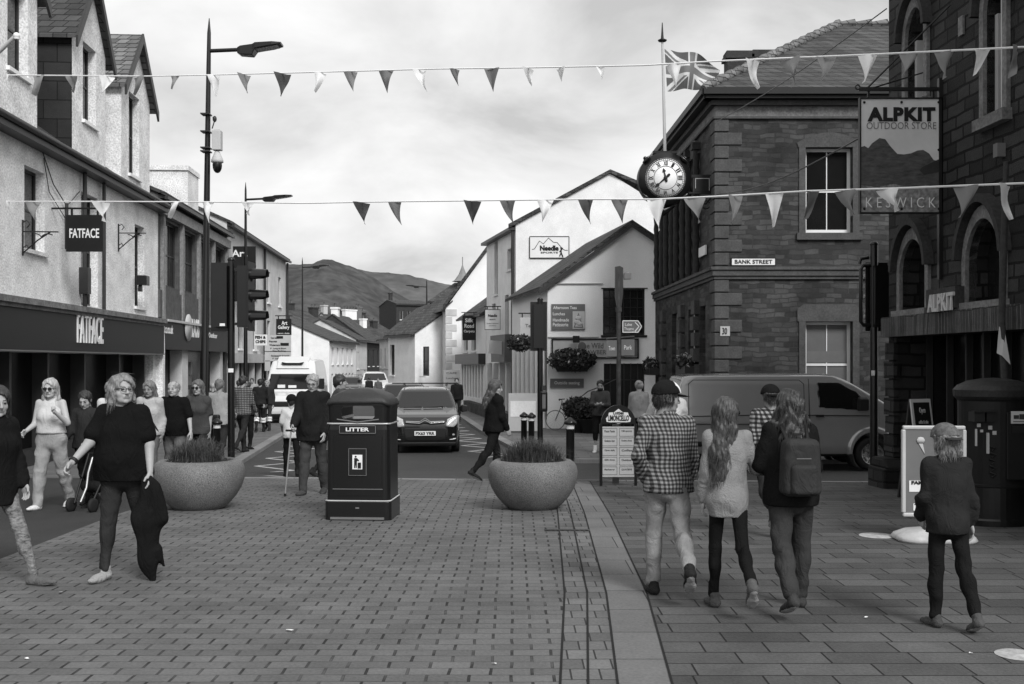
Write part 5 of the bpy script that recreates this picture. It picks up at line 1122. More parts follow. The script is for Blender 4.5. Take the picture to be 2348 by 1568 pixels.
# ------------------------------------------------------------------ pillar box
YP = 11.45; pb = thing('pillar_box', 'wide oval double pillar box painted dark with a black base at the right edge', 'post box', ((2276-CX)/F*YP, YP, 0)); pr = .375
def oval(r, z, n=40, rx=1.0): return [(r*rx*math.cos(2*math.pi*i/n), r*.8*math.sin(2*math.pi*i/n), z) for i in range(n)]
pm = mat('dulled pillar paint', .011, .45, .15, 2, spec=.25)
MB().loft([oval(pr*1.04,0),oval(pr*1.04,.06),oval(pr*1.0,.08),oval(pr*1.0,.41)], smooth=False).build('base', W['blackgloss'], pb)
MB().loft([oval(pr,.41),oval(pr*1.02,.42),oval(pr*1.02,.44),oval(pr*.985,.45),oval(pr*.985,1.33),oval(pr*1.02,1.35)]).build('body', pm, pb)
MB().loft([oval(pr*1.02,1.35),oval(pr*1.10,1.38),oval(pr*1.12,1.45),oval(pr*1.0,1.50),oval(pr*.7,1.55),oval(pr*.3,1.575),oval(pr*.05,1.58)]).build('cap', mat('dusty cap', .022, .55, .3, 8, speck=.3), pb)
m = MB()
for x in (-.30, -.17): m.box(x-.055, x+.055, -.35, -.2, 1.12, 1.22); m.box(x-.065, x+.065, -.37, -.3, 1.22, 1.235)
m.build('posting_slot', W['darker'], pb)
m = MB(); m.box(-.0,.30,-.322,-.25,.50,1.22); m.build('door', pm, pb, bevel=.01)
m = MB(); m.box(.04,.21,-.335,-.324,1.10,1.23); m.build('notice_plate', W['pale'], pb); m = MB(); m.box(.065,.12,-.339,-.3355,1.15,1.19); m.box(.125,.185,-.339,-.3355,1.145,1.20); m.box(.06,.19,-.339,-.3355,1.118,1.125); m.build('notice_print', W['dark'], pb)
m = MB(); m.box(.05,.20,-.335,-.324,1.0,1.07); m.build('lock_plate', W['darker'], pb)
m = MB()
for x, z, s2 in ((-.285,1.08,.018),(-.165,1.055,.02),(-.255,1.02,.014),(-.12,1.0,.02)): m.box(x-s2,x+s2,-.30,-.29,z-s2,z+s2)
m.box(-.315,-.30,-.29,-.27,.86,1.04); m.box(-.2,-.18,-.31,-.28,.78,1.0); m.build('sticker', W['pale'], pb)
m = MB()
for i in range(5): z = .86-.07*i; m.tube([(-.17,-.3,z),(-.12,-.33,z-.02),(-.15,-.31,z-.05)], .012, 5)
m.build('royal_cypher', pm, pb)

# ------------------------------------------------------------------ swing sign, A boards
YW = 10.35; sw = thing('swing_sign', 'grey swing sign with rounded silver frame on a white moulded base', 'sign', ((2140-CX)/F*YW, YW, 0), math.radians(-4)); k_ = YW/F
zt_, zb_ = at(0, 978, YW).z, at(0, 1182, YW).z; hw = .30
m = MB(); m.loft([rrect(.36,.24,.14,0),rrect(.38,.26,.15,.02),rrect(.36,.24,.14,.055),rrect(.27,.16,.1,.10),rrect(.1,.08,.05,.125)], smooth=True); m.build('base', mat('scuffed white plastic', .46, .6, .25, 6), sw)
MB().box(-.05,.05,-.04,.04,.11,zb_).build('foot', W['rubber'], sw)
MB().box(-hw,hw,-.012,.012,zb_,zt_).build('panel', W['mid'], sw); m = MB(); f = .028
R_ = lambda x0, x1, z0, z1: m.box(x0, x1, -.025, .025, z0, z1)
R_(-hw,hw,zb_-.01,zb_+f); R_(-hw,hw,zt_-f,zt_+.01); R_(-hw-.01,-hw+f,zb_+f,zt_-f); R_(hw-f,hw+.01,zb_+f,zt_-f); m.build('frame', mat('brushed frame', .5, .45, .1), sw, bevel=.012)
m = MB(); m.box(-.24,.1,-.018,-.0125,zb_+.235,zb_+.345); m.box(-.2,.1,-.018,-.0125,zb_+.05,zb_+.12); m.build('paper', W['trim_white'], sw)
text(sw, 'FAMILY', .2, .035, TR(-.12,-.02,zb_+.325), W['darker'], bold=.05); text(sw, 'TICKETS', .2, .03, TR(-.09,-.02,zb_+.1), W['darker'], bold=.05)
m = MB(); m.lathe([(0,0),(.032,.0),(.04,.03),(.025,.055),(0,.06)], 12); m.v = [(x-.13,y*.2-.02,z+zt_-.16) for x,y,z in m.v]; m.prism([(-.15,zt_-.165),(-.11,zt_-.165),(-.09,zt_-.27)], -.02, -.013); m.build('ice_cream_print', W['pale'], sw)
YQ = 13.3; ab = thing('chalk_board', 'leaning chalk A board on the steps behind the swing sign', 'sign', ((2135-CX)/F*YQ, YQ, 0), math.radians(22)); z0, z1 = 0, at(0, 913, YQ).z
m = MB(); m.T = TR(0, 0, 0, rx=math.radians(-9)); w = .14; m.box(-w*1.15,w*1.15,-.012,.012,z1*.35,z1); a = m.build('front_board', W['pale'], ab)
m = MB(); m.T = TR(0, 0, 0, rx=math.radians(-9)); m.box(-w*.92,w*.92,-.018,-.0125,z1*.38,z1*.965); m.build('slate_panel', W['darker'], a)
for i, t in enumerate(('Open', 'coffee & cake', 'cold drinks', 'ices')): text(a, t, w*(1.1 if i else .7), .045 if i else .09, TR(0,0,0,rx=math.radians(-9)) @ TR(0,-.02,z1*(.88-.11*i)), W['pale'])
m = MB(); m.T = TR(0, .42, 0, rx=math.radians(9)); m.box(-w*1.15,w*1.15,-.012,.012,0,z1); m.T = TR(0,0,0,rx=math.radians(-9)); 
for s in (-1, 1): m.box(s*w*1.05-.015, s*w*1.05+.015, -.012,.012,0,z1*.35)
m.build('rear_leg', W['dark'], ab)
YM = 15.75; lm = thing('menu_a_board', 'arched black A board with a pale grid of notices left of the checked shirt man', 'sign', ((1417-CX)/F*YM, YM, gz(YM)), math.radians(2)); k_ = YM/F
def mz(py): return at(0, py, YM).z - gz(YM)
hw = 40*k_; m = MB(); zc, zt = mz(972), mz(928)
m.prism([(-hw,zc)] + [(hw*-math.cos(t), zc+(zt-zc)*math.sin(t)) for t in [math.pi*i/14 for i in range(1, 14)]] + [(hw,zc)], -.02, .02); m.box(-hw-.02,-hw+.02,-.025,.025,0,zc); m.box(hw-.02,hw+.02,-.025,.025,0,zc); m.build('frame', W['blackgloss'], lm)
MB().box(-hw+.022,hw-.022,-.015,.015,mz(1093),mz(978)).build('panel', W['pale'], lm)
m = MB(); m.prism([(x*hw, mz(972)+(z)*(zt-zc)) for x, z in ((-.68,.12),(-.72,.3),(-.6,.42),(-.55,.6),(-.25,.62),(0,.8),(.25,.62),(.55,.6),(.6,.42),(.72,.3),(.68,.12),(.3,.08),(0,0.02),(-.3,.08))], -.026, -.0205); lg = m.build('crest', W['trim_white'], lm)
text(lg, 'LIMONCELLO', hw*1.2, .085, TR(0,-.03,mz(958)), W['darker'], bold=.03); text(lg, 'Lotties', hw*.6, .05, TR(0,-.03,mz(946)), W['darker'], bold=.02)
m = MB(); m.tube([(-hw*.4,-.03,mz(968.5)),(hw*.4,-.03,mz(968.5))], .006, 4); m.build('arrow', W['darker'], lg)
m = MB(); r = random.Random(5)
for i in range(5):
    for j in range(2):
        x0, x1 = (-.93+.98*j)*hw, (-.93+.98*j+.86)*hw; z1 = mz(981+22*i); z0 = mz(981+22*i+19)
        for q in ((x0,x1,z0,z0+.006),(x0,x1,z1-.006,z1),(x0,x0+.006,z0,z1),(x1-.006,x1,z0,z1)): m.box(q[0],q[1],-.019,-.0155,q[2],q[3])
m.build('notice_grid', W['mid'], lm)
for i in range(5):
    for j in range(2):
        text(lm, ('Pizza Pasta', 'NB sports', 'Gelato bar', 'Fudge shop', 'Open daily', 'Coffee', 'Gift shop', 'Outdoor', 'Bakery', 'QUAYSIDE')[i*2+j], hw*.6, .03, TR((-.5+.98*j)*hw, -.018, mz(988+22*i)), W['mid'], bold=.02)
MB().box(-.05,.05,.28,.31,0,.9).build('rear_leg', W['mid'], lm)

# ------------------------------------------------------------------ hanging basket, tubs, bicycle
hbk = thing('flower_rack', 'large wall rack overflowing with dark flowers under the cafe name board', 'hanging basket', at(1311, 828, 35.25)); MB().loft([[(-.5,-.25,-.35),(.5,-.25,-.35),(.5,.3,-.35),(-.5,.3,-.35)],[(-.62,-.32,0),(.62,-.32,0),(.62,.3,0),(-.62,.3,0)]]).build('rack', W['darker'], hbk)
foliage('foliage', hbk, 2600, .05, (.82,.4,.38), W['leaf'], 3, (0,-.1,.05), .065, W['petal'], .05); 
MB().box(.03,.25,-.05,.05,.62,.85).build('floodlight', W['darker'], hbk)
for px, Y, r_, lab in ((1326, 33.3, .5, 'round dark evergreen in a tub to the right of the bicycle'), (1355, 33.0, .42, 'smaller dark shrub tub beside the sitting man')):
    c = Vector(((px-CX)/F*Y, Y, gz(Y))); t = thing('shrub_tub', lab, 'potted plant', c, 0, 'dark planted tubs by the cafe'); MB().lathe([(.28,0),(.42,.42),(.45,.45),(.38,.44),(0,.4)], 18).build('tub', W['darker'], t); foliage('shrub', t, 1800, .05, (r_, r_*.9, r_*.75), W['leaf'], int(px), (0,0,.75), .06)
hb2 = thing('hanging_basket', 'dark leafy hanging basket beside the black downpipe of the gable shop', 'hanging basket', at(1192, 790, 33.5)); MB().lathe([(0,-.2),(.2,-.15),(.3,.0)], 14).build('basket', W['darker'], hb2); foliage('foliage', hb2, 900, .05, (.42,.35,.28), W['leaf'], 8, (0,0,.05), .06, W['petal'], .04)
def bike(px0, Y, py, lab, rz=0):
    s = Y/F; t = thing('bicycle', lab, 'bicycle', ((px0-CX)*s, Y, gz(Y)), rz); R = .33
    for i, x in enumerate((0, 1.05)):
        m = MB(TR(x, 0, R, rx=math.radians(90))); m.lathe([(R-.018,-.016),(R,-.01),(R,.01),(R-.018,.016),(R-.03,0),(R-.018,-.016)], 36); w = m.build('wheel', W['mid'], t)
        m = MB(TR(x, 0, R))
        for k in range(14): a = math.pi*k/7; m.tube([(0,0,0),((R-.03)*math.cos(a),0,(R-.03)*math.sin(a))], .0025, 3, False)
        m.tube([(0,-.04,0),(0,.04,0)], .025, 6); m.build('spokes', W['metal'], w)
    m = MB(); hd = (.2,0,.86); st = (.72,0,.80); bb = (.58,0,.30); m.tube([hd,st], .016, 6); m.tube([(.17,0,.74),bb], .018, 6); m.tube([st,bb], .016, 6); m.tube([bb,(1.05,0,R)], .012, 6); m.tube([st,(1.05,0,R)], .011, 6); m.tube([(.22,0,.93),(.16,0,.7),(0,0,R)], .016, 6); m.build('frame', W['blackgloss'], t)
    m = MB(); m.tube([(.22,0,.92),(.21,0,1.0),(.12,0,1.02)], .014, 6); m.tube([(.12,-.22,.98),(.16,-.2,1.02),(.12,0,1.02),(.16,.2,1.02),(.12,.22,.98)], .013, 6); m.tube([(.16,-.2,1.02),(.3,-.2,1.03)], .016, 6); m.build('handlebar', W['darker'], t)
    m = MB(); m.tube([st,(.70,0,.95)], .014, 6); m.sphere((.70,0,.98), (.14,.07,.04), 10, 6); m.build('saddle', W['darker'], t)
    return t
bk = bike(1273, 34.6, 0, 'black bicycle with pale tyres leaning against the white cafe wall', 0)
# chairs, rail and boards around the cafe door
YR = 33.4; rl = thing('metal_railing', 'thin dark railing with a curved top beside the cafe door', 'railing', ((1344-CX)/F*YR, YR, gz(YR)))
m = MB(); m.tube([(-.2,0,0),(-.2,0,1.1),(.05,0,1.3),(.45,0,1.45),(1.1,0,1.75)], .02, 6); m.tube([(.45,0,0),(.45,0,1.42)], .02, 6); m.build('rail', W['dark'], rl)
wb = thing('cafe_board', 'white leaning menu board behind the twin bollards', 'sign', ((1196-CX)/F*33.2, 33.2, gz(33.2)), 0); MB(TR(0,0,0,rx=math.radians(-7))).box(-.42,.5,-.02,.02,.05,1.25).build('board', W['pale'], wb); MB(TR(0,0,0,rx=math.radians(-7))).box(-.36,.44,-.03,-.021,.5,1.0).build('poster', W['render'], wb)
fb_ = thing('shop_poster_board', 'pale poster board on the pavement before the white gable', 'sign', ((1035-CX)/F*50, 50, gz(50))); z0, z1 = at(0, 888, 50).z-gz(50), at(0, 848, 50).z-gz(50); MB().box(-.38,.38,-.03,.03,.1,z1).build('board', W['pale'], fb_)
for i in range(5): text(fb_, ('CAFE', 'Lunches', 'Cream teas', 'Dogs welcome', 'Open')[i], .5, .09, TR(0,-.035,z1-.15-.24*i), W['mid'], bold=.02)
# low wall under the far shop fronts on the right pavement
lw = thing('low_stone_wall', 'low rough stone plinth wall below the pale shop fronts on the right pavement', 'wall', (0,0,0)); m = MB()
pA, pB = G(1062, 938), G(1182, 985); d = (pB-pA); m.add([(pA.x,pA.y,gz(pA.y)-.2),(pB.x,pB.y,gz(pB.y)-.2),(pB.x,pB.y,gz(pB.y)+.45),(pA.x,pA.y,gz(pA.y)+.45),(pA.x+.3,pA.y+.1,gz(pA.y)+.45),(pB.x+.3,pB.y+.1,gz(pB.y)+.45)], [(0,1,2,3),(3,2,5,4)]); m.build('masonry', W['stone_bank'], lw)

# ------------------------------------------------------------------ bunting
def bunting(pts, flags, Ya, Yb, label, wpx, hpx, seed):
    r = random.Random(seed); t = thing('bunting', label, 'bunting', (0,0,0), 0, 'strings of pennants across the street'); Y = lambda px: Ya+(Yb-Ya)*max(-.1, min(1.1, px/2347))
    ip = lambda px: float(np.interp(px, [p[0] for p in pts], [p[1] for p in pts])); n = 90; xs = [pts[0][0]+(pts[-1][0]-pts[0][0])*i/n for i in range(n+1)]
    MB().tube([at(x, ip(x), Y(x)) for x in xs], .012, 5).build('cord', W['trim_white'], t)
    for px, c, *sz in flags:
        y = Y(px); s = y/F; k = sz[0] if sz else 1; k *= (.84 if px > 1950 else 1); w = .245*k*r.uniform(.9,1.1); h = .325*k*r.uniform(.9,1.12); p = at(px, ip(px), y); sk = r.uniform(-.10,.12); wob = r.uniform(-.11,.11); yw = r.uniform(-.75,.75); cu = r.uniform(-.08,.08); m = MB(); vs = []; N_ = 7
        for j in range(N_+1):
            f = j/N_; hw = w/2*(1-f)**1.15
            for i in range(5): q = i/4*2-1; vs.append((q*hw+sk*f*f, wob*math.sin(f*3+q*1.5)+.03*math.sin(q*3+px), -f*h))
        vs = [(x*math.cos(yw)+p.x, yy+x*math.sin(yw)+cu*math.sin(-z*9+x*8)*min(1,-z*8)+p.y, z+p.z-.004) for x, yy, z in vs]; m.add(vs, [(j*5+i, j*5+i+1, (j+1)*5+i+1, (j+1)*5+i) for j in range(N_) for i in range(4)], True)
        m.build('pennant', {'w': PEN[0], 'g': PEN[1], 'd': PEN[2], 'D': PEN[3]}[c], t)
def cloth(name, c):
    m, nt, B, N, L = _nt(name); B.inputs['Base Color'].default_value = g4(c); B.inputs['Roughness'].default_value = .8
    tr_ = N('ShaderNodeBsdfTranslucent'); tr_.inputs[0].default_value = g4(c); mx = N('ShaderNodeMixShader'); mx.inputs[0].default_value = .3; L(B.outputs[0], mx.inputs[1]); L(tr_.outputs[0], mx.inputs[2]); L(mx.outputs[0], nt.nodes['Material Output'].inputs[0]); return m
PEN = [cloth('white pennant', .92), cloth('pale grey pennant', .28), cloth('mid pennant', .18), cloth('dark pennant', .09)]
bunting([(-40,168),(0,172),(330,175),(480,172),(750,165),(1000,158),(1230,155),(1475,150),(1650,140),(2000,125),(2347,108),(2390,106)],
    [(8,'w',1.3),(90,'g',1.1),(165,'g'),(245,'w',1.1),(318,'g'),(402,'g',.8),(490,'w',1.1),(560,'g'),(648,'D',1.15),(735,'w'),(803,'g'),(885,'d'),(962,'w'),(1042,'d',.7),(1127,'d'),(1210,'w',.8),(1285,'w',.6),(1378,'w',.6),(1545,'w'),(1725,'w',1.1),(1810,'g'),(1893,'g'),(1990,'w',1.2),(2083,'g'),(2165,'g'),(2250,'w',1.1),(2330,'g',1.1)], 20, 11.3, 'upper string of bunting crossing the sky above the street', 28, 38, 1)
bunting([(-40,470),(0,462),(220,462),(480,463),(700,466),(850,463),(1090,460),(1340,457),(1500,457),(1650,450),(1850,438),(2050,432),(2347,420),(2390,419)],
    [(10,'w'),(75,'g',1.1),(230,'w',1.1),(400,'w',.9),(477,'w'),(568,'w',.7),(828,'D'),(905,'d'),(1083,'D',1.1),(1163,'d'),(1250,'w'),(1342,'D',1.1),(1420,'d'),(1505,'w',1.2),(1592,'g',1.1),(1685,'g',1.1),(1775,'w',1.2),(1862,'d'),(1940,'g'),(2035,'w',1.1),(2215,'g',1.2),(2305,'w',1.3)], 20, 11.3, 'lower string of bunting crossing in front of the clock', 30, 40, 2)
# ------------------------------------------------------------------ distance-field modelling (for vehicles, people, cloth)
class Field:
    def __init__(s, bmin, bmax, h, big=.12):
        s.o = np.array(bmin, float); s.h = h; n = np.ceil((np.array(bmax)-s.o)/h).astype(int)+1
        s.ax = [s.o[i] + h*np.arange(n[i]) for i in range(3)]; s.F = np.full(n, big, np.float32)
    def sl(s, lo, hi, m):
        r = []
        for i in range(3):
            a = max(0, int((lo[i]-m-s.o[i])/s.h)); b = min(len(s.ax[i]), int((hi[i]+m-s.o[i])/s.h)+2)
            if b <= a: return None
            r.append(slice(a, b))
        X = [s.ax[i][r[i]].reshape([-1 if j == i else 1 for j in range(3)]) for i in range(3)]
        return tuple(r), X
    def merge(s, r, d, k, op):
        A = s.F[r]
        if op == 'u':
            if k > 0: h = np.clip(.5+.5*(A-d)/k, 0, 1); s.F[r] = A*(1-h)+d*h-k*h*(1-h)
            else: s.F[r] = np.minimum(A, d)
        else:
            if k > 0: d = -d; h = np.clip(.5-.5*(A-d)/k, 0, 1); s.F[r] = A*(1-h)+d*h+k*h*(1-h)
            else: s.F[r] = np.maximum(A, -d)
    def cap(s, a, b, ra, rb=None, k=.02, sq=None, op='u'):      # tapered capsule; sq = (sx, sy, sz) squash about its axis
        rb = ra if rb is None else rb; a = np.array(a, float); b = np.array(b, float); R = max(ra, rb)
        q = s.sl(np.minimum(a, b)-R, np.maximum(a, b)+R, .05)
        if q is None: return s
        r, X = q; sc = np.array(sq if sq else (1, 1, 1), float); ms = sc.min(); ba = (b-a)/sc; L = (ba*ba).sum()+1e-12
        P = [(X[i]-a[i])/sc[i] for i in range(3)]
        t = np.clip((P[0]*ba[0]+P[1]*ba[1]+P[2]*ba[2])/L, 0, 1)
        d = np.sqrt((P[0]-ba[0]*t)**2+(P[1]-ba[1]*t)**2+(P[2]-ba[2]*t)**2) - (ra+(rb-ra)*t)
        s.merge(r, (d*ms).astype(np.float32), k, op); return s
    def ell(s, c, rr, k=.02, op='u'):
        c = np.array(c, float); rr = np.array(rr, float); q = s.sl(c-rr, c+rr, .05)
        if q is None: return s
        r, X = q; P = [(X[i]-c[i])/rr[i] for i in range(3)]; l = np.sqrt(P[0]**2+P[1]**2+P[2]**2)
        g = np.sqrt((P[0]/rr[0])**2+(P[1]/rr[1])**2+(P[2]/rr[2])**2)+1e-6
        s.merge(r, (l*(l-1)/g).astype(np.float32), k, op); return s
    def plane(s, p, n, k=0.0):       # keep the side the normal points away from
        X = [s.ax[i].reshape([-1 if j == i else 1 for j in range(3)]) for i in range(3)]; n = np.array(n, float); n /= np.linalg.norm(n)
        d = sum((X[i]-p[i])*n[i] for i in range(3)); s.F = smax(s.F, d, k).astype(np.float32); return s
    def noise(s, amp, fr, seed=0, st=(1, 1, 1)):
        X = [s.ax[i].reshape([-1 if j == i else 1 for j in range(3)])*st[i]*fr for i in range(3)]; r = random.Random(seed); p = [r.uniform(0, 6.28) for _ in range(9)]
        w = .9*np.sin(X[0]*.6+X[2]*.5+p[0])+.9*np.sin(X[1]*.7-X[2]*.3+p[1])
        s.F = s.F + (amp*(np.sin(X[0]*1.1+X[2]*1.3+w*1.6+p[2])*.5+np.sin(X[2]*2.1-X[0]*.9+X[1]*1.2+w*2+p[3])*.35+np.sin(X[1]*2.3+X[2]*1.1-w+p[4])*.3)).astype(np.float32); return s
    def net(s):
        F = s.F.copy(); F[0,:,:] = F[-1,:,:] = F[:,0,:] = F[:,-1,:] = F[:,:,0] = F[:,:,-1] = 1.0
        n = np.array(F.shape)-1; I = F < 0
        c = [I[a:a+n[0], b:b+n[1], d:d+n[2]] for a in (0,1) for b in (0,1) for d in (0,1)]
        sm = sum(x.astype(np.int8) for x in c); act = (sm > 0) & (sm < 8); idx = np.argwhere(act); N = len(idx)
        if N == 0: return np.zeros((0,3)), []
        ids = np.full(act.shape, -1, np.int64); ids[act] = np.arange(N)
        P = np.zeros((N,3)); W_ = np.zeros(N)
        offs = [(a,b,d) for a in (0,1) for b in (0,1) for d in (0,1)]
        for i, o1 in enumerate(offs):
            for o2 in offs[i+1:]:
                df = np.array(o2)-np.array(o1)
                if np.abs(df).sum() != 1: continue
                f1 = F[idx[:,0]+o1[0], idx[:,1]+o1[1], idx[:,2]+o1[2]]; f2 = F[idx[:,0]+o2[0], idx[:,1]+o2[1], idx[:,2]+o2[2]]
                m = (f1 < 0) != (f2 < 0); t = np.where(m, f1/(f1-f2+1e-12), 0); q = np.array(o1)+t[:,None]*df; P += q*m[:,None]; W_ += m
        V = s.o + s.h*(idx+P/W_[:,None]); Q = []
        for ax in range(3):
            A = np.moveaxis(I, ax, 0); D = A[:-1] != A[1:]; D = np.moveaxis(D, 0, ax)
            e = np.argwhere(D); b, d = [(1,2),(2,0),(0,1)][ax]
            ok = (e[:,b] > 0) & (e[:,d] > 0) & (e[:,b] < I.shape[b]-1) & (e[:,d] < I.shape[d]-1); e = e[ok]
            def cid(db, dd): q = e.copy(); q[:,b] += db; q[:,d] += dd; return ids[q[:,0], q[:,1], q[:,2]]
            q = np.stack([cid(-1,-1), cid(0,-1), cid(0,0), cid(-1,0)], 1); ins = I[e[:,0], e[:,1], e[:,2]]
            q[~ins] = q[~ins][:, ::-1]; Q.append(q)
        return V, np.concatenate(Q)
def smax(a, b, k):
    if k <= 0: return np.maximum(a, b)
    h = np.clip(.5-.5*(a-b)/k, 0, 1); return a*(1-h)+b*h+k*h*(1-h)
def npmesh(name, V, Q, mats, parent=None, mi=None, smooth=True):
    me = bpy.data.meshes.new(name); me.vertices.add(len(V)); me.vertices.foreach_set('co', np.asarray(V, np.float32).ravel())
    n = len(Q); me.loops.add(n*4); me.polygons.add(n); me.loops.foreach_set('vertex_index', np.asarray(Q, np.int32).ravel()); me.polygons.foreach_set('loop_start', np.arange(0, n*4, 4, dtype=np.int32))
    for m in (mats if isinstance(mats, (list, tuple)) else [mats]): me.materials.append(m)
    if mi is not None: me.polygons.foreach_set('material_index', np.asarray(mi, np.int32))
    me.polygons.foreach_set('use_smooth', np.full(n, smooth)); me.update(calc_edges=True); me.validate()
    o = bpy.data.objects.new(name, me); COL.objects.link(o); o.parent = parent; return o
def sdpoly(X, Z, pts):      # 2-D polygon distance, vectorised
    v = np.array(pts, float); d = np.full(np.broadcast(X, Z).shape, 1e9); s = np.ones(d.shape)
    for i in range(len(v)):
        j = i-1; e = v[j]-v[i]; wx = X-v[i][0]; wz = Z-v[i][1]; t = np.clip((wx*e[0]+wz*e[1])/(e@e), 0, 1)
        bx = wx-e[0]*t; bz_ = wz-e[1]*t; d = np.minimum(d, bx*bx+bz_*bz_)
        c1 = Z >= v[i][1]; c2 = Z < v[j][1]; c3 = e[0]*wz > e[1]*wx; f = (c1 & c2 & c3) | (~c1 & ~c2 & ~c3); s = np.where(f, -s, s)
    return s*np.sqrt(d)

# ------------------------------------------------------------------ vehicles: forward is -y, x across
def mirror(p): return p + [(-x, z) for x, z in p[::-1]]
class Car:
    def __init__(s, L, Wd, side, front, plan, h=.028, k=.07):
        hw = Wd/2+.06; zt = max(z for _, z in side)+.06
        s.f = Field((-hw, -L/2-.06, .05), (hw, L/2+.06, zt), h); X, Y, Z = [s.f.ax[i].reshape([-1 if j == i else 1 for j in range(3)]) for i in range(3)]
        s.X, s.Y, s.Z = X, Y, Z; a = sdpoly(Y[0], Z[0], side)[None]; b = sdpoly(X[:, 0], Z[0], mirror(front))[:, None, :]; c = sdpoly(X[:, :, 0], Y[:, :, 0], mirror(plan))[:, :, None]
        s.d = smax(smax(a, b, k), c, k); s.h = h
    def arch(s, y, r, w, z=None, k=.02):
        z = r-.06 if z is None else z; c = np.sqrt((s.Y-y)**2+(s.Z-z)**2)-r; c = np.maximum(c, w-np.abs(s.X)); s.d = smax(s.d, -c, k)
    def body(s, m, par, name='body'): s.f.F = s.d.astype(np.float32); V, Q = s.f.net(); return npmesh(name, V, Q, m, par)
    def patch(s, name, m, par, reg, out=.006, inn=None, k=.004):
        inn = max(inn or 0, 2.6*s.h)
        s.f.F = smax(smax(s.d-out, -(s.d+inn), 0), reg, k).astype(np.float32); V, Q = s.f.net(); return npmesh(name, V, Q, m, par) if len(V) else None
def wheel(par, x, y, r, m_rim, w=.2, spokes=5):
    s = 1 if x > 0 else -1; T = TR(x, y, r) @ Matrix.Rotation(math.radians(90)*s, 4, 'Y'); m = MB(T)
    m.lathe([(r*.62,-w/2),(r*.9,-w/2),(r,-w/2+.03),(r,w/2-.03),(r*.93,w/2),(r*.66,w/2),(r*.64,w/2-.03)], 32); wl = m.build('wheel', W['rubber'], par)
    m = MB(T); m.lathe([(r*.64,w/2-.025),(r*.66,w/2-.005),(r*.6,w/2-.02),(r*.6,-.02),(0,-.02)], 32)
    m.tube([(0,0,w/2-.05),(0,0,w/2-.015)], .045, 10)
    for i in range(spokes):
        for dl in (-.11, .11):
            a = 2*math.pi*i/spokes; p = lambda rr, aa, z: (rr*math.cos(aa), rr*math.sin(aa), z); m.tube([p(.03, a, w/2-.03), p(r*.62, a+dl, w/2-.03)], [.022,.014], 5)
    m.build('rim', m_rim, wl); return wl
PNT = {}
def paint(name, c, metal=.0, rough=.3):
    if name not in PNT:
        m = PNT[name] = mat(name, c, rough, .05, 1.0, metal=metal, spec=.6); B = m.node_tree.nodes['Principled BSDF']; B.inputs['Coat Weight'].default_value = 1.0; B.inputs['Coat Roughness'].default_value = .04
    return PNT[name]
def blob(X, Z, pts): return sdpoly(X, Z, pts)
W['carglass'] = mat('car glass', .008, .06, .1, spec=.6); W['lens'] = mat('headlamp lens', .45, .12, .3, 20, spec=.6)
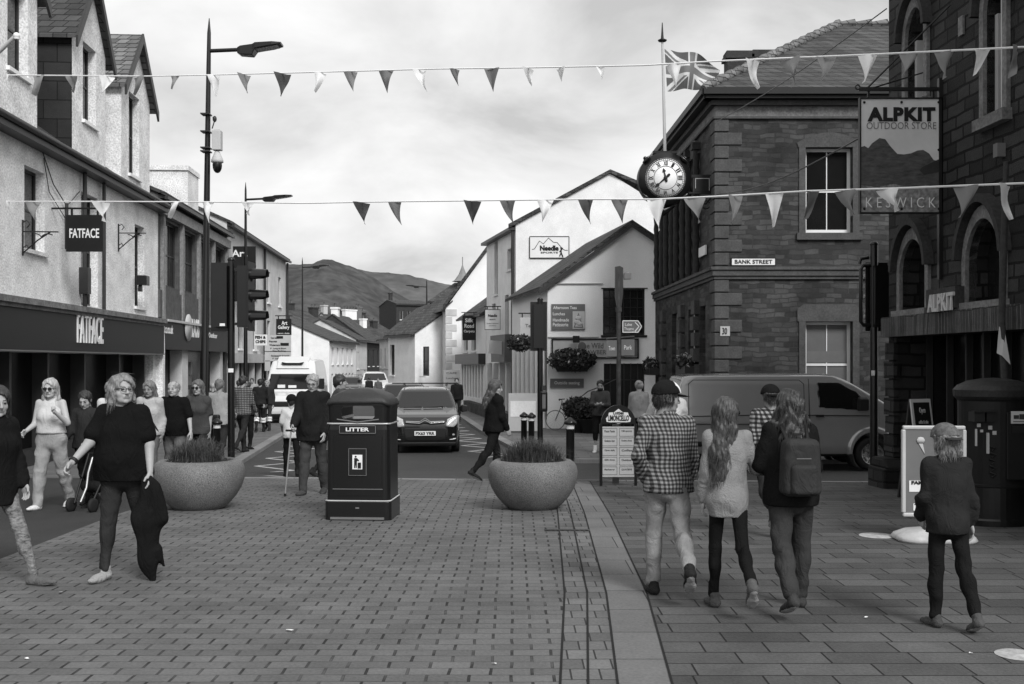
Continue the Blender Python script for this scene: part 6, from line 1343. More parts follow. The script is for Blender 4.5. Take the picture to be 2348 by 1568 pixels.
def mpv(name, label, loc, rz, pm, plate=None, h=.03, detail=True):
    t = thing(name, label, 'car', loc, rz)
    side = [(-1.98,.2),(-2.05,.42),(-2.03,.72),(-1.92,.90),(-1.75,.97),(-1.12,1.10),(-.42,1.55),(.1,1.62),(1.2,1.60),(1.75,1.52),(1.98,1.05),(2.04,.6),(2.0,.22)]
    front = [(.78,.18),(.87,.45),(.875,.88),(.84,1.0),(.70,1.42),(.62,1.57),(.45,1.625)]; plan = [(.55,-2.05),(.78,-1.93),(.87,-1.55),(.875,1.5),(.80,1.95),(.6,2.04)]
    c = Car(4.1, 1.75, side, front, plan, h); c.arch(-1.28,.37,.6,.31); c.arch(1.27,.37,.6,.31); X, Y, Z = c.X, c.Y, c.Z
    c.body(pm, t); AX = np.abs(X); c.patch('windscreen', W['carglass'], t, smax(sdpoly(X[:,0], Z[0], mirror([(.745,1.09),(.60,1.52)]))[:,None,:], Y+.3, 0))
    if detail:
        c.patch('side_glass', W['carglass'], t, smax(np.maximum(sdpoly(Y[0], Z[0], [(-.95,1.08),(-.5,1.42),(1.4,1.46),(1.7,1.08)])[None], .5-AX), -np.abs(Y+.05)+.04, 0))
        for s in (-1, 1): c.patch('headlight', W['lens'], t, smax(sdpoly(s*X[:,0], Z[0], [(.50,.68),(.54,.86),(.74,.95),(.86,.94),(.84,.78),(.70,.66)])[:,None,:], Y+1.35, 0), out=.014)
        g = c.patch('grille', W['darker'], t, smax(sdpoly(X[:,0], Z[0], mirror([(.50,.665),(.54,.60),(.50,.36),(.40,.31)]))[:,None,:], Y+1.5, 0), out=.01)
        c.patch('upper_grille', W['darker'], t, smax(sdpoly(X[:,0], Z[0], mirror([(.50,.80),(.50,.74),(.12,.73)]))[:,None,:], Y+1.5, 0), out=.008)
        c.patch('bumper', W['darker'], t, smax(smax(Z-.30, -(Z-.17), 0)+0*X, Y+1.4, 0), out=.012)
        for s in (-1, 1): c.patch('fog_lamp', W['lens'], t, smax(sdpoly(s*X[:,0], Z[0], [(.66,.50),(.72,.52),(.74,.46),(.67,.44)])[:,None,:], Y+1.3, 0), out=.014)
        for s in (-1, 1): c.patch('running_light', W['trim_white'], t, smax(sdpoly(s*X[:,0], Z[0], [(.58,.345),(.60,.375),(.78,.40),(.77,.365)])[:,None,:], Y+1.3, 0), out=.016)
        m = MB()
        for dz in (0, .05): m.tube([(-.47,-2.04,.785+dz*.5),(-.13,-2.07,.765+dz*.7),(0,-2.085,.84+dz),(.13,-2.07,.765+dz*.7),(.47,-2.04,.785+dz*.5)], .014, 5)
        m.build('badge', W['chrome'], t)
        for s in (-1, 1):
            m = MB(); m.loft([[(s*x,y,z) for x,y,z in ((.88,-.78,1.02),(.88,-.68,1.02),(.88,-.68,1.12),(.88,-.78,1.12))],[(s*x,y,z) for x,y,z in ((.95,-.86,.98),(.95,-.66,.98),(.95,-.66,1.17),(.95,-.86,1.17))],[(s*x,y,z) for x,y,z in ((1.07,-.84,1.0),(1.07,-.68,1.0),(1.07,-.68,1.15),(1.07,-.84,1.15))]]); m.build('wing_mirror', W['darker'], t, bevel=.02)
            m = MB(); m.tube([(s*.56,-.25,1.64),(s*.58,.0,1.68),(s*.58,1.2,1.68),(s*.56,1.45,1.62)], .016, 6); m.build('roof_rail', W['dark'], t)
        m = MB(); m.box(-.88,.88,.12,.18,1.69,1.72); m.build('roof_bar', W['darker'], t)
        m = MB(); m.tube([(-.55,-1.17,1.115),(-.1,-1.12,1.135)], .012, 5).tube([(-.05,-1.16,1.12),(.45,-1.10,1.14)], .012, 5); m.build('wiper', W['darker'], t)
        m = MB(); m.box(-.2,.2,-.62,-.6,1.17,1.2); 
        MB().box(-.26,.26,-2.085,-2.07,.465,.575).build('number_plate', W['trim_white'], t)
        if plate: text(t, plate, .46, .075, TR(0,-2.09,.52), W['darker'], name='plate_lettering', bold=.03)
    for x in (-.76, .76):
        for y in (-1.28, 1.27): wheel(t, x, y, .31, W['metal'])
    return t
def place(px, Y, dz=0): return Vector(((px-CX)/F*Y, Y, gz(Y)-DROP+dz))
p = place(975, 27.9); mpv('parked_car', 'dark grey people carrier facing the camera, behind the litter bin', p, math.radians(4.5), paint('dark grey car paint', .010, .4, .25), 'PX63 YRR', h=.026)
p = place(925, 38.5); mpv('following_car', 'black car waiting behind the grey people carrier', p, math.radians(3), paint('black car paint', .015), None, h=.04, detail=False)
p = place(803, 74); mpv('distant_car', 'small dark car far down the street near the cottages', p, math.radians(8), paint('black car paint', .015), None, h=.045)
p = place(858, 70, .1); q = mpv('distant_white_car', 'small white car far down the street beside the walkers', p, math.radians(10), paint('white car paint', .7), None, h=.045); q.scale = (1.05, 1.05, 1.15)

# white high-roof van coming down the street
YV = 39.2; t = thing('white_van', 'white high roofed van facing the camera on the left of the street', 'van', place(681, YV+2.7), math.radians(5))
side = [(-2.75,.28),(-2.85,.55),(-2.82,.95),(-2.65,1.12),(-2.05,1.28),(-1.55,1.98),(-1.45,2.12),(-1.2,2.42),(-.6,2.52),(2.7,2.52),(2.8,2.3),(2.85,.4)]
front = [(.90,.22),(.985,.5),(.995,1.1),(.97,1.4),(.88,2.1),(.80,2.45),(.6,2.53)]; plan = [(.65,-2.85),(.88,-2.72),(.985,-2.2),(.995,2.8),(.9,2.86)]
c = Car(5.75, 2.0, side, front, plan, .036, .09); c.arch(-1.95,.42,.7,.36); c.arch(1.8,.42,.7,.36); X, Y, Z = c.X, c.Y, c.Z; AX = np.abs(X); wp_ = paint('white van paint', .74)
c.body(wp_, t); c.patch('windscreen', W['carglass'], t, smax(sdpoly(X[:,0], Z[0], mirror([(.90,1.33),(.82,1.94)]))[:,None,:], Y+1.2, 0))
c.patch('side_glass', W['carglass'], t, np.maximum(sdpoly(Y[0], Z[0], [(-1.85,1.32),(-1.45,1.9),(-.8,1.92),(-.8,1.32)])[None], .6-AX))
c.patch('grille', W['darker'], t, smax(sdpoly(X[:,0], Z[0], mirror([(.52,.93),(.60,.74),(.5,.70)]))[:,None,:], Y+2.2, 0), out=.012)
for s in (-1, 1): c.patch('headlight', W['lens'], t, smax(sdpoly(s*X[:,0], Z[0], [(.62,.75),(.60,.95),(.84,1.02),(.90,.90),(.86,.76)])[:,None,:], Y+1.9, 0), out=.014)
c.patch('lower_bumper', W['darker'], t, smax(Z-.47+0*X, Y+1.6, 0), out=.02, inn=.05)
m = MB(); m.loft([[(-.62,-1.5,2.14),(.62,-1.5,2.14),(.62,-.8,2.14),(-.62,-.8,2.14)],[(-.60,-1.3,2.42),(.60,-1.3,2.42),(.6,-.7,2.60),(-.6,-.7,2.60)]]); m.build('roof_pod', wp_, t, bevel=.05)
m = MB(); m.prism([(-.36,2.30),(.36,2.30),(.42,2.38),(.25,2.35),(-.25,2.35),(-.42,2.38)], -1.5, -1.32); m.build('vent', W['darker'], t)
for s in (-1, 1): m = MB(); m.box(s*1.0,s*1.22,-1.75,-1.62,1.35,1.75); m.box(s*.9,s*1.02,-1.7,-1.64,1.4,1.46); m.build('wing_mirror', W['darker'], t, bevel=.02)
m = MB(); m.box(-.5,-.22,-2.0,-1.97,1.40,1.52); m.box(-.1,.2,-2.0,-1.97,1.40,1.50); m.build('dashboard_paper', W['trim_white'], t)
for x in (-.86, .86):
    for y in (-1.95, 1.8): wheel(t, x, y, .36, W['metal'], .24)

# grey van crossing
YG = 22.25; t = thing('grey_van', 'grey panel van crossing to the right in front of the bank', 'van', place(1800, YG, .02), math.radians(90))
k = 1.0; side = [(2.40,.32),(2.46,.9),(2.40,1.6),(2.30,1.9),(2.1,1.965),(-.45,1.99),(-.75,1.96),(-1.05,1.82),(-1.72,1.42),(-2.0,1.24),(-2.36,1.08),(-2.5,.86),(-2.52,.5),(-2.44,.28)]
front = [(.90,.25),(.975,.5),(.99,1.0),(.955,1.22),(.90,1.75),(.84,1.93),(.6,1.995)]; plan = [(.55,-2.5),(.84,-2.3),(.975,-1.8),(.99,2.3),(.92,2.47)]
c = Car(5.02, 1.98, side, front, plan, .026, .07); X, Y, Z = c.X, c.Y, c.Z; AX = np.abs(X)
fl = np.sqrt((Y+1.52)**2+(Z-.40)**2); c.d = np.minimum(c.d, smax(smax(fl-.50, .7-AX, .03), AX-1.0, .05)) ; c.arch(-1.52,.41,.6,.36); c.arch(1.45,.41,.6,.36)
gp = paint('grey van paint', .30, .30, .22); c.body(gp, t)
c.patch('cab_window', W['carglass'], t, smax(np.maximum(sdpoly(Y[0], Z[0], [(-.42,1.28),(-.40,1.80),(-.85,1.80),(-1.22,1.60),(-1.42,1.36),(-1.40,1.22)])[None], .6+X), 0*X-9, 0), out=.007)
c.patch('windscreen', W['carglass'], t, smax(sdpoly(X[:,0], Z[0], mirror([(.86,1.30),(.78,1.84)]))[:,None,:], Y+1.0, 0))
c.patch('headlight', W['lens'], t, np.maximum(smax(sdpoly(Y[0], Z[0], [(-2.52,.9),(-2.5,1.02),(-2.18,1.13),(-2.1,1.08),(-2.3,.95)])[None], .5-AX, 0), -9), out=.012)
c.patch('lower_sill', W['darker'], t, (Z-.36)+0*X+0*Y, out=.01)
px_ = lambda z: float(np.interp(z, [a[1] for a in front], [a[0] for a in front]))
for nm, reg in (('panel_groove', [(2.2,.95),(2.2,1.76),(2.1,1.84),(-.05,1.84),(-.14,1.76),(-.14,.95),(2.2,.95)]), ('door_groove', [(-.24,.42),(-.24,1.86),(-.85,1.86),(-1.30,1.64),(-1.50,1.36),(-1.5,1.0),(-1.05,.72),(-1.02,.42)]), ('waist_groove', [(2.4,1.10),(1.0,1.13),(-.24,1.13),(-1.5,1.12)]), ('sill_groove', [(2.3,.50),(1.95,.50)])):
    P_ = []
    for (a, b_), (a2, b2_) in zip(reg[:-1], reg[1:]):
        n_ = max(2, int(math.hypot(a2-a, b2_-b_)/.12)); P_ += [(-(px_(b_+(b2_-b_)*i/n_)-.004), a+(a2-a)*i/n_, b_+(b2_-b_)*i/n_) for i in range(n_+1)]
    MB().tube(P_, .009, 5).build(nm, W['darker'], t)
c.patch('side_moulding', W['darker'], t, np.maximum(sdpoly(Y[0], Z[0], [(2.3,.50),(2.3,.60),(1.9,.60),(1.9,.5)])[None], .8-AX), out=.012)
m = MB(); m.loft([[(-x,y,z) for x,y,z in r_] for r_ in ([(.95,-1.28,1.24),(.95,-1.2,1.24),(.95,-1.2,1.34),(.95,-1.28,1.34)],[(1.06,-1.38,1.22),(1.06,-1.18,1.22),(1.06,-1.18,1.50),(1.06,-1.38,1.50)],[(1.2,-1.36,1.24),(1.2,-1.2,1.24),(1.2,-1.2,1.46),(1.2,-1.36,1.46)])]); m.build('wing_mirror', W['darker'], t, bevel=.02)
m = MB(); m.box(-1.01,-.98,-.52,-.36,1.10,1.14); m.build('door_handle', W['darker'], t)
for x in (-.86, .88):
    for y in (-1.52, 1.45): wheel(t, x, y, .345, W['chrome'], .22, spokes=7)
# ------------------------------------------------------------------ people
def skinmat(v): 
    n = 'skin %.2f' % v
    if n not in PNT:
        m = mat(n, v, .55, .08, 12, .15, 120, spec=.35); PNT[n] = m
    return PNT[n]
def fabric(name, c, var=.15, bump=.35, bs=180, rough=.85):
    if name not in PNT:
        m = PNT[name] = mat(name, c, rough, var, 5, bump, bs, spec=.06); folds(m)
    return PNT[name]
def folds(m, st=.8, dist=.024):      # soft creases in cloth
    nt = m.node_tree; N = nt.nodes.new; L = nt.links.new; B = nt.nodes['Principled BSDF']; tc = N('ShaderNodeTexCoord'); mp = N('ShaderNodeMapping'); mp.inputs['Scale'].default_value = (1.3, 1.3, .8); mp.inputs['Rotation'].default_value = (.3, .5, .2); L(tc.outputs['Object'], mp.inputs[0])
    n = N('ShaderNodeTexNoise'); n.inputs['Scale'].default_value = 7.5; n.inputs['Detail'].default_value = 3; n.inputs['Distortion'].default_value = 1.6; n.inputs['Roughness'].default_value = .6; L(mp.outputs[0], n.inputs[0])
    b = N('ShaderNodeBump'); b.inputs['Strength'].default_value = st; b.inputs['Distance'].default_value = dist; L(n.outputs[0], b.inputs['Height'])
    if B.inputs['Normal'].links: L(B.inputs['Normal'].links[0].from_socket, b.inputs['Normal'])
    L(b.outputs[0], B.inputs['Normal'])
def plaid(name, lo, mid_, hi, f=1.0):
    if name in PNT: return PNT[name]
    m, nt, B, N, L = _nt(name); tc = N('ShaderNodeTexCoord'); sp = N('ShaderNodeSeparateXYZ'); L(tc.outputs['Object'], sp.inputs[0])
    no = N('ShaderNodeTexNoise'); no.inputs['Scale'].default_value = 7; L(tc.outputs['Object'], no.inputs[0]); ou = []
    for ax in (0, 2):
        w = N('ShaderNodeMath'); w.operation = 'MULTIPLY_ADD'; w.inputs[1].default_value = .02; L(no.outputs[0], w.inputs[0])
        a = sp.outputs[ax]
        if ax == 0: ad = N('ShaderNodeMath'); ad.operation = 'ADD'; L(sp.outputs[0], ad.inputs[0]); hy = N('ShaderNodeMath'); hy.operation = 'MULTIPLY'; hy.inputs[1].default_value = .6; L(sp.outputs[1], hy.inputs[0]); L(hy.outputs[0], ad.inputs[1]); a = ad.outputs[0]
        L(a, w.inputs[2]); s = N('ShaderNodeMath'); s.operation = 'MULTIPLY'; s.inputs[1].default_value = 150*f; L(w.outputs[0], s.inputs[0])
        q = N('ShaderNodeMath'); q.operation = 'SINE'; L(s.outputs[0], q.inputs[0]); g = N('ShaderNodeMapRange'); g.inputs[1].default_value = -.35; g.inputs[2].default_value = .35; L(q.outputs[0], g.inputs[0]); ou.append(g.outputs[0])
    ad = N('ShaderNodeMath'); ad.operation = 'ADD'; L(ou[0], ad.inputs[0]); L(ou[1], ad.inputs[1]); r = N('ShaderNodeMapRange'); r.inputs[2].default_value = 2; L(ad.outputs[0], r.inputs[0])
    cr = N('ShaderNodeValToRGB'); L(r.outputs[0], cr.inputs[0]); e = cr.color_ramp.elements; e[0].color = g4(lo); e[1].color = g4(hi); e.new(.5).color = g4(mid_)
    L(cr.outputs[0], B.inputs['Base Color']); B.inputs['Roughness'].default_value = .85; B.inputs['Specular IOR Level'].default_value = .15; PNT[name] = m; folds(m); return m
def hairmat(v):
    n = 'hair %.3f' % v
    if n not in PNT:
        m = mat(n, v, .5, .45, 9, .5, 60, spec=.4, stretch=(4, 4, .5)); PNT[n] = m
    return PNT[n]
def rot(v, a, ax='z'):
    c, s = math.cos(a), math.sin(a); x, y, z = v
    return (x*c-y*s, x*s+y*c, z) if ax == 'z' else (x, y*c-z*s, y*s+z*c)
def M2(V, M): A = np.array(M); return V @ A[:3,:3].T + A[:3,3]
_HEADC = {}
def head_mesh(h, female, heavy=1.0):
    key = (round(h,4), female, heavy)
    if key in _HEADC: return _HEADC[key]
    f = Field((-.11,-.14,-.20), (.11,.15,.15), h); w = heavy
    f.ell((0,-.012,.03), (.077,.095,.088), .02).ell((0,.022,-.03), (.062*w,.068,.078), .03).cap((-.03,.045,-.085), (.03,.045,-.085), .024*w, k=.03).ell((0,.072,-.10), (.022,.018,.017), .02)
    f.ell((.04*w,.055,-.035), (.025,.022,.024), .02).ell((-.04*w,.055,-.035), (.025,.022,.024), .02)
    f.cap((-.034,.083,.022), (.034,.083,.022), .009 if female else .011, k=.014)
    for s in (-1, 1): f.ell((s*.031,.100,.003), (.019,.016,.012), .012, 's'); f.ell((s*.031,.081,.003), (.0145,.013,.0115), .003)
    f.cap((0,.092,.008), (0,.113,-.030), .007, .0115, .012).ell((.011,.100,-.034), (.008,.009,.007), .008).ell((-.011,.100,-.034), (.008,.009,.007), .008)
    f.cap((-.020,.085,-.060), (.020,.085,-.060), .008, k=.01).cap((-.017,.084,-.070), (.017,.084,-.070), .008, k=.008); f.cap((-.024,.097,-.065), (.024,.097,-.065), .0035, k=.004, op='s')
    for s in (-1, 1): f.ell((s*.078,-.008,-.008), (.010,.020,.032), .008)
    f.cap((0,-.025,-.06), (0,-.035,-.19), .052*w, .056*w, .03); V, Q = f.net(); c = V[Q].mean(1); mi = np.zeros(len(Q), int)
    for s in (-1, 1): e = ((c[:,0]-s*.031)/.013)**2+((c[:,2]-.003)/.0065)**2 < 1; mi[e & (c[:,1] > .07)] = 2
    for s in (-1, 1): e = ((c[:,0]-s*.033)/.019)**2+((c[:,2]-.026)/.0045)**2 < 1; mi[e & (c[:,1] > .07)] = 3
    e = (c[:,0]/.024)**2+((c[:,2]+.065)/.011)**2 < 1; mi[e & (c[:,1] > .08)] = 1
    _HEADC[key] = (V, Q, mi); return _HEADC[key]
_HANDC = {}
def hand_mesh(h, curl, side, point=False):      # hand-local: z down the fingers (negative), palm faces -x*side ... thumb toward +y
    key = (round(h,4), curl, side, point)
    if key in _HANDC: return _HANDC[key]
    f = Field((-.09,-.08,-.20), (.09,.09,.04), h); f.cap((0,0,.01), (0,0,-.03), .026, .028, .02, (.7,1,1)); f.cap((0,-.018,-.05), (0,.02,-.05), .028, .028, .02, (.5,1,1.3))
    for i, (y, l) in enumerate(((.030,.072),(.010,.080),(-.010,.074),(-.029,.058))):
        c = 0.05 if (point and i == 0) else curl*(1+.15*i); p = Vector((0, y, -.085)); a = c*.5; d = Vector((-side*math.sin(a), 0, -math.cos(a)))
        q = p+d*l*.45; a2 = c*1.3; d2 = Vector((-side*math.sin(a2), 0, -math.cos(a2))); r = q+d2*l*.32; a3 = c*1.9; d3 = Vector((-side*math.sin(a3), 0, -math.cos(a3))); s_ = r+d3*l*.24
        f.cap(p, q, .0095, .0088, .004).cap(q, r, .0088, .0080, .004).cap(r, s_, .0080, .0068, .004)
    f.cap((0,.026,-.03), (-side*.018,.05,-.062), .013, .0105, .012).cap((-side*.018,.05,-.062), (-side*.030,.055,-.088), .0105, .0085, .004)
    _HANDC[key] = f.net(); return _HANDC[key]

def strands(V, Hm, hm, par, seed, n, st):      # loose locks lying on the hair
    r = random.Random(seed); mb = MB(Hm); L_ = {'short': .035, 'thin': .03, 'curl': .05, 'bob': .09, 'bun': .05}.get(st, .11)
    for i in range(n):
        p = Vector(V[r.randrange(len(V))]); c = Vector((0, -.01, min(.03, p.z))); nn = (p-c); nn.z *= .6
        if nn.length < .01: continue
        nn.normalize(); d = Vector((0, -.25, -1)) + Vector((r.uniform(-.5,.5), r.uniform(-.3,.3), 0)); d = (d - nn*d.dot(nn)); 
        if d.length < .05: continue
        d.normalize(); w = nn.cross(d)*r.uniform(.0015,.004); l = L_*r.uniform(.5,1.3); q = p + nn*.001; out = nn*r.uniform(.0,.010)
        if p.y > .035 or (p.z > .085 and st != 'bob'): continue
        vs = []
        for k in range(4): t = k/3; c2 = q + d*l*t + out*math.sin(t*2.4) + w*math.sin(t*4+i)*.8; vs += [c2-w*(1-t*.8), c2+w*(1-t*.8)]
        mb.add(vs, [(0,1,3,2),(2,3,5,4),(4,5,7,6)], True)
    mb.build('lock', hm, par)
def person(label, px, head_py=None, foot_py=None, Y=None, H=None, yaw=180, b=1.0, female=False, legs=((18,8,0),(-16,28,25)), arms=((-12,10,18,5),(14,10,18,5)),
           lean=2, head=(0,0), skin=.32, hair=('short', .03), top=dict(), bot=dict(), shoe=.02, name='person', child=0.0, group='people walking through the street', dz=0, q=None, extras=(), road=False, point=None):
    if Y is None:
        g = G(px, foot_py); Y = g.y
    X = (px-CX)/F*Y; z0 = gz(Y) - (DROP if road else 0)
    if H is None: H = EYE+(CY-head_py)/F*Y - z0
    k = H/1.75; hk = k*(1+.16*child)      # head scale
    root = thing(name, label, 'person', (X, Y, z0+dz), math.radians(yaw), group)
    h = q or (.011 if Y < 10 else .013 if Y < 17 else .018 if Y < 30 else .026)
    J = {}
    hipz = .93*k; J['P'] = Vector((0,0,hipz))
    A = {}
    for i, s in enumerate((-1, 1)):      # legs[0] = left (x<0)
        a, kb, fp = [math.radians(v) for v in legs[i][:3]]; ab = math.radians(legs[i][3]) if len(legs[i]) > 3 else .03
        hp = Vector((s*.085*k*(.9+.1*b), 0, hipz-.02*k)); kn = hp+Vector((s*math.sin(ab), math.sin(a), -math.cos(a)))*.42*k; an = kn+Vector((s*math.sin(ab)*.3, math.sin(a-kb), -math.cos(a-kb)))*.42*k
        A[s] = (hp, kn, an, fp)
    low = min(A[s][2].z - .075*k - (math.sin(max(0,A[s][3]))*.13*k) for s in (-1, 1)); dzl = -low
    for s in A: hp, kn, an, fp = A[s]; off = Vector((0,0,dzl)); A[s] = (hp+off, kn+off, an+off, fp)
    P = J['P']+Vector((0,0,dzl)); ln = math.radians(lean); up = Vector((0, math.sin(ln), math.cos(ln)))
    sh_w = (.155 if not female else .14)*k*(.85+.15*b)*(1-.1*child); chest = P+up*.36*k; shz = P+up*.475*k*(1-.03*child); neck = P+up*.53*k*(1-.03*child)
    hc = neck + Vector((0,.018*k,0)) + Vector((0,0,.135*hk)); AR = {}
    top_z = hc.z + .118*hk
    for i, s in enumerate((-1, 1)):
        f_, ab, e, inw = [math.radians(v) for v in arms[i][:4]]; ab *= .55 if ab < .3 else .75; S = shz+Vector((s*(sh_w+.012*k),0,0))
        d1 = Vector((s*math.sin(ab), math.sin(f_)*math.cos(ab), -math.cos(f_)*math.cos(ab))); E = S+d1*.285*k
        a2 = ab-inw; d2 = Vector((s*math.sin(a2), math.sin(f_+e)*math.cos(a2), -math.cos(f_+e)*math.cos(a2))); Wr = E+d2*.245*k; AR[s] = (S, E, Wr, d2)
    bb = [(-.62*k, -.75*k, -.05), (.62*k, .75*k, top_z+.15)]
    allp = [x for s in A for x in A[s][:3]]+[x for s in AR for x in AR[s][:3]]+[P, hc]; mn = [min(p[i] for p in allp)-.30*b*k for i in range(3)]; mx = [max(p[i] for p in allp)+.30*b*k for i in range(3)]; mn[2] = -.03; mx[2] = top_z+.03
    bw = b
    def torso(f, g):      # g = ease
        f.cap(P+Vector((-.06*k*b,0,-.03*k)), P+Vector((.06*k*b,0,-.03*k)), (.105*b+g)*k, k=.05, sq=(1,.88,1))
        f.cap(P+up*.02*k, P+up*.16*k, (.135*b+g)*k, (.118*b+g)*k, .06, (1.0,.74,1)); f.cap(P+up*.16*k, P+up*.34*k, (.118*b+g)*k, (.142*(.5+.5*b)+g)*k, .06, (1.02,.72,1))
        f.cap(shz+Vector((-sh_w*.8,0,-.03*k)), shz+Vector((sh_w*.8,0,-.03*k)), (.062+g)*k*(.8+.2*b), k=.05, sq=(1,.95,1)); f.cap(chest, neck, (.11*(.6+.4*b)+g)*k, (.052+g*.6)*k, .05, (1,.75,1))
        if b > 1.15: f.ell(P+up*.10*k+Vector((0,.035*k*b,0)), ((.145*b+g)*k, (.112*b+g)*k, .19*k), .07)
        if female:
            for s in (-1, 1): f.ell(P+up*.30*k+Vector((s*.062*k*(.8+.2*b),.078*k*(.7+.3*b),0)), ((.062*b+g)*k, (.048*b+g)*k, (.065+g)*k), .05)
        f.ell(P+Vector((0,-.05*k,-.05*k)), ((.13*b+g)*k, (.10*b+g)*k, (.11+g)*k), .05)
    # --- body: one continuous mesh
    f = Field(mn, mx, h); torso(f, -.018)
    for s in (-1, 1):
        hp, kn, an, fp = A[s]; f.cap(hp, kn, (.066*b)*k, (.040*(.6+.4*b))*k, .03).cap(kn, an, .039*k*(.6+.4*b), .026*k, .02); f.ell(kn.lerp(an,.3)+Vector((0,-.012*k,0)), (.038*k*(.6+.4*b),.040*k*(.6+.4*b),.11*k), .03)
        d = Vector((0, math.cos(fp), -math.sin(fp))); f.cap(an+Vector((0,0,-.04*k)), an+d*.13*k+Vector((0,0,-.045*k)), .032*k, .022*k, .02)
        S, E, Wr, d2 = AR[s]; f.cap(S, E, .045*(.5+.5*b)*k, .037*(.5+.5*b)*k, .03).cap(E, Wr, .038*(.5+.5*b)*k, .025*k, .02)
    V, Q = f.net(); parts = [(V, Q, np.zeros(len(Q), int))]
    Hm = Matrix.Translation(hc) @ Matrix.Rotation(math.radians(head[0]), 4, 'Z') @ Matrix.Rotation(math.radians(head[1]), 4, 'X') @ Matrix.Scale(hk, 4)
    hh = .0055 if Y < 17 else .008 if Y < 30 else .012
    v, qq, mi = head_mesh(hh, female, 1.0 if b < 1.2 else 1.12); parts.append((M2(v, Hm), qq, mi)); 
    HM = {}
    for i, s in enumerate((-1, 1)):
        S, E, Wr, d2 = AR[s]; z = -d2.normalized(); y = Vector((0,1,0)); y = (y-z*y.dot(z)); y = y.normalized() if y.length > .2 else Vector((1,0,0)).cross(z).normalized(); x = y.cross(z)
        R = Matrix((x, y, z)).transposed().to_4x4(); HM[s] = Matrix.Translation(Wr) @ R @ Matrix.Scale(k*(.95+.1*(not female)), 4)
        cu = (arms[i][4] if len(arms[i]) > 4 else .45); v, qq = hand_mesh(.004 if Y < 17 else .007, cu, s, point == s); parts.append((M2(v, HM[s]), qq, np.zeros(len(qq), int)))
    o = 0; VV = []; QQ = []; MI = []
    for v, qq, mi in parts: VV.append(v); QQ.append(qq+o); MI.append(mi); o += len(v)
    npmesh('body', np.concatenate(VV), np.concatenate(QQ), [skinmat(skin), skinmat(skin*.55), W['darker'], hairmat(max(.02, hair[1]*.7))], root, np.concatenate(MI))
    # --- trousers
    c = dict(m=fabric('black trousers', .012), w=1.0, flare=0.0, fold=.009, top=.10, length=1.0); c.update(bot); f = Field(mn, mx, h)
    f.cap(P+Vector((-.06*k*b,0,-.03*k)), P+Vector((.06*k*b,0,-.03*k)), (.112*b)*k, k=.05, sq=(1,.9,1)); f.cap(P, P+up*.14*k, .142*b*k, .128*b*k, .05, (1,.76,1)); f.ell(P+Vector((0,-.055*k,-.05*k)), (.135*b*k,.10*b*k,.115*k), .05)
    if b > 1.15: f.ell(P+up*.04*k+Vector((0,.03*k*b,0)), (.140*b*k, .108*b*k, .12*k), .06)
    for s in (-1, 1):
        hp, kn, an, fp = A[s]; w_ = c['w']; e_ = kn.lerp(an, c['length']*.97) if c['length'] < 1 else an+(an-kn).normalized()*.0*k
        f.cap(hp, kn, .086*b*k*(.6+.4*w_), .058*k*w_*(.6+.4*b), .025).cap(kn, e_, .057*k*w_*(.6+.4*b), (.041+c['flare'])*k*w_*(.75+.25*b), .02); f.ell(kn.lerp(an,.3)+Vector((0,-.014*k,0)), (.052*k*w_*(.6+.4*b),.055*k*w_*(.6+.4*b),.12*k), .03)
        if c['fold']:
            for t_ in (.72,.80,.88,.95): p_ = kn.lerp(an, t_); f.cap(p_+Vector((-.02*s*k,.03*k,.0)), p_+Vector((.03*k*s,.0,.008*k)), .028*k*w_*(.8+.3*c['flare']*10), k=.012)
    f.noise(c['fold']*k, 16/k, int(px)); f.plane(P+up*c['top']*k, tuple(up)); V, Q = f.net(); npmesh('trousers', V, Q, c['m'], root)
    # --- top
    c = dict(m=fabric('black cloth', .012), sleeve=1.0, hem=-.06, g=.014, fold=.006, loose=0.0, name='top', neck=.0, coat=False); c.update(top); f = Field(mn, mx, h); g = c['g']; torso(f, g)
    f.cap(P+up*c['hem']*k, P+up*.25*k, (.150*b+g+c['loose'])*k, (.135*b+g+c['loose']*.5)*k, .05, (1,.78,1))
    sl = c['sleeve']
    for s in (-1, 1):
        S, E, Wr, d2 = AR[s]; ra, rb, rc = (.050+g*.6)*(.55+.45*b)*k, (.043+g*.55+c['loose']*.2)*(.55+.45*b)*k, (.030+g*.5+c['loose']*.15)*k
        if sl > 0: e1 = S.lerp(E, min(1, sl*2)); f.cap(S, e1, ra, ra+(rb-ra)*min(1, sl*2) if sl > .5 else ra*1.05, .03)
        if sl > .5: e2 = E.lerp(Wr, min(1, (sl-.5)*2)*.98); f.cap(E, e2, rb, rb+(rc-rb)*(sl-.5)*2, .02)
        if sl > .5:
            for t_ in (.1,.35,.6,.8): p_ = E.lerp(Wr, t_*(sl-.5)*2); f.cap(p_+Vector((-.015,.01,.0)), p_+Vector((.015,-.01,.01)), (rb*.98+(rc-rb)*t_), k=.01)
    f.noise(c['fold']*k*1.2, 15/k, int(px)+3, (1,1,.8))
    wz = P+up*(c['hem'])*k
    # hem cut (only the torso column), then the neck opening
    X_, Y_, Z_ = [f.ax[i].reshape([-1 if j == i else 1 for j in range(3)]) for i in range(3)]
    core = np.sqrt((X_/(.30*b*k+.04))**2 + (Y_/(.34*b*k+.04))**2) < 1
    cut = np.where(core, (wz.z - Z_), -1.0); 
    armf = Field(mn, mx, h)
    for s in (-1, 1):
        S, E, Wr, d2 = AR[s]; armf.cap(S, E, rb*1.05, rb*1.02, 0)
        if sl > .5: armf.cap(E, E.lerp(Wr, (sl-.5)*2), rb, rc*1.02, 0)
    f.F = np.maximum(f.F, np.where(armf.F < .01, -1, cut)).astype(np.float32)
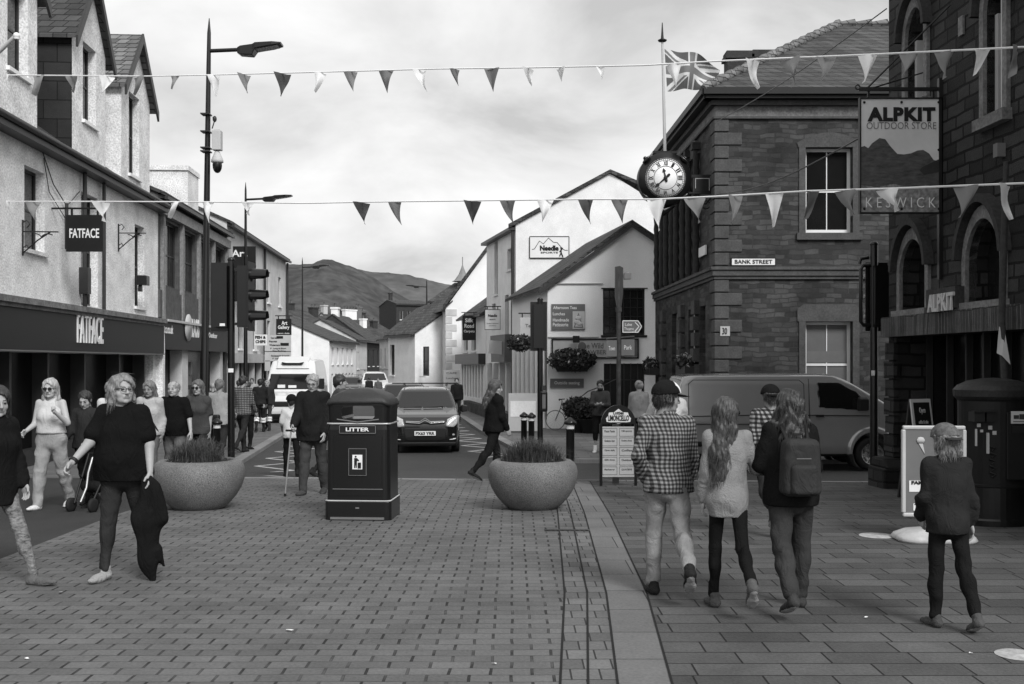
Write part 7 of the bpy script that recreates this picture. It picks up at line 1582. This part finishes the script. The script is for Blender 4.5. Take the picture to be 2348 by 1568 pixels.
    f.ell(neck+Vector((0,.015*k,.055*k-c['neck']*k)), (.062*k,.065*k,.06*k+c['neck']*k*.6), .005, 's')
    if c.get('straps'):
        for s in (-1, 1): f.ell(shz+Vector((s*(sh_w+.02*k),0,.02*k)), (.085*k,.13*k,.10*k), .01, 's')
    V, Q = f.net(); npmesh(c['name'], V, Q, c['m'], root)
    # --- shoes
    for s in (-1, 1):
        hp, kn, an, fp = A[s]; f = Field((-.09,-.14,-.10), (.09,.26,.10), .006 if Y < 17 else .012)
        f.cap((0,-.03,-.035), (0,.11,-.045), .040, .036, .02, (1,1,.85)).cap((0,.08,-.05), (0,.165,-.052), .040, .030, .02, (1.05,1,.62)).cap((0,-.015,-.02), (0,-.01,.02), .036, .038, .02).plane((0,0,-.075), (0,0,-1)); f.noise(.0015, 90, 3)
        V, Q = f.net(); T = Matrix.Translation(an) @ Matrix.Rotation(-fp, 4, 'X') @ Matrix.Rotation(-.1*s, 4, 'Z') @ Matrix.Scale(k*1.12, 4); cz_ = V[Q].mean(1)[:,2]
        so = npmesh('shoe', M2(V, T), Q, [fabric('shoe %.3f' % shoe, shoe, .3, rough=.6), fabric('sole %.2f' % (.35 if shoe < .2 else .7), .30 if shoe < .2 else .6, .1)], root, (cz_ < -.062).astype(int))
    # --- hair
    st, hv = hair[:2]; hm = hairmat(hv)
    capped = any(e[0] == 'cap' for e in extras)
    if st != 'bald':
        long_ = hair[2] if len(hair) > 2 else .30; f = Field((-.24,-.26,-.16-(long_ if st in ('long','wavy','tail') else .12)), (.24,.16,.16), .0065 if Y < 17 else .011)
        th = .012 if st in ('short','thin') else .020
        f.ell((0,-.014,.034), (.078+th,.096+th,.089+th*.9), .01)
        if st in ('short','thin'): f.cap((0,-.075,-.03), (0,-.07,-.055), .045, .035, .03)
        if st == 'bob':
            for s in (-1, 1): f.cap((s*.075,-.01,.02), (s*.088,-.005,-.10), .034, .028, .03)
            f.cap((-.05,-.08,-.03), (.05,-.08,-.03), .05, k=.04); f.cap((-.045,-.08,-.09), (.045,-.08,-.09), .035, k=.03)
        if st in ('long','wavy'):
            w2 = 1.35 if st == 'wavy' else 1.0
            for s in (-1, 1): f.cap((s*.07,-.02,.0), (s*.080*w2,-.035,-.13), .032, .036*w2, .03); f.cap((s*.080*w2,-.035,-.13), (s*.060*w2,-.13,-.12-long_), .036*w2, .020, .03)
            f.cap((0,-.08,-.02), (0,-.135,-.12-long_*.5), .072*w2, .070*w2, .04, (1,.62,1)); f.cap((0,-.135,-.12-long_*.5), (0,-.150,-.12-long_), .068*w2, .042, .04, (1,.5,1))
        if st == 'tail': f.cap((0,-.10,.0), (0,-.13,-.05), .03, .03, .02); f.cap((0,-.13,-.04), (0,-.12,-.12-long_*.6), .028, .014, .02)
        if st == 'bun': f.ell((0,-.10,.085), (.045,.045,.04), .01)
        if st == 'curl':
            r = random.Random(int(px))
            for i in range(40): a = r.uniform(0, 6.28); f.ell((.085*math.sin(a), -.02-.075*abs(math.cos(a)) , r.uniform(-.09,.03)), (.022,.022,.03), .01)
        f.ell((0,.090,-.045), (.069 if st != 'short' else .078,.085,.118), .008, 's'); f.ell((.012,.115,.02), (.058,.058,.062), .012, 's')
        if st == 'thin': f.ell((0,.05,.12), (.06,.09,.06), .02, 's')
        if st in ('short','thin'): f.plane((0,0,-.075), (0,.2,-1))
        if capped: f.plane((0,0,.045), (0,0,1))
        X_ = [f.ax[i].reshape([-1 if j == i else 1 for j in range(3)]) for i in range(3)]; am = np.arctan2(X_[0], -X_[1]-.0)
        f.F = f.F + (.0034*np.sin(am*24+np.sin(X_[2]*22+X_[0]*9)*(3.0 if st == 'wavy' else 1.6))+(.007 if st in ('wavy','bob','curl') else .0035)*np.sin(X_[2]*48+np.sin(X_[0]*41)*2+X_[1]*31)+.003*np.sin(X_[0]*90+X_[1]*60)*np.sin(X_[2]*75+1)).astype(np.float32)
        V, Q = f.net(); ho = npmesh('hair', M2(V, Hm), Q, hm, root); strands(V, Hm, hm, ho, int(px), 1100 if Y < 10 else 500, st) if Y < 17 else None
    for e in extras:
        kind, *ar = e
        if kind == 'cap':
            cm, bm2, back = ar[0], ar[1], (ar[2] if len(ar) > 2 else False); R = Hm @ (Matrix.Rotation(math.pi, 4, 'Z') if back else Matrix.Identity(4))
            f = Field((-.13,-.15,-.06), (.13,.24,.18), .006); f.ell((0,-.010,.04), (.107,.124,.108), .0).plane((0,0,.035), (0,.12,-1)); f.ell((0,-.005,.03), (.088,.104,.092), .003, 's'); V, Q = f.net(); c_ = V[Q].mean(1); hat = npmesh('hat', M2(V, R), Q, [cm, ar[3] if len(ar) > 3 else cm], root, ((c_[:,1] > .035) & (np.abs(c_[:,0]) < .075)).astype(int))
            f = Field((-.12,.0,-.05), (.12,.24,.12), .006); f.cap((0,.08,.032), (0,.135,.022), .075, .066, 0, (1,1,.09)); V, Q = f.net(); npmesh('brim', M2(V, R), Q, bm2, hat)
            if back: pass
        if kind == 'glasses':
            m = MB(Hm); dark = ar[0] if ar else False
            for s in (-1, 1):
                if dark: m.loft([[(s*.031+.027*math.cos(t), y, .001+.021*math.sin(t)) for t in [2*math.pi*i/10 for i in range(10)]] for y in (.103,.109)])
                else: m.tube([(s*.031+.023*math.cos(t), .107, .001+.018*math.sin(t)) for t in [2*math.pi*i/12 for i in range(13)]], .0025, 5)
                m.tube([(s*.055,.104,.008),(s*.082,.05,.006),(s*.082,-.01,.0)], .003, 4)
            m.tube([(-.01,.112,.006),(.01,.112,.006)], .0025, 4); m.build('glasses', W['darker'], root)
        if kind == 'beard':
            f = Field((-.1,-.02,-.16), (.1,.14,.02), .007); f.ell((0,.045,-.075), (.068,.06,.055), .01); f.ell((0,.12,-.035), (.04,.05,.022), .01, 's'); f.plane((0,0,-.025), (0,0,1)); V, Q = f.net(); npmesh('beard', M2(V, Hm), Q, hm, root)
        if kind == 'strap':      # bag strap across the chest
            m = MB(); s = ar[0]; y = .125*b*k; m.tube([shz+Vector((s*.08*k,0,.075*k)), shz+Vector((s*.05*k,y*.8,-.05*k)), P+up*.2*k+Vector((-s*.08*k,y*1.15,0)), P+Vector((-s*.16*k*b,y*.6,0))], .012, 5); m.build('strap', W['darker'], root)
        if kind == 'lanyard': m = MB(); m.tube([neck+Vector((-.04*k,.05*k,0)), chest+Vector((0,.15*b*k,-.05*k)), neck+Vector((.04*k,.05*k,0))], .005, 4); m.build('lanyard', W['pale'], root)
        if kind == 'watch':
            s = ar[0]; S, E, Wr, d2 = AR[s]; p_ = Wr-d2*.03*k; m = MB(); m.tube([p_-d2*.012, p_+d2*.012], .034*k*(.6+.4*b), 14); m.build('watch', W['darker'], root)
        if kind == 'bands':
            m = MB()
            for s in (-1, 1):
                kn, an = A[s][1], A[s][2]
                for t_ in (.15,.35): p_ = kn.lerp(an, t_); d_ = (an-kn).normalized(); m.tube([p_-d_*.03, p_+d_*.03], .085*k, 12)
            m.build('reflective_band', W['trim_white'], root)
        if kind == 'collar': m = MB(); m.lathe([(.062*k,0),(.07*k,.03*k),(.060*k,.045*k)], 16); m.v = [(x+neck.x, y+neck.y+.005, z+neck.z-.01*k) for x, y, z in m.v]; m.build('collar', c['m'] if ar == [] else ar[0], root)
        if kind == 'socks': 
            m = MB()
            for s in (-1, 1): an = A[s][2]; m.tube([an+Vector((0,0,-.02*k)), an+Vector((0,0,.10*k))], .045*k, 12)
            m.build('sock', W['trim_white'], root)
    root['j'] = 0; del root['j']
    W2 = Matrix.Translation(root.location) @ Matrix.Rotation(root.rotation_euler.z, 4, 'Z')
    return dict(root=root, A=A, AR=AR, P=P, up=up, shz=shz, neck=neck, hc=hc, k=k, W=W2, Y=Y, Hm=Hm, hand={s: W2 @ (AR[s][2]+AR[s][3]*.08*k) for s in AR}, b=b)
def backpack(pp, label, m, w=.15, hh=.42, d=.11, z=.02, name='backpack', cat='backpack'):
    k = pp['k']; R = pp['root']; base = pp['P']+pp['up']*(z*k) + Vector((0, -(.15*pp['b']+d)*k, 0)); loc = pp['W'] @ base
    t = thing(name, label, cat, loc, R.rotation_euler.z); f = Field((-.26,-.22,-.06), (.26,.22,.62), .009 if pp['Y'] < 17 else .016)
    X, Y, Z = [f.ax[i].reshape([-1 if j == i else 1 for j in range(3)]) for i in range(3)]; hw = w*(1-.12*(Z/hh)**2); q = lambda A, B: np.maximum(A-B, 0)
    r = .045; dd = np.sqrt(q(np.abs(X), hw-r)**2+q(np.abs(Y), d-r)**2+q(np.abs(Z-hh/2), hh/2-r)**2)-r; f.F = dd.astype(np.float32); f.noise(.002, 20, 2); V, Q = f.net(); npmesh('bag', V, Q, m, t)
    f = Field((-.2,-.22,-.06), (.2,.1,.5), .009 if pp['Y'] < 17 else .016); X, Y, Z = [f.ax[i].reshape([-1 if j == i else 1 for j in range(3)]) for i in range(3)]; zc = hh*.30; h2 = hh*.24
    f.F = (np.sqrt(q(np.abs(X), w*.8-r)**2+q(np.abs(Y+d*.85), .045-.03)**2+q(np.abs(Z-zc), h2-.02)**2)-.03).astype(np.float32); V, Q = f.net(); npmesh('pocket', V, Q, m, t)
    mb = MB(); mb.box(-.05,.05,-d-.003,-d+.004,hh*.66,hh*.675); mb.build('badge', W['mid'], t)
    mb = MB(); iv = lambda p: Matrix.Rotation(0, 4, 'Z') @ (p - base); sh = pp['shz']
    for s in (-1, 1): mb.tube([Vector((s*.07, d*.6, hh*.92)), iv(sh+Vector((s*.10*k,-.05*k,.085*k))), iv(sh+Vector((s*.11*k,.05*k,.07*k))), iv(sh+Vector((s*.12*k,.12*k,-.06*k)))], .016, 6)
    mb.build('strap', W['darker'], t); mb = MB(); mb.tube([(-.04,d*.5,hh*.98),(-.03,d*.5,hh*1.07),(.03,d*.5,hh*1.07),(.04,d*.5,hh*.98)], .009, 5); mb.build('handle', W['darker'], t); return t
def LB(n, c, **k): return fabric(n, c, **k)

# near walkers seen from behind, right of the kerb band
p19 = person('walker seen from behind in checked shirt, faded jeans and dark cap with white front', 1530, 868, 1366, yaw=0, b=1.06, legs=((10,10,0,2),(-20,38,38,1)), arms=((-22,20,50,28),(8,12,14,8)), head=(-72,-4), skin=.22, hair=('short', .03),
    top=dict(m=plaid('checked shirt', .020, .085, .25, 1.4), sleeve=1, hem=-.09, loose=.012, name='checked_shirt', fold=.008), bot=dict(m=LB('faded jeans', .24, var=.35), w=1.16, flare=.004, fold=.009, length=.93), shoe=.02, extras=(('cap', LB('dark cap', .012), LB('dark cap', .012), False, W['trim_white']), ('collar',)))
p20 = person('long haired girl from behind in pale grey jumper and black leggings', 1668, 904, 1396, yaw=0, b=.86, female=True, legs=((8,4,0,1),(-22,34,42,0)), arms=((4,9,6,2),(6,24,88,-44)), head=(-46,0), skin=.34, hair=('long', .055, .40),
    top=dict(m=LB('pale grey jumper', .22, var=.15, bump=.6, bs=120), hem=-.17, g=.013, loose=.010, name='jumper'), bot=dict(m=LB('black leggings', .010), w=.92, fold=.003), shoe=.08, extras=(('glasses', True),))
p22 = person('woman from behind in black jacket and loose dark trousers with wavy hair', 1812, 884, 1399, yaw=2, b=1.04, female=True, legs=((-16,24,22,2),(12,6,0,3)), arms=((6,20,70,38),(4,16,40,18)), head=(0,6), skin=.3, hair=('wavy', .035, .26),
    top=dict(m=LB('black jacket', .010), hem=-.10, g=.026, loose=.02, name='jacket'), bot=dict(m=LB('charcoal walking trousers', .042, var=.2), w=1.25, flare=.008, fold=.007, length=.93), shoe=.05)
backpack(p22, 'dark smooth backpack with thin strip worn by the wavy haired woman', LB('smooth charcoal bag', .035, bump=.1, rough=.6), .132, .39, .085, .0)
p21 = person('walker in dark cap and checked shirt half hidden behind the girl and woman', 1768, 877, 1238, yaw=0, b=1.1, legs=((-26,50,50,2),(12,6,0,2)), arms=((-4,16,20,5),(8,16,30,10)), head=(0,0), skin=.24, hair=('short', .05),
    top=dict(m=plaid('small checked shirt', .014, .06, .30, 1.0), hem=-.08, loose=.012, name='checked_shirt'), bot=dict(m=LB('dark blue jeans', .028), w=1.15, flare=.006), shoe=.06, extras=(('cap', LB('dark cap', .012), LB('dark cap', .012), True),))
p23 = person('child from behind in dark jacket, black trousers and patterned cap at lower right', 2172, 972, 1438, yaw=3, b=.86, child=.5, legs=((4,4,0,1),(-10,18,20,4)), arms=((4,12,30,16,1.0),(-2,15,10,2)), head=(4,0), skin=.35, hair=('curl', .16),
    top=dict(m=LB('dark fleece jacket', .022, var=.1), hem=-.12, g=.020, loose=.014, name='jacket', fold=.009), bot=dict(m=LB('black trousers', .009), w=1.12, flare=.004, length=.93), shoe=.07, extras=(('cap', mat('patterned cap', .10, .9, .5, 45, bump=.3), mat('cap strap', .02, .9), True),))
# puffer jacket behind the checked shirt man
person('person in white padded jacket mostly hidden by the checked shirt man', 1534, Y=13.2, H=1.56, yaw=0, legs=((8,4,0),(-8,10,8)), arms=((30,30,60,10),(5,10,20,10)), hair=('short', .05), top=dict(m=LB('white padded cloth', .5), g=.05, name='padded_jacket', fold=.014), bot=dict(m=LB('grey trousers', .10), w=1.0))
# left foreground
p4 = person('woman in black shirt and dark jeans with glasses, carrying a coat, left foreground', 284, 850, 1322, yaw=176, b=1.27, female=True, legs=((-14,22,16,2),(10,2,-4,2)), arms=((2,20,20,4),(24,22,24,0,.9)), head=(48,3), skin=.34, hair=('bob', .20),
    top=dict(m=LB('black shirt', .008), sleeve=.36, hem=-.10, g=.026, loose=.02, name='shirt', neck=.012, fold=.006), bot=dict(m=LB('dark jeans', .03, var=.25), w=1.0, flare=-.006, fold=.004, length=.93), shoe=.3, extras=(('glasses', False), ('watch', 1)))
p2 = person('blonde woman in sunglasses, white vest and pale jeans, left of the woman in black', 118, 862, 1166, yaw=178, b=1.12, female=True, legs=((-12,14,10,4),(12,6,-6,4)), arms=((14,26,112,34,1.2),(6,16,64,6,.5)), head=(6,-4), skin=.42, hair=('long', .36, .16),
    top=dict(m=LB('white vest', .55, var=.08), sleeve=0, hem=.07, g=.008, loose=0, name='vest', straps=True, neck=.03), bot=dict(m=LB('pale jeans', .30, var=.25), w=1.3, flare=.004, top=.12, fold=.009), shoe=.6, extras=(('glasses', True),), point=1)
p1 = person('woman in black coat and patterned leggings cut off by the left edge', -13, 860, 1338, yaw=-112, b=1.0, female=True, legs=((26,4,-6,1),(-22,22,24,1)), arms=((6,6,16,2),(-8,6,12,4)), head=(-24,-8), skin=.36, hair=('long', .03, .30),
    top=dict(m=LB('black coat', .010), hem=-.20, g=.026, loose=.03, name='coat'), bot=dict(m=mat('patterned leggings', .16, .85, .8, 26, .4, 60, stretch=(1,1,2.5)), w=.95, fold=.008), shoe=.12)
p3 = person('boy in dark tracksuit looking down behind the pushchair', 198, 892, 1160, yaw=172, b=.95, child=.3, legs=((12,10,0),(-10,14,10)), arms=((20,10,30,5),(20,12,34,6)), head=(8,-24), skin=.36, hair=('short', .03),
    top=dict(m=LB('dark tracksuit', .028), g=.026, loose=.016, name='tracksuit_top'), bot=dict(m=LB('black trousers', .009), w=1.1), shoe=.02)
person('woman in white cardigan mostly hidden behind the woman in black', 258, Y=14.2, H=1.60, yaw=180, female=True, head=(30,0), hair=('short', .3), skin=.4, top=dict(m=LB('white cardigan', .6), name='cardigan', g=.02), bot=dict(m=LB('grey trousers', .10)))
person('woman in pale wrap top with a dark shoulder strap, behind the black shirt', 344, Y=15.2, head_py=866, yaw=176, b=1.05, female=True, head=(0,-6), skin=.24, hair=('long', .16, .10), top=dict(m=LB('pale wrap', .40), name='wrap_top', neck=.03, g=.02), bot=dict(m=LB('grey trousers', .10)), extras=(('strap', 1),))
person('balding man in black t shirt behind the left planter', 400, Y=15.4, head_py=870, yaw=176, b=1.2, legs=((8,6,0),(-6,8,6)), arms=((6,24,16,4),(2,22,14,2)), head=(-6,0), skin=.36, hair=('thin', .28), top=dict(m=LB('black shirt', .008), sleeve=.42, hem=-.08, g=.024, loose=.012, name='t_shirt'), bot=dict(m=LB('grey shorts cloth', .13), w=1.2))
person('woman in sunglasses and grey t shirt right of the balding man', 455, Y=16.2, head_py=864, yaw=176, b=.98, female=True, head=(-4,-2), skin=.36, hair=('long', .12, .16), top=dict(m=LB('grey t shirt', .06), sleeve=.4, hem=-.10, g=.02, name='t_shirt'), bot=dict(m=LB('dark grey trousers', .03)), extras=(('glasses', True),))
p8 = person('man from behind in a pale shirt with a waist bag, left of the signal pole', 502, Y=20.4, head_py=864, yaw=-4, b=1.16, legs=((14,6,0),(-14,24,20)), arms=((-10,14,20,4),(16,14,50,10)), skin=.3, hair=('short', .14), top=dict(m=LB('pale shirt', .30), hem=-.06, g=.02, name='shirt', sleeve=.5), bot=dict(m=LB('dark grey trousers', .03), w=1.1))
wb_ = thing('waist_bag', 'black waist bag on the pale shirted man', 'bag', p8['W'] @ (p8['P']+Vector((-.05,-.24,.05))), p8['root'].rotation_euler.z); MB().box(-.15,.15,-.06,.06,-.09,.09).build('pouch', W['darker'], wb_, bevel=.03)
p10 = person('walker from behind with a dark rucksack right of the signal pole', 566, 872, 1030, yaw=-8, b=1.12, legs=((10,4,0,4),(-6,8,6,5)), arms=((-6,18,20,4),(20,20,60,14)), hair=('short', .04), top=dict(m=LB('dark fleece jacket', .022), g=.03, name='jacket'), bot=dict(m=LB('black trousers', .009), w=1.1))
backpack(p10, 'bulky dark rucksack on the walker beside the kerb', LB('dark rucksack cloth', .02), .17, .5, .14, 0)
person('person in a patterned top just ahead of the rucksack walker', 556, Y=25.0, head_py=856, yaw=-20, b=1.05, hair=('short', .03), top=dict(m=plaid('small checked shirt', .014, .06, .30), g=.02, name='shirt'), bot=dict(m=LB('dark blue jeans', .028)))
for i, (px, Yp, lab, hv, cl, ex) in enumerate(((596, 33.5, 'left of two workers with pale reflective leg bands by the white van', .02, .02, (('bands',),)), (613, 34.5, 'right of two workers with pale reflective leg bands by the white van', .3, .03, (('bands',),)),
        (488, 29, 'bald person in dark clothing far behind the pale shirted man', .1, .05, ()), (1047, 40, 'dark clothed passer by beside the pale shop fronts on the right', .03, .015, ()), (846, 62, 'left of the tiny far walkers beyond the litter bin', .03, .02, ()), (867, 60, 'right of the tiny far walkers beyond the litter bin', .03, .10, ()), (737, 45, 'person in a dark coat half hidden by the white van', .03, .02, ()), (578, 43, 'far walker in a pale top behind the two workers', .05, .35, ()), (547, 36, 'far walker in a grey top left of the patterned top', .04, .08, ()), (632, 52, 'distant dark walker between the direction board and the van', .03, .03, ()))):
    person(lab, px, Y=Yp, H=1.72 - .03*(i % 3), yaw=180 if i % 2 else 10, legs=((14,6,0),(-14,20,16)) if i % 2 else ((-12,18,14),(12,6,0)), hair=('bald' if i == 2 else 'short', hv), top=dict(m=LB('far top %d' % i, cl), g=.03, name='jacket'), bot=dict(m=LB('far trousers %d' % (i % 3), .02+.02*(i % 3))), extras=ex, road=px in (846, 867))
p12 = person('grey haired man in dark jacket and glasses walking with a stick, beside the litter bin', 718, 852, 1132, yaw=174, b=1.12, legs=((-8,12,8,2),(12,4,-4,2)), arms=((4,14,20,8),(16,12,40,8,1.5)), head=(4,-14), skin=.34, hair=('short', .30),
    top=dict(m=LB('dark waxed jacket', .016), hem=-.16, g=.036, loose=.026, name='jacket', fold=.008), bot=dict(m=LB('grey brown trousers', .055, var=.2), w=1.2, flare=.008, fold=.008), shoe=.06, extras=(('glasses', False), ('collar',)))
h_ = p12['hand'][1]; st = thing('walking_stick', 'pale walking stick planted on the paving by the grey haired man', 'walking stick', (h_.x-.09, h_.y-.02, 0)); z_ = gz(h_.y)
MB().tube([(0,0,z_+.03),(.075,.02,h_.z-.03)], .011, 8).build('shaft', W['metal'], st); MB().tube([(0,0,z_),(0,0,z_+.04)], .017, 8).build('ferrule', W['rubber'], st); MB().tube([(.02,-.04,h_.z-.01),(.08,.02,h_.z-.015),(.13,.06,h_.z-.02)], .014, 8).build('handle', W['darker'], st)
p13 = person('child in white t shirt and black cap seen from behind, left of the stick man', 668, Y=19.5, head_py=903, yaw=12, b=.9, child=.5, legs=((12,6,0,3),(-10,18,14,4)), arms=((4,16,60,10),(6,14,30,10)), skin=.35, hair=('short', .02), top=dict(m=LB('white t shirt', .6, var=.06), sleeve=.42, hem=-.10, g=.02, loose=.012, name='t_shirt'), bot=dict(m=LB('black trousers', .009), w=1.1), extras=(('cap', LB('dark cap', .012), LB('dark cap', .012)),), road=True)
person('dark haired man facing right behind the litter bin and the stick man', 775, Y=18.2, head_py=851, yaw=-70, b=1.1, skin=.28, hair=('short', .03), top=dict(m=LB('mid grey jacket', .07), g=.03, name='jacket'), bot=dict(m=LB('dark blue jeans', .028)), road=True)
p15 = person('long haired woman all in black striding across the road right of the car', 1132, 866, 1104, yaw=-62, b=1.0, female=True, legs=((14,10,0,1),(-22,20,28,1)), arms=((-4,10,14,4),(6,12,20,6)), head=(-30,-10), skin=.36, hair=('long', .07, .26),
    top=dict(m=LB('black jacket', .010), hem=-.08, g=.03, loose=.02, name='jacket'), bot=dict(m=LB('black trousers', .009), w=1.12), shoe=.02)
p16 = person('dark haired bearded man in grey sweater standing by the shrub tubs', 1376, Y=25.2, head_py=869, yaw=172, b=1.02, legs=((22,48,20,6),(2,2,0,4)), arms=((14,12,80,36,1.1),(14,12,78,34,1.1)), head=(0,-12), skin=.28, hair=('short', .015), top=dict(m=LB('mid grey sweater', .05), g=.022, name='sweater'), bot=dict(m=LB('black shorts', .012), length=.25, w=1.2, fold=0.0), shoe=.55, extras=(('beard',), ('socks',)))
person('grey haired woman in pale jacket seen from behind at the cafe door', 1465, Y=24.0, head_py=868, yaw=-6, b=1.08, female=True, skin=.34, hair=('bun', .25), arms=((10,14,40,14),(10,14,40,14)), top=dict(m=LB('pale jacket', .26), g=.03, hem=-.04, name='jacket'), bot=dict(m=LB('black trousers', .009), w=1.1))

# coat carried over the woman's hand
hd = p4['hand'][-1] if p4['hand'][-1].x > p4['hand'][1].x else p4['hand'][1]
ct = thing('carried_coat', 'black coat hanging down from the hand of the woman in glasses', 'coat', hd); ct.rotation_euler = (0, 0, 0)
f = Field((-.2,-.14,-.88), (.2,.14,.10), .010); f.cap((-.02,0,.0), (-.03,0,-.30), .06, .10, .04, (1,.6,1)).cap((-.03,0,-.30), (-.01,.0,-.62), .10, .085, .05, (1,.55,1)).cap((.0,.0,-.6), (.03,0,-.78), .06, .028, .04, (1,.6,1)).cap((.02,0,-.05), (.08,.0,-.3), .05, .05, .04, (1,.7,1)).cap((.06,0,-.55), (.10,.02,-.68), .04, .022, .03)
f.noise(.012, 17, 5, (1.6, 1.6, .35)); V, Q = f.net(); npmesh('cloth', V, Q, fabric('black coat', .010), ct)
# pushchair
g_ = G(218, 1168); ps = thing('pushchair', 'folded black pushchair frame with bright curved handle in front of the boy', 'pushchair', g_, math.radians(165)); m = MB()
m.tube([(-.02,-.05,.68),(.0,.05,.62),(.02,.1,.45),(.0,.16,.28),(.02,.24,.12)], .013, 8); m.build('handle', W['metal'], ps); m = MB(); m.tube([(-.16,-.1,.66),(-.14,.1,.3),(-.12,.22,.1)], .014, 6).tube([(.16,-.1,.66),(.14,.1,.3),(.12,.22,.1)], .014, 6).tube([(-.16,-.1,.66),(.16,-.1,.66)], .014, 6).tube([(-.14,-.2,.1),(-.14,.1,.42)], .012, 6).tube([(.14,-.2,.1),(.14,.1,.42)], .012, 6); m.build('frame', W['darker'], ps)
for x in (-.15, .15):
    for y in (-.2, .24): MB(TR(x, y, .085, ry=math.radians(90))).lathe([(0,-.02),(.05,-.02),(.085,-.015),(.085,.015),(.05,.02),(0,.02)], 18).build('wheel', W['rubber'], ps)
f = Field((-.2,-.2,.1), (.2,.3,.6), .014); f.cap((-.08,.05,.28), (.08,.05,.28), .07, k=.02).cap((0,-.05,.3), (0,-.08,.52), .09, .06, .03, (1,.4,1)); f.noise(.006, 20, 2); V, Q = f.net(); npmesh('seat', V, Q, fabric('black cloth', .012), ps)
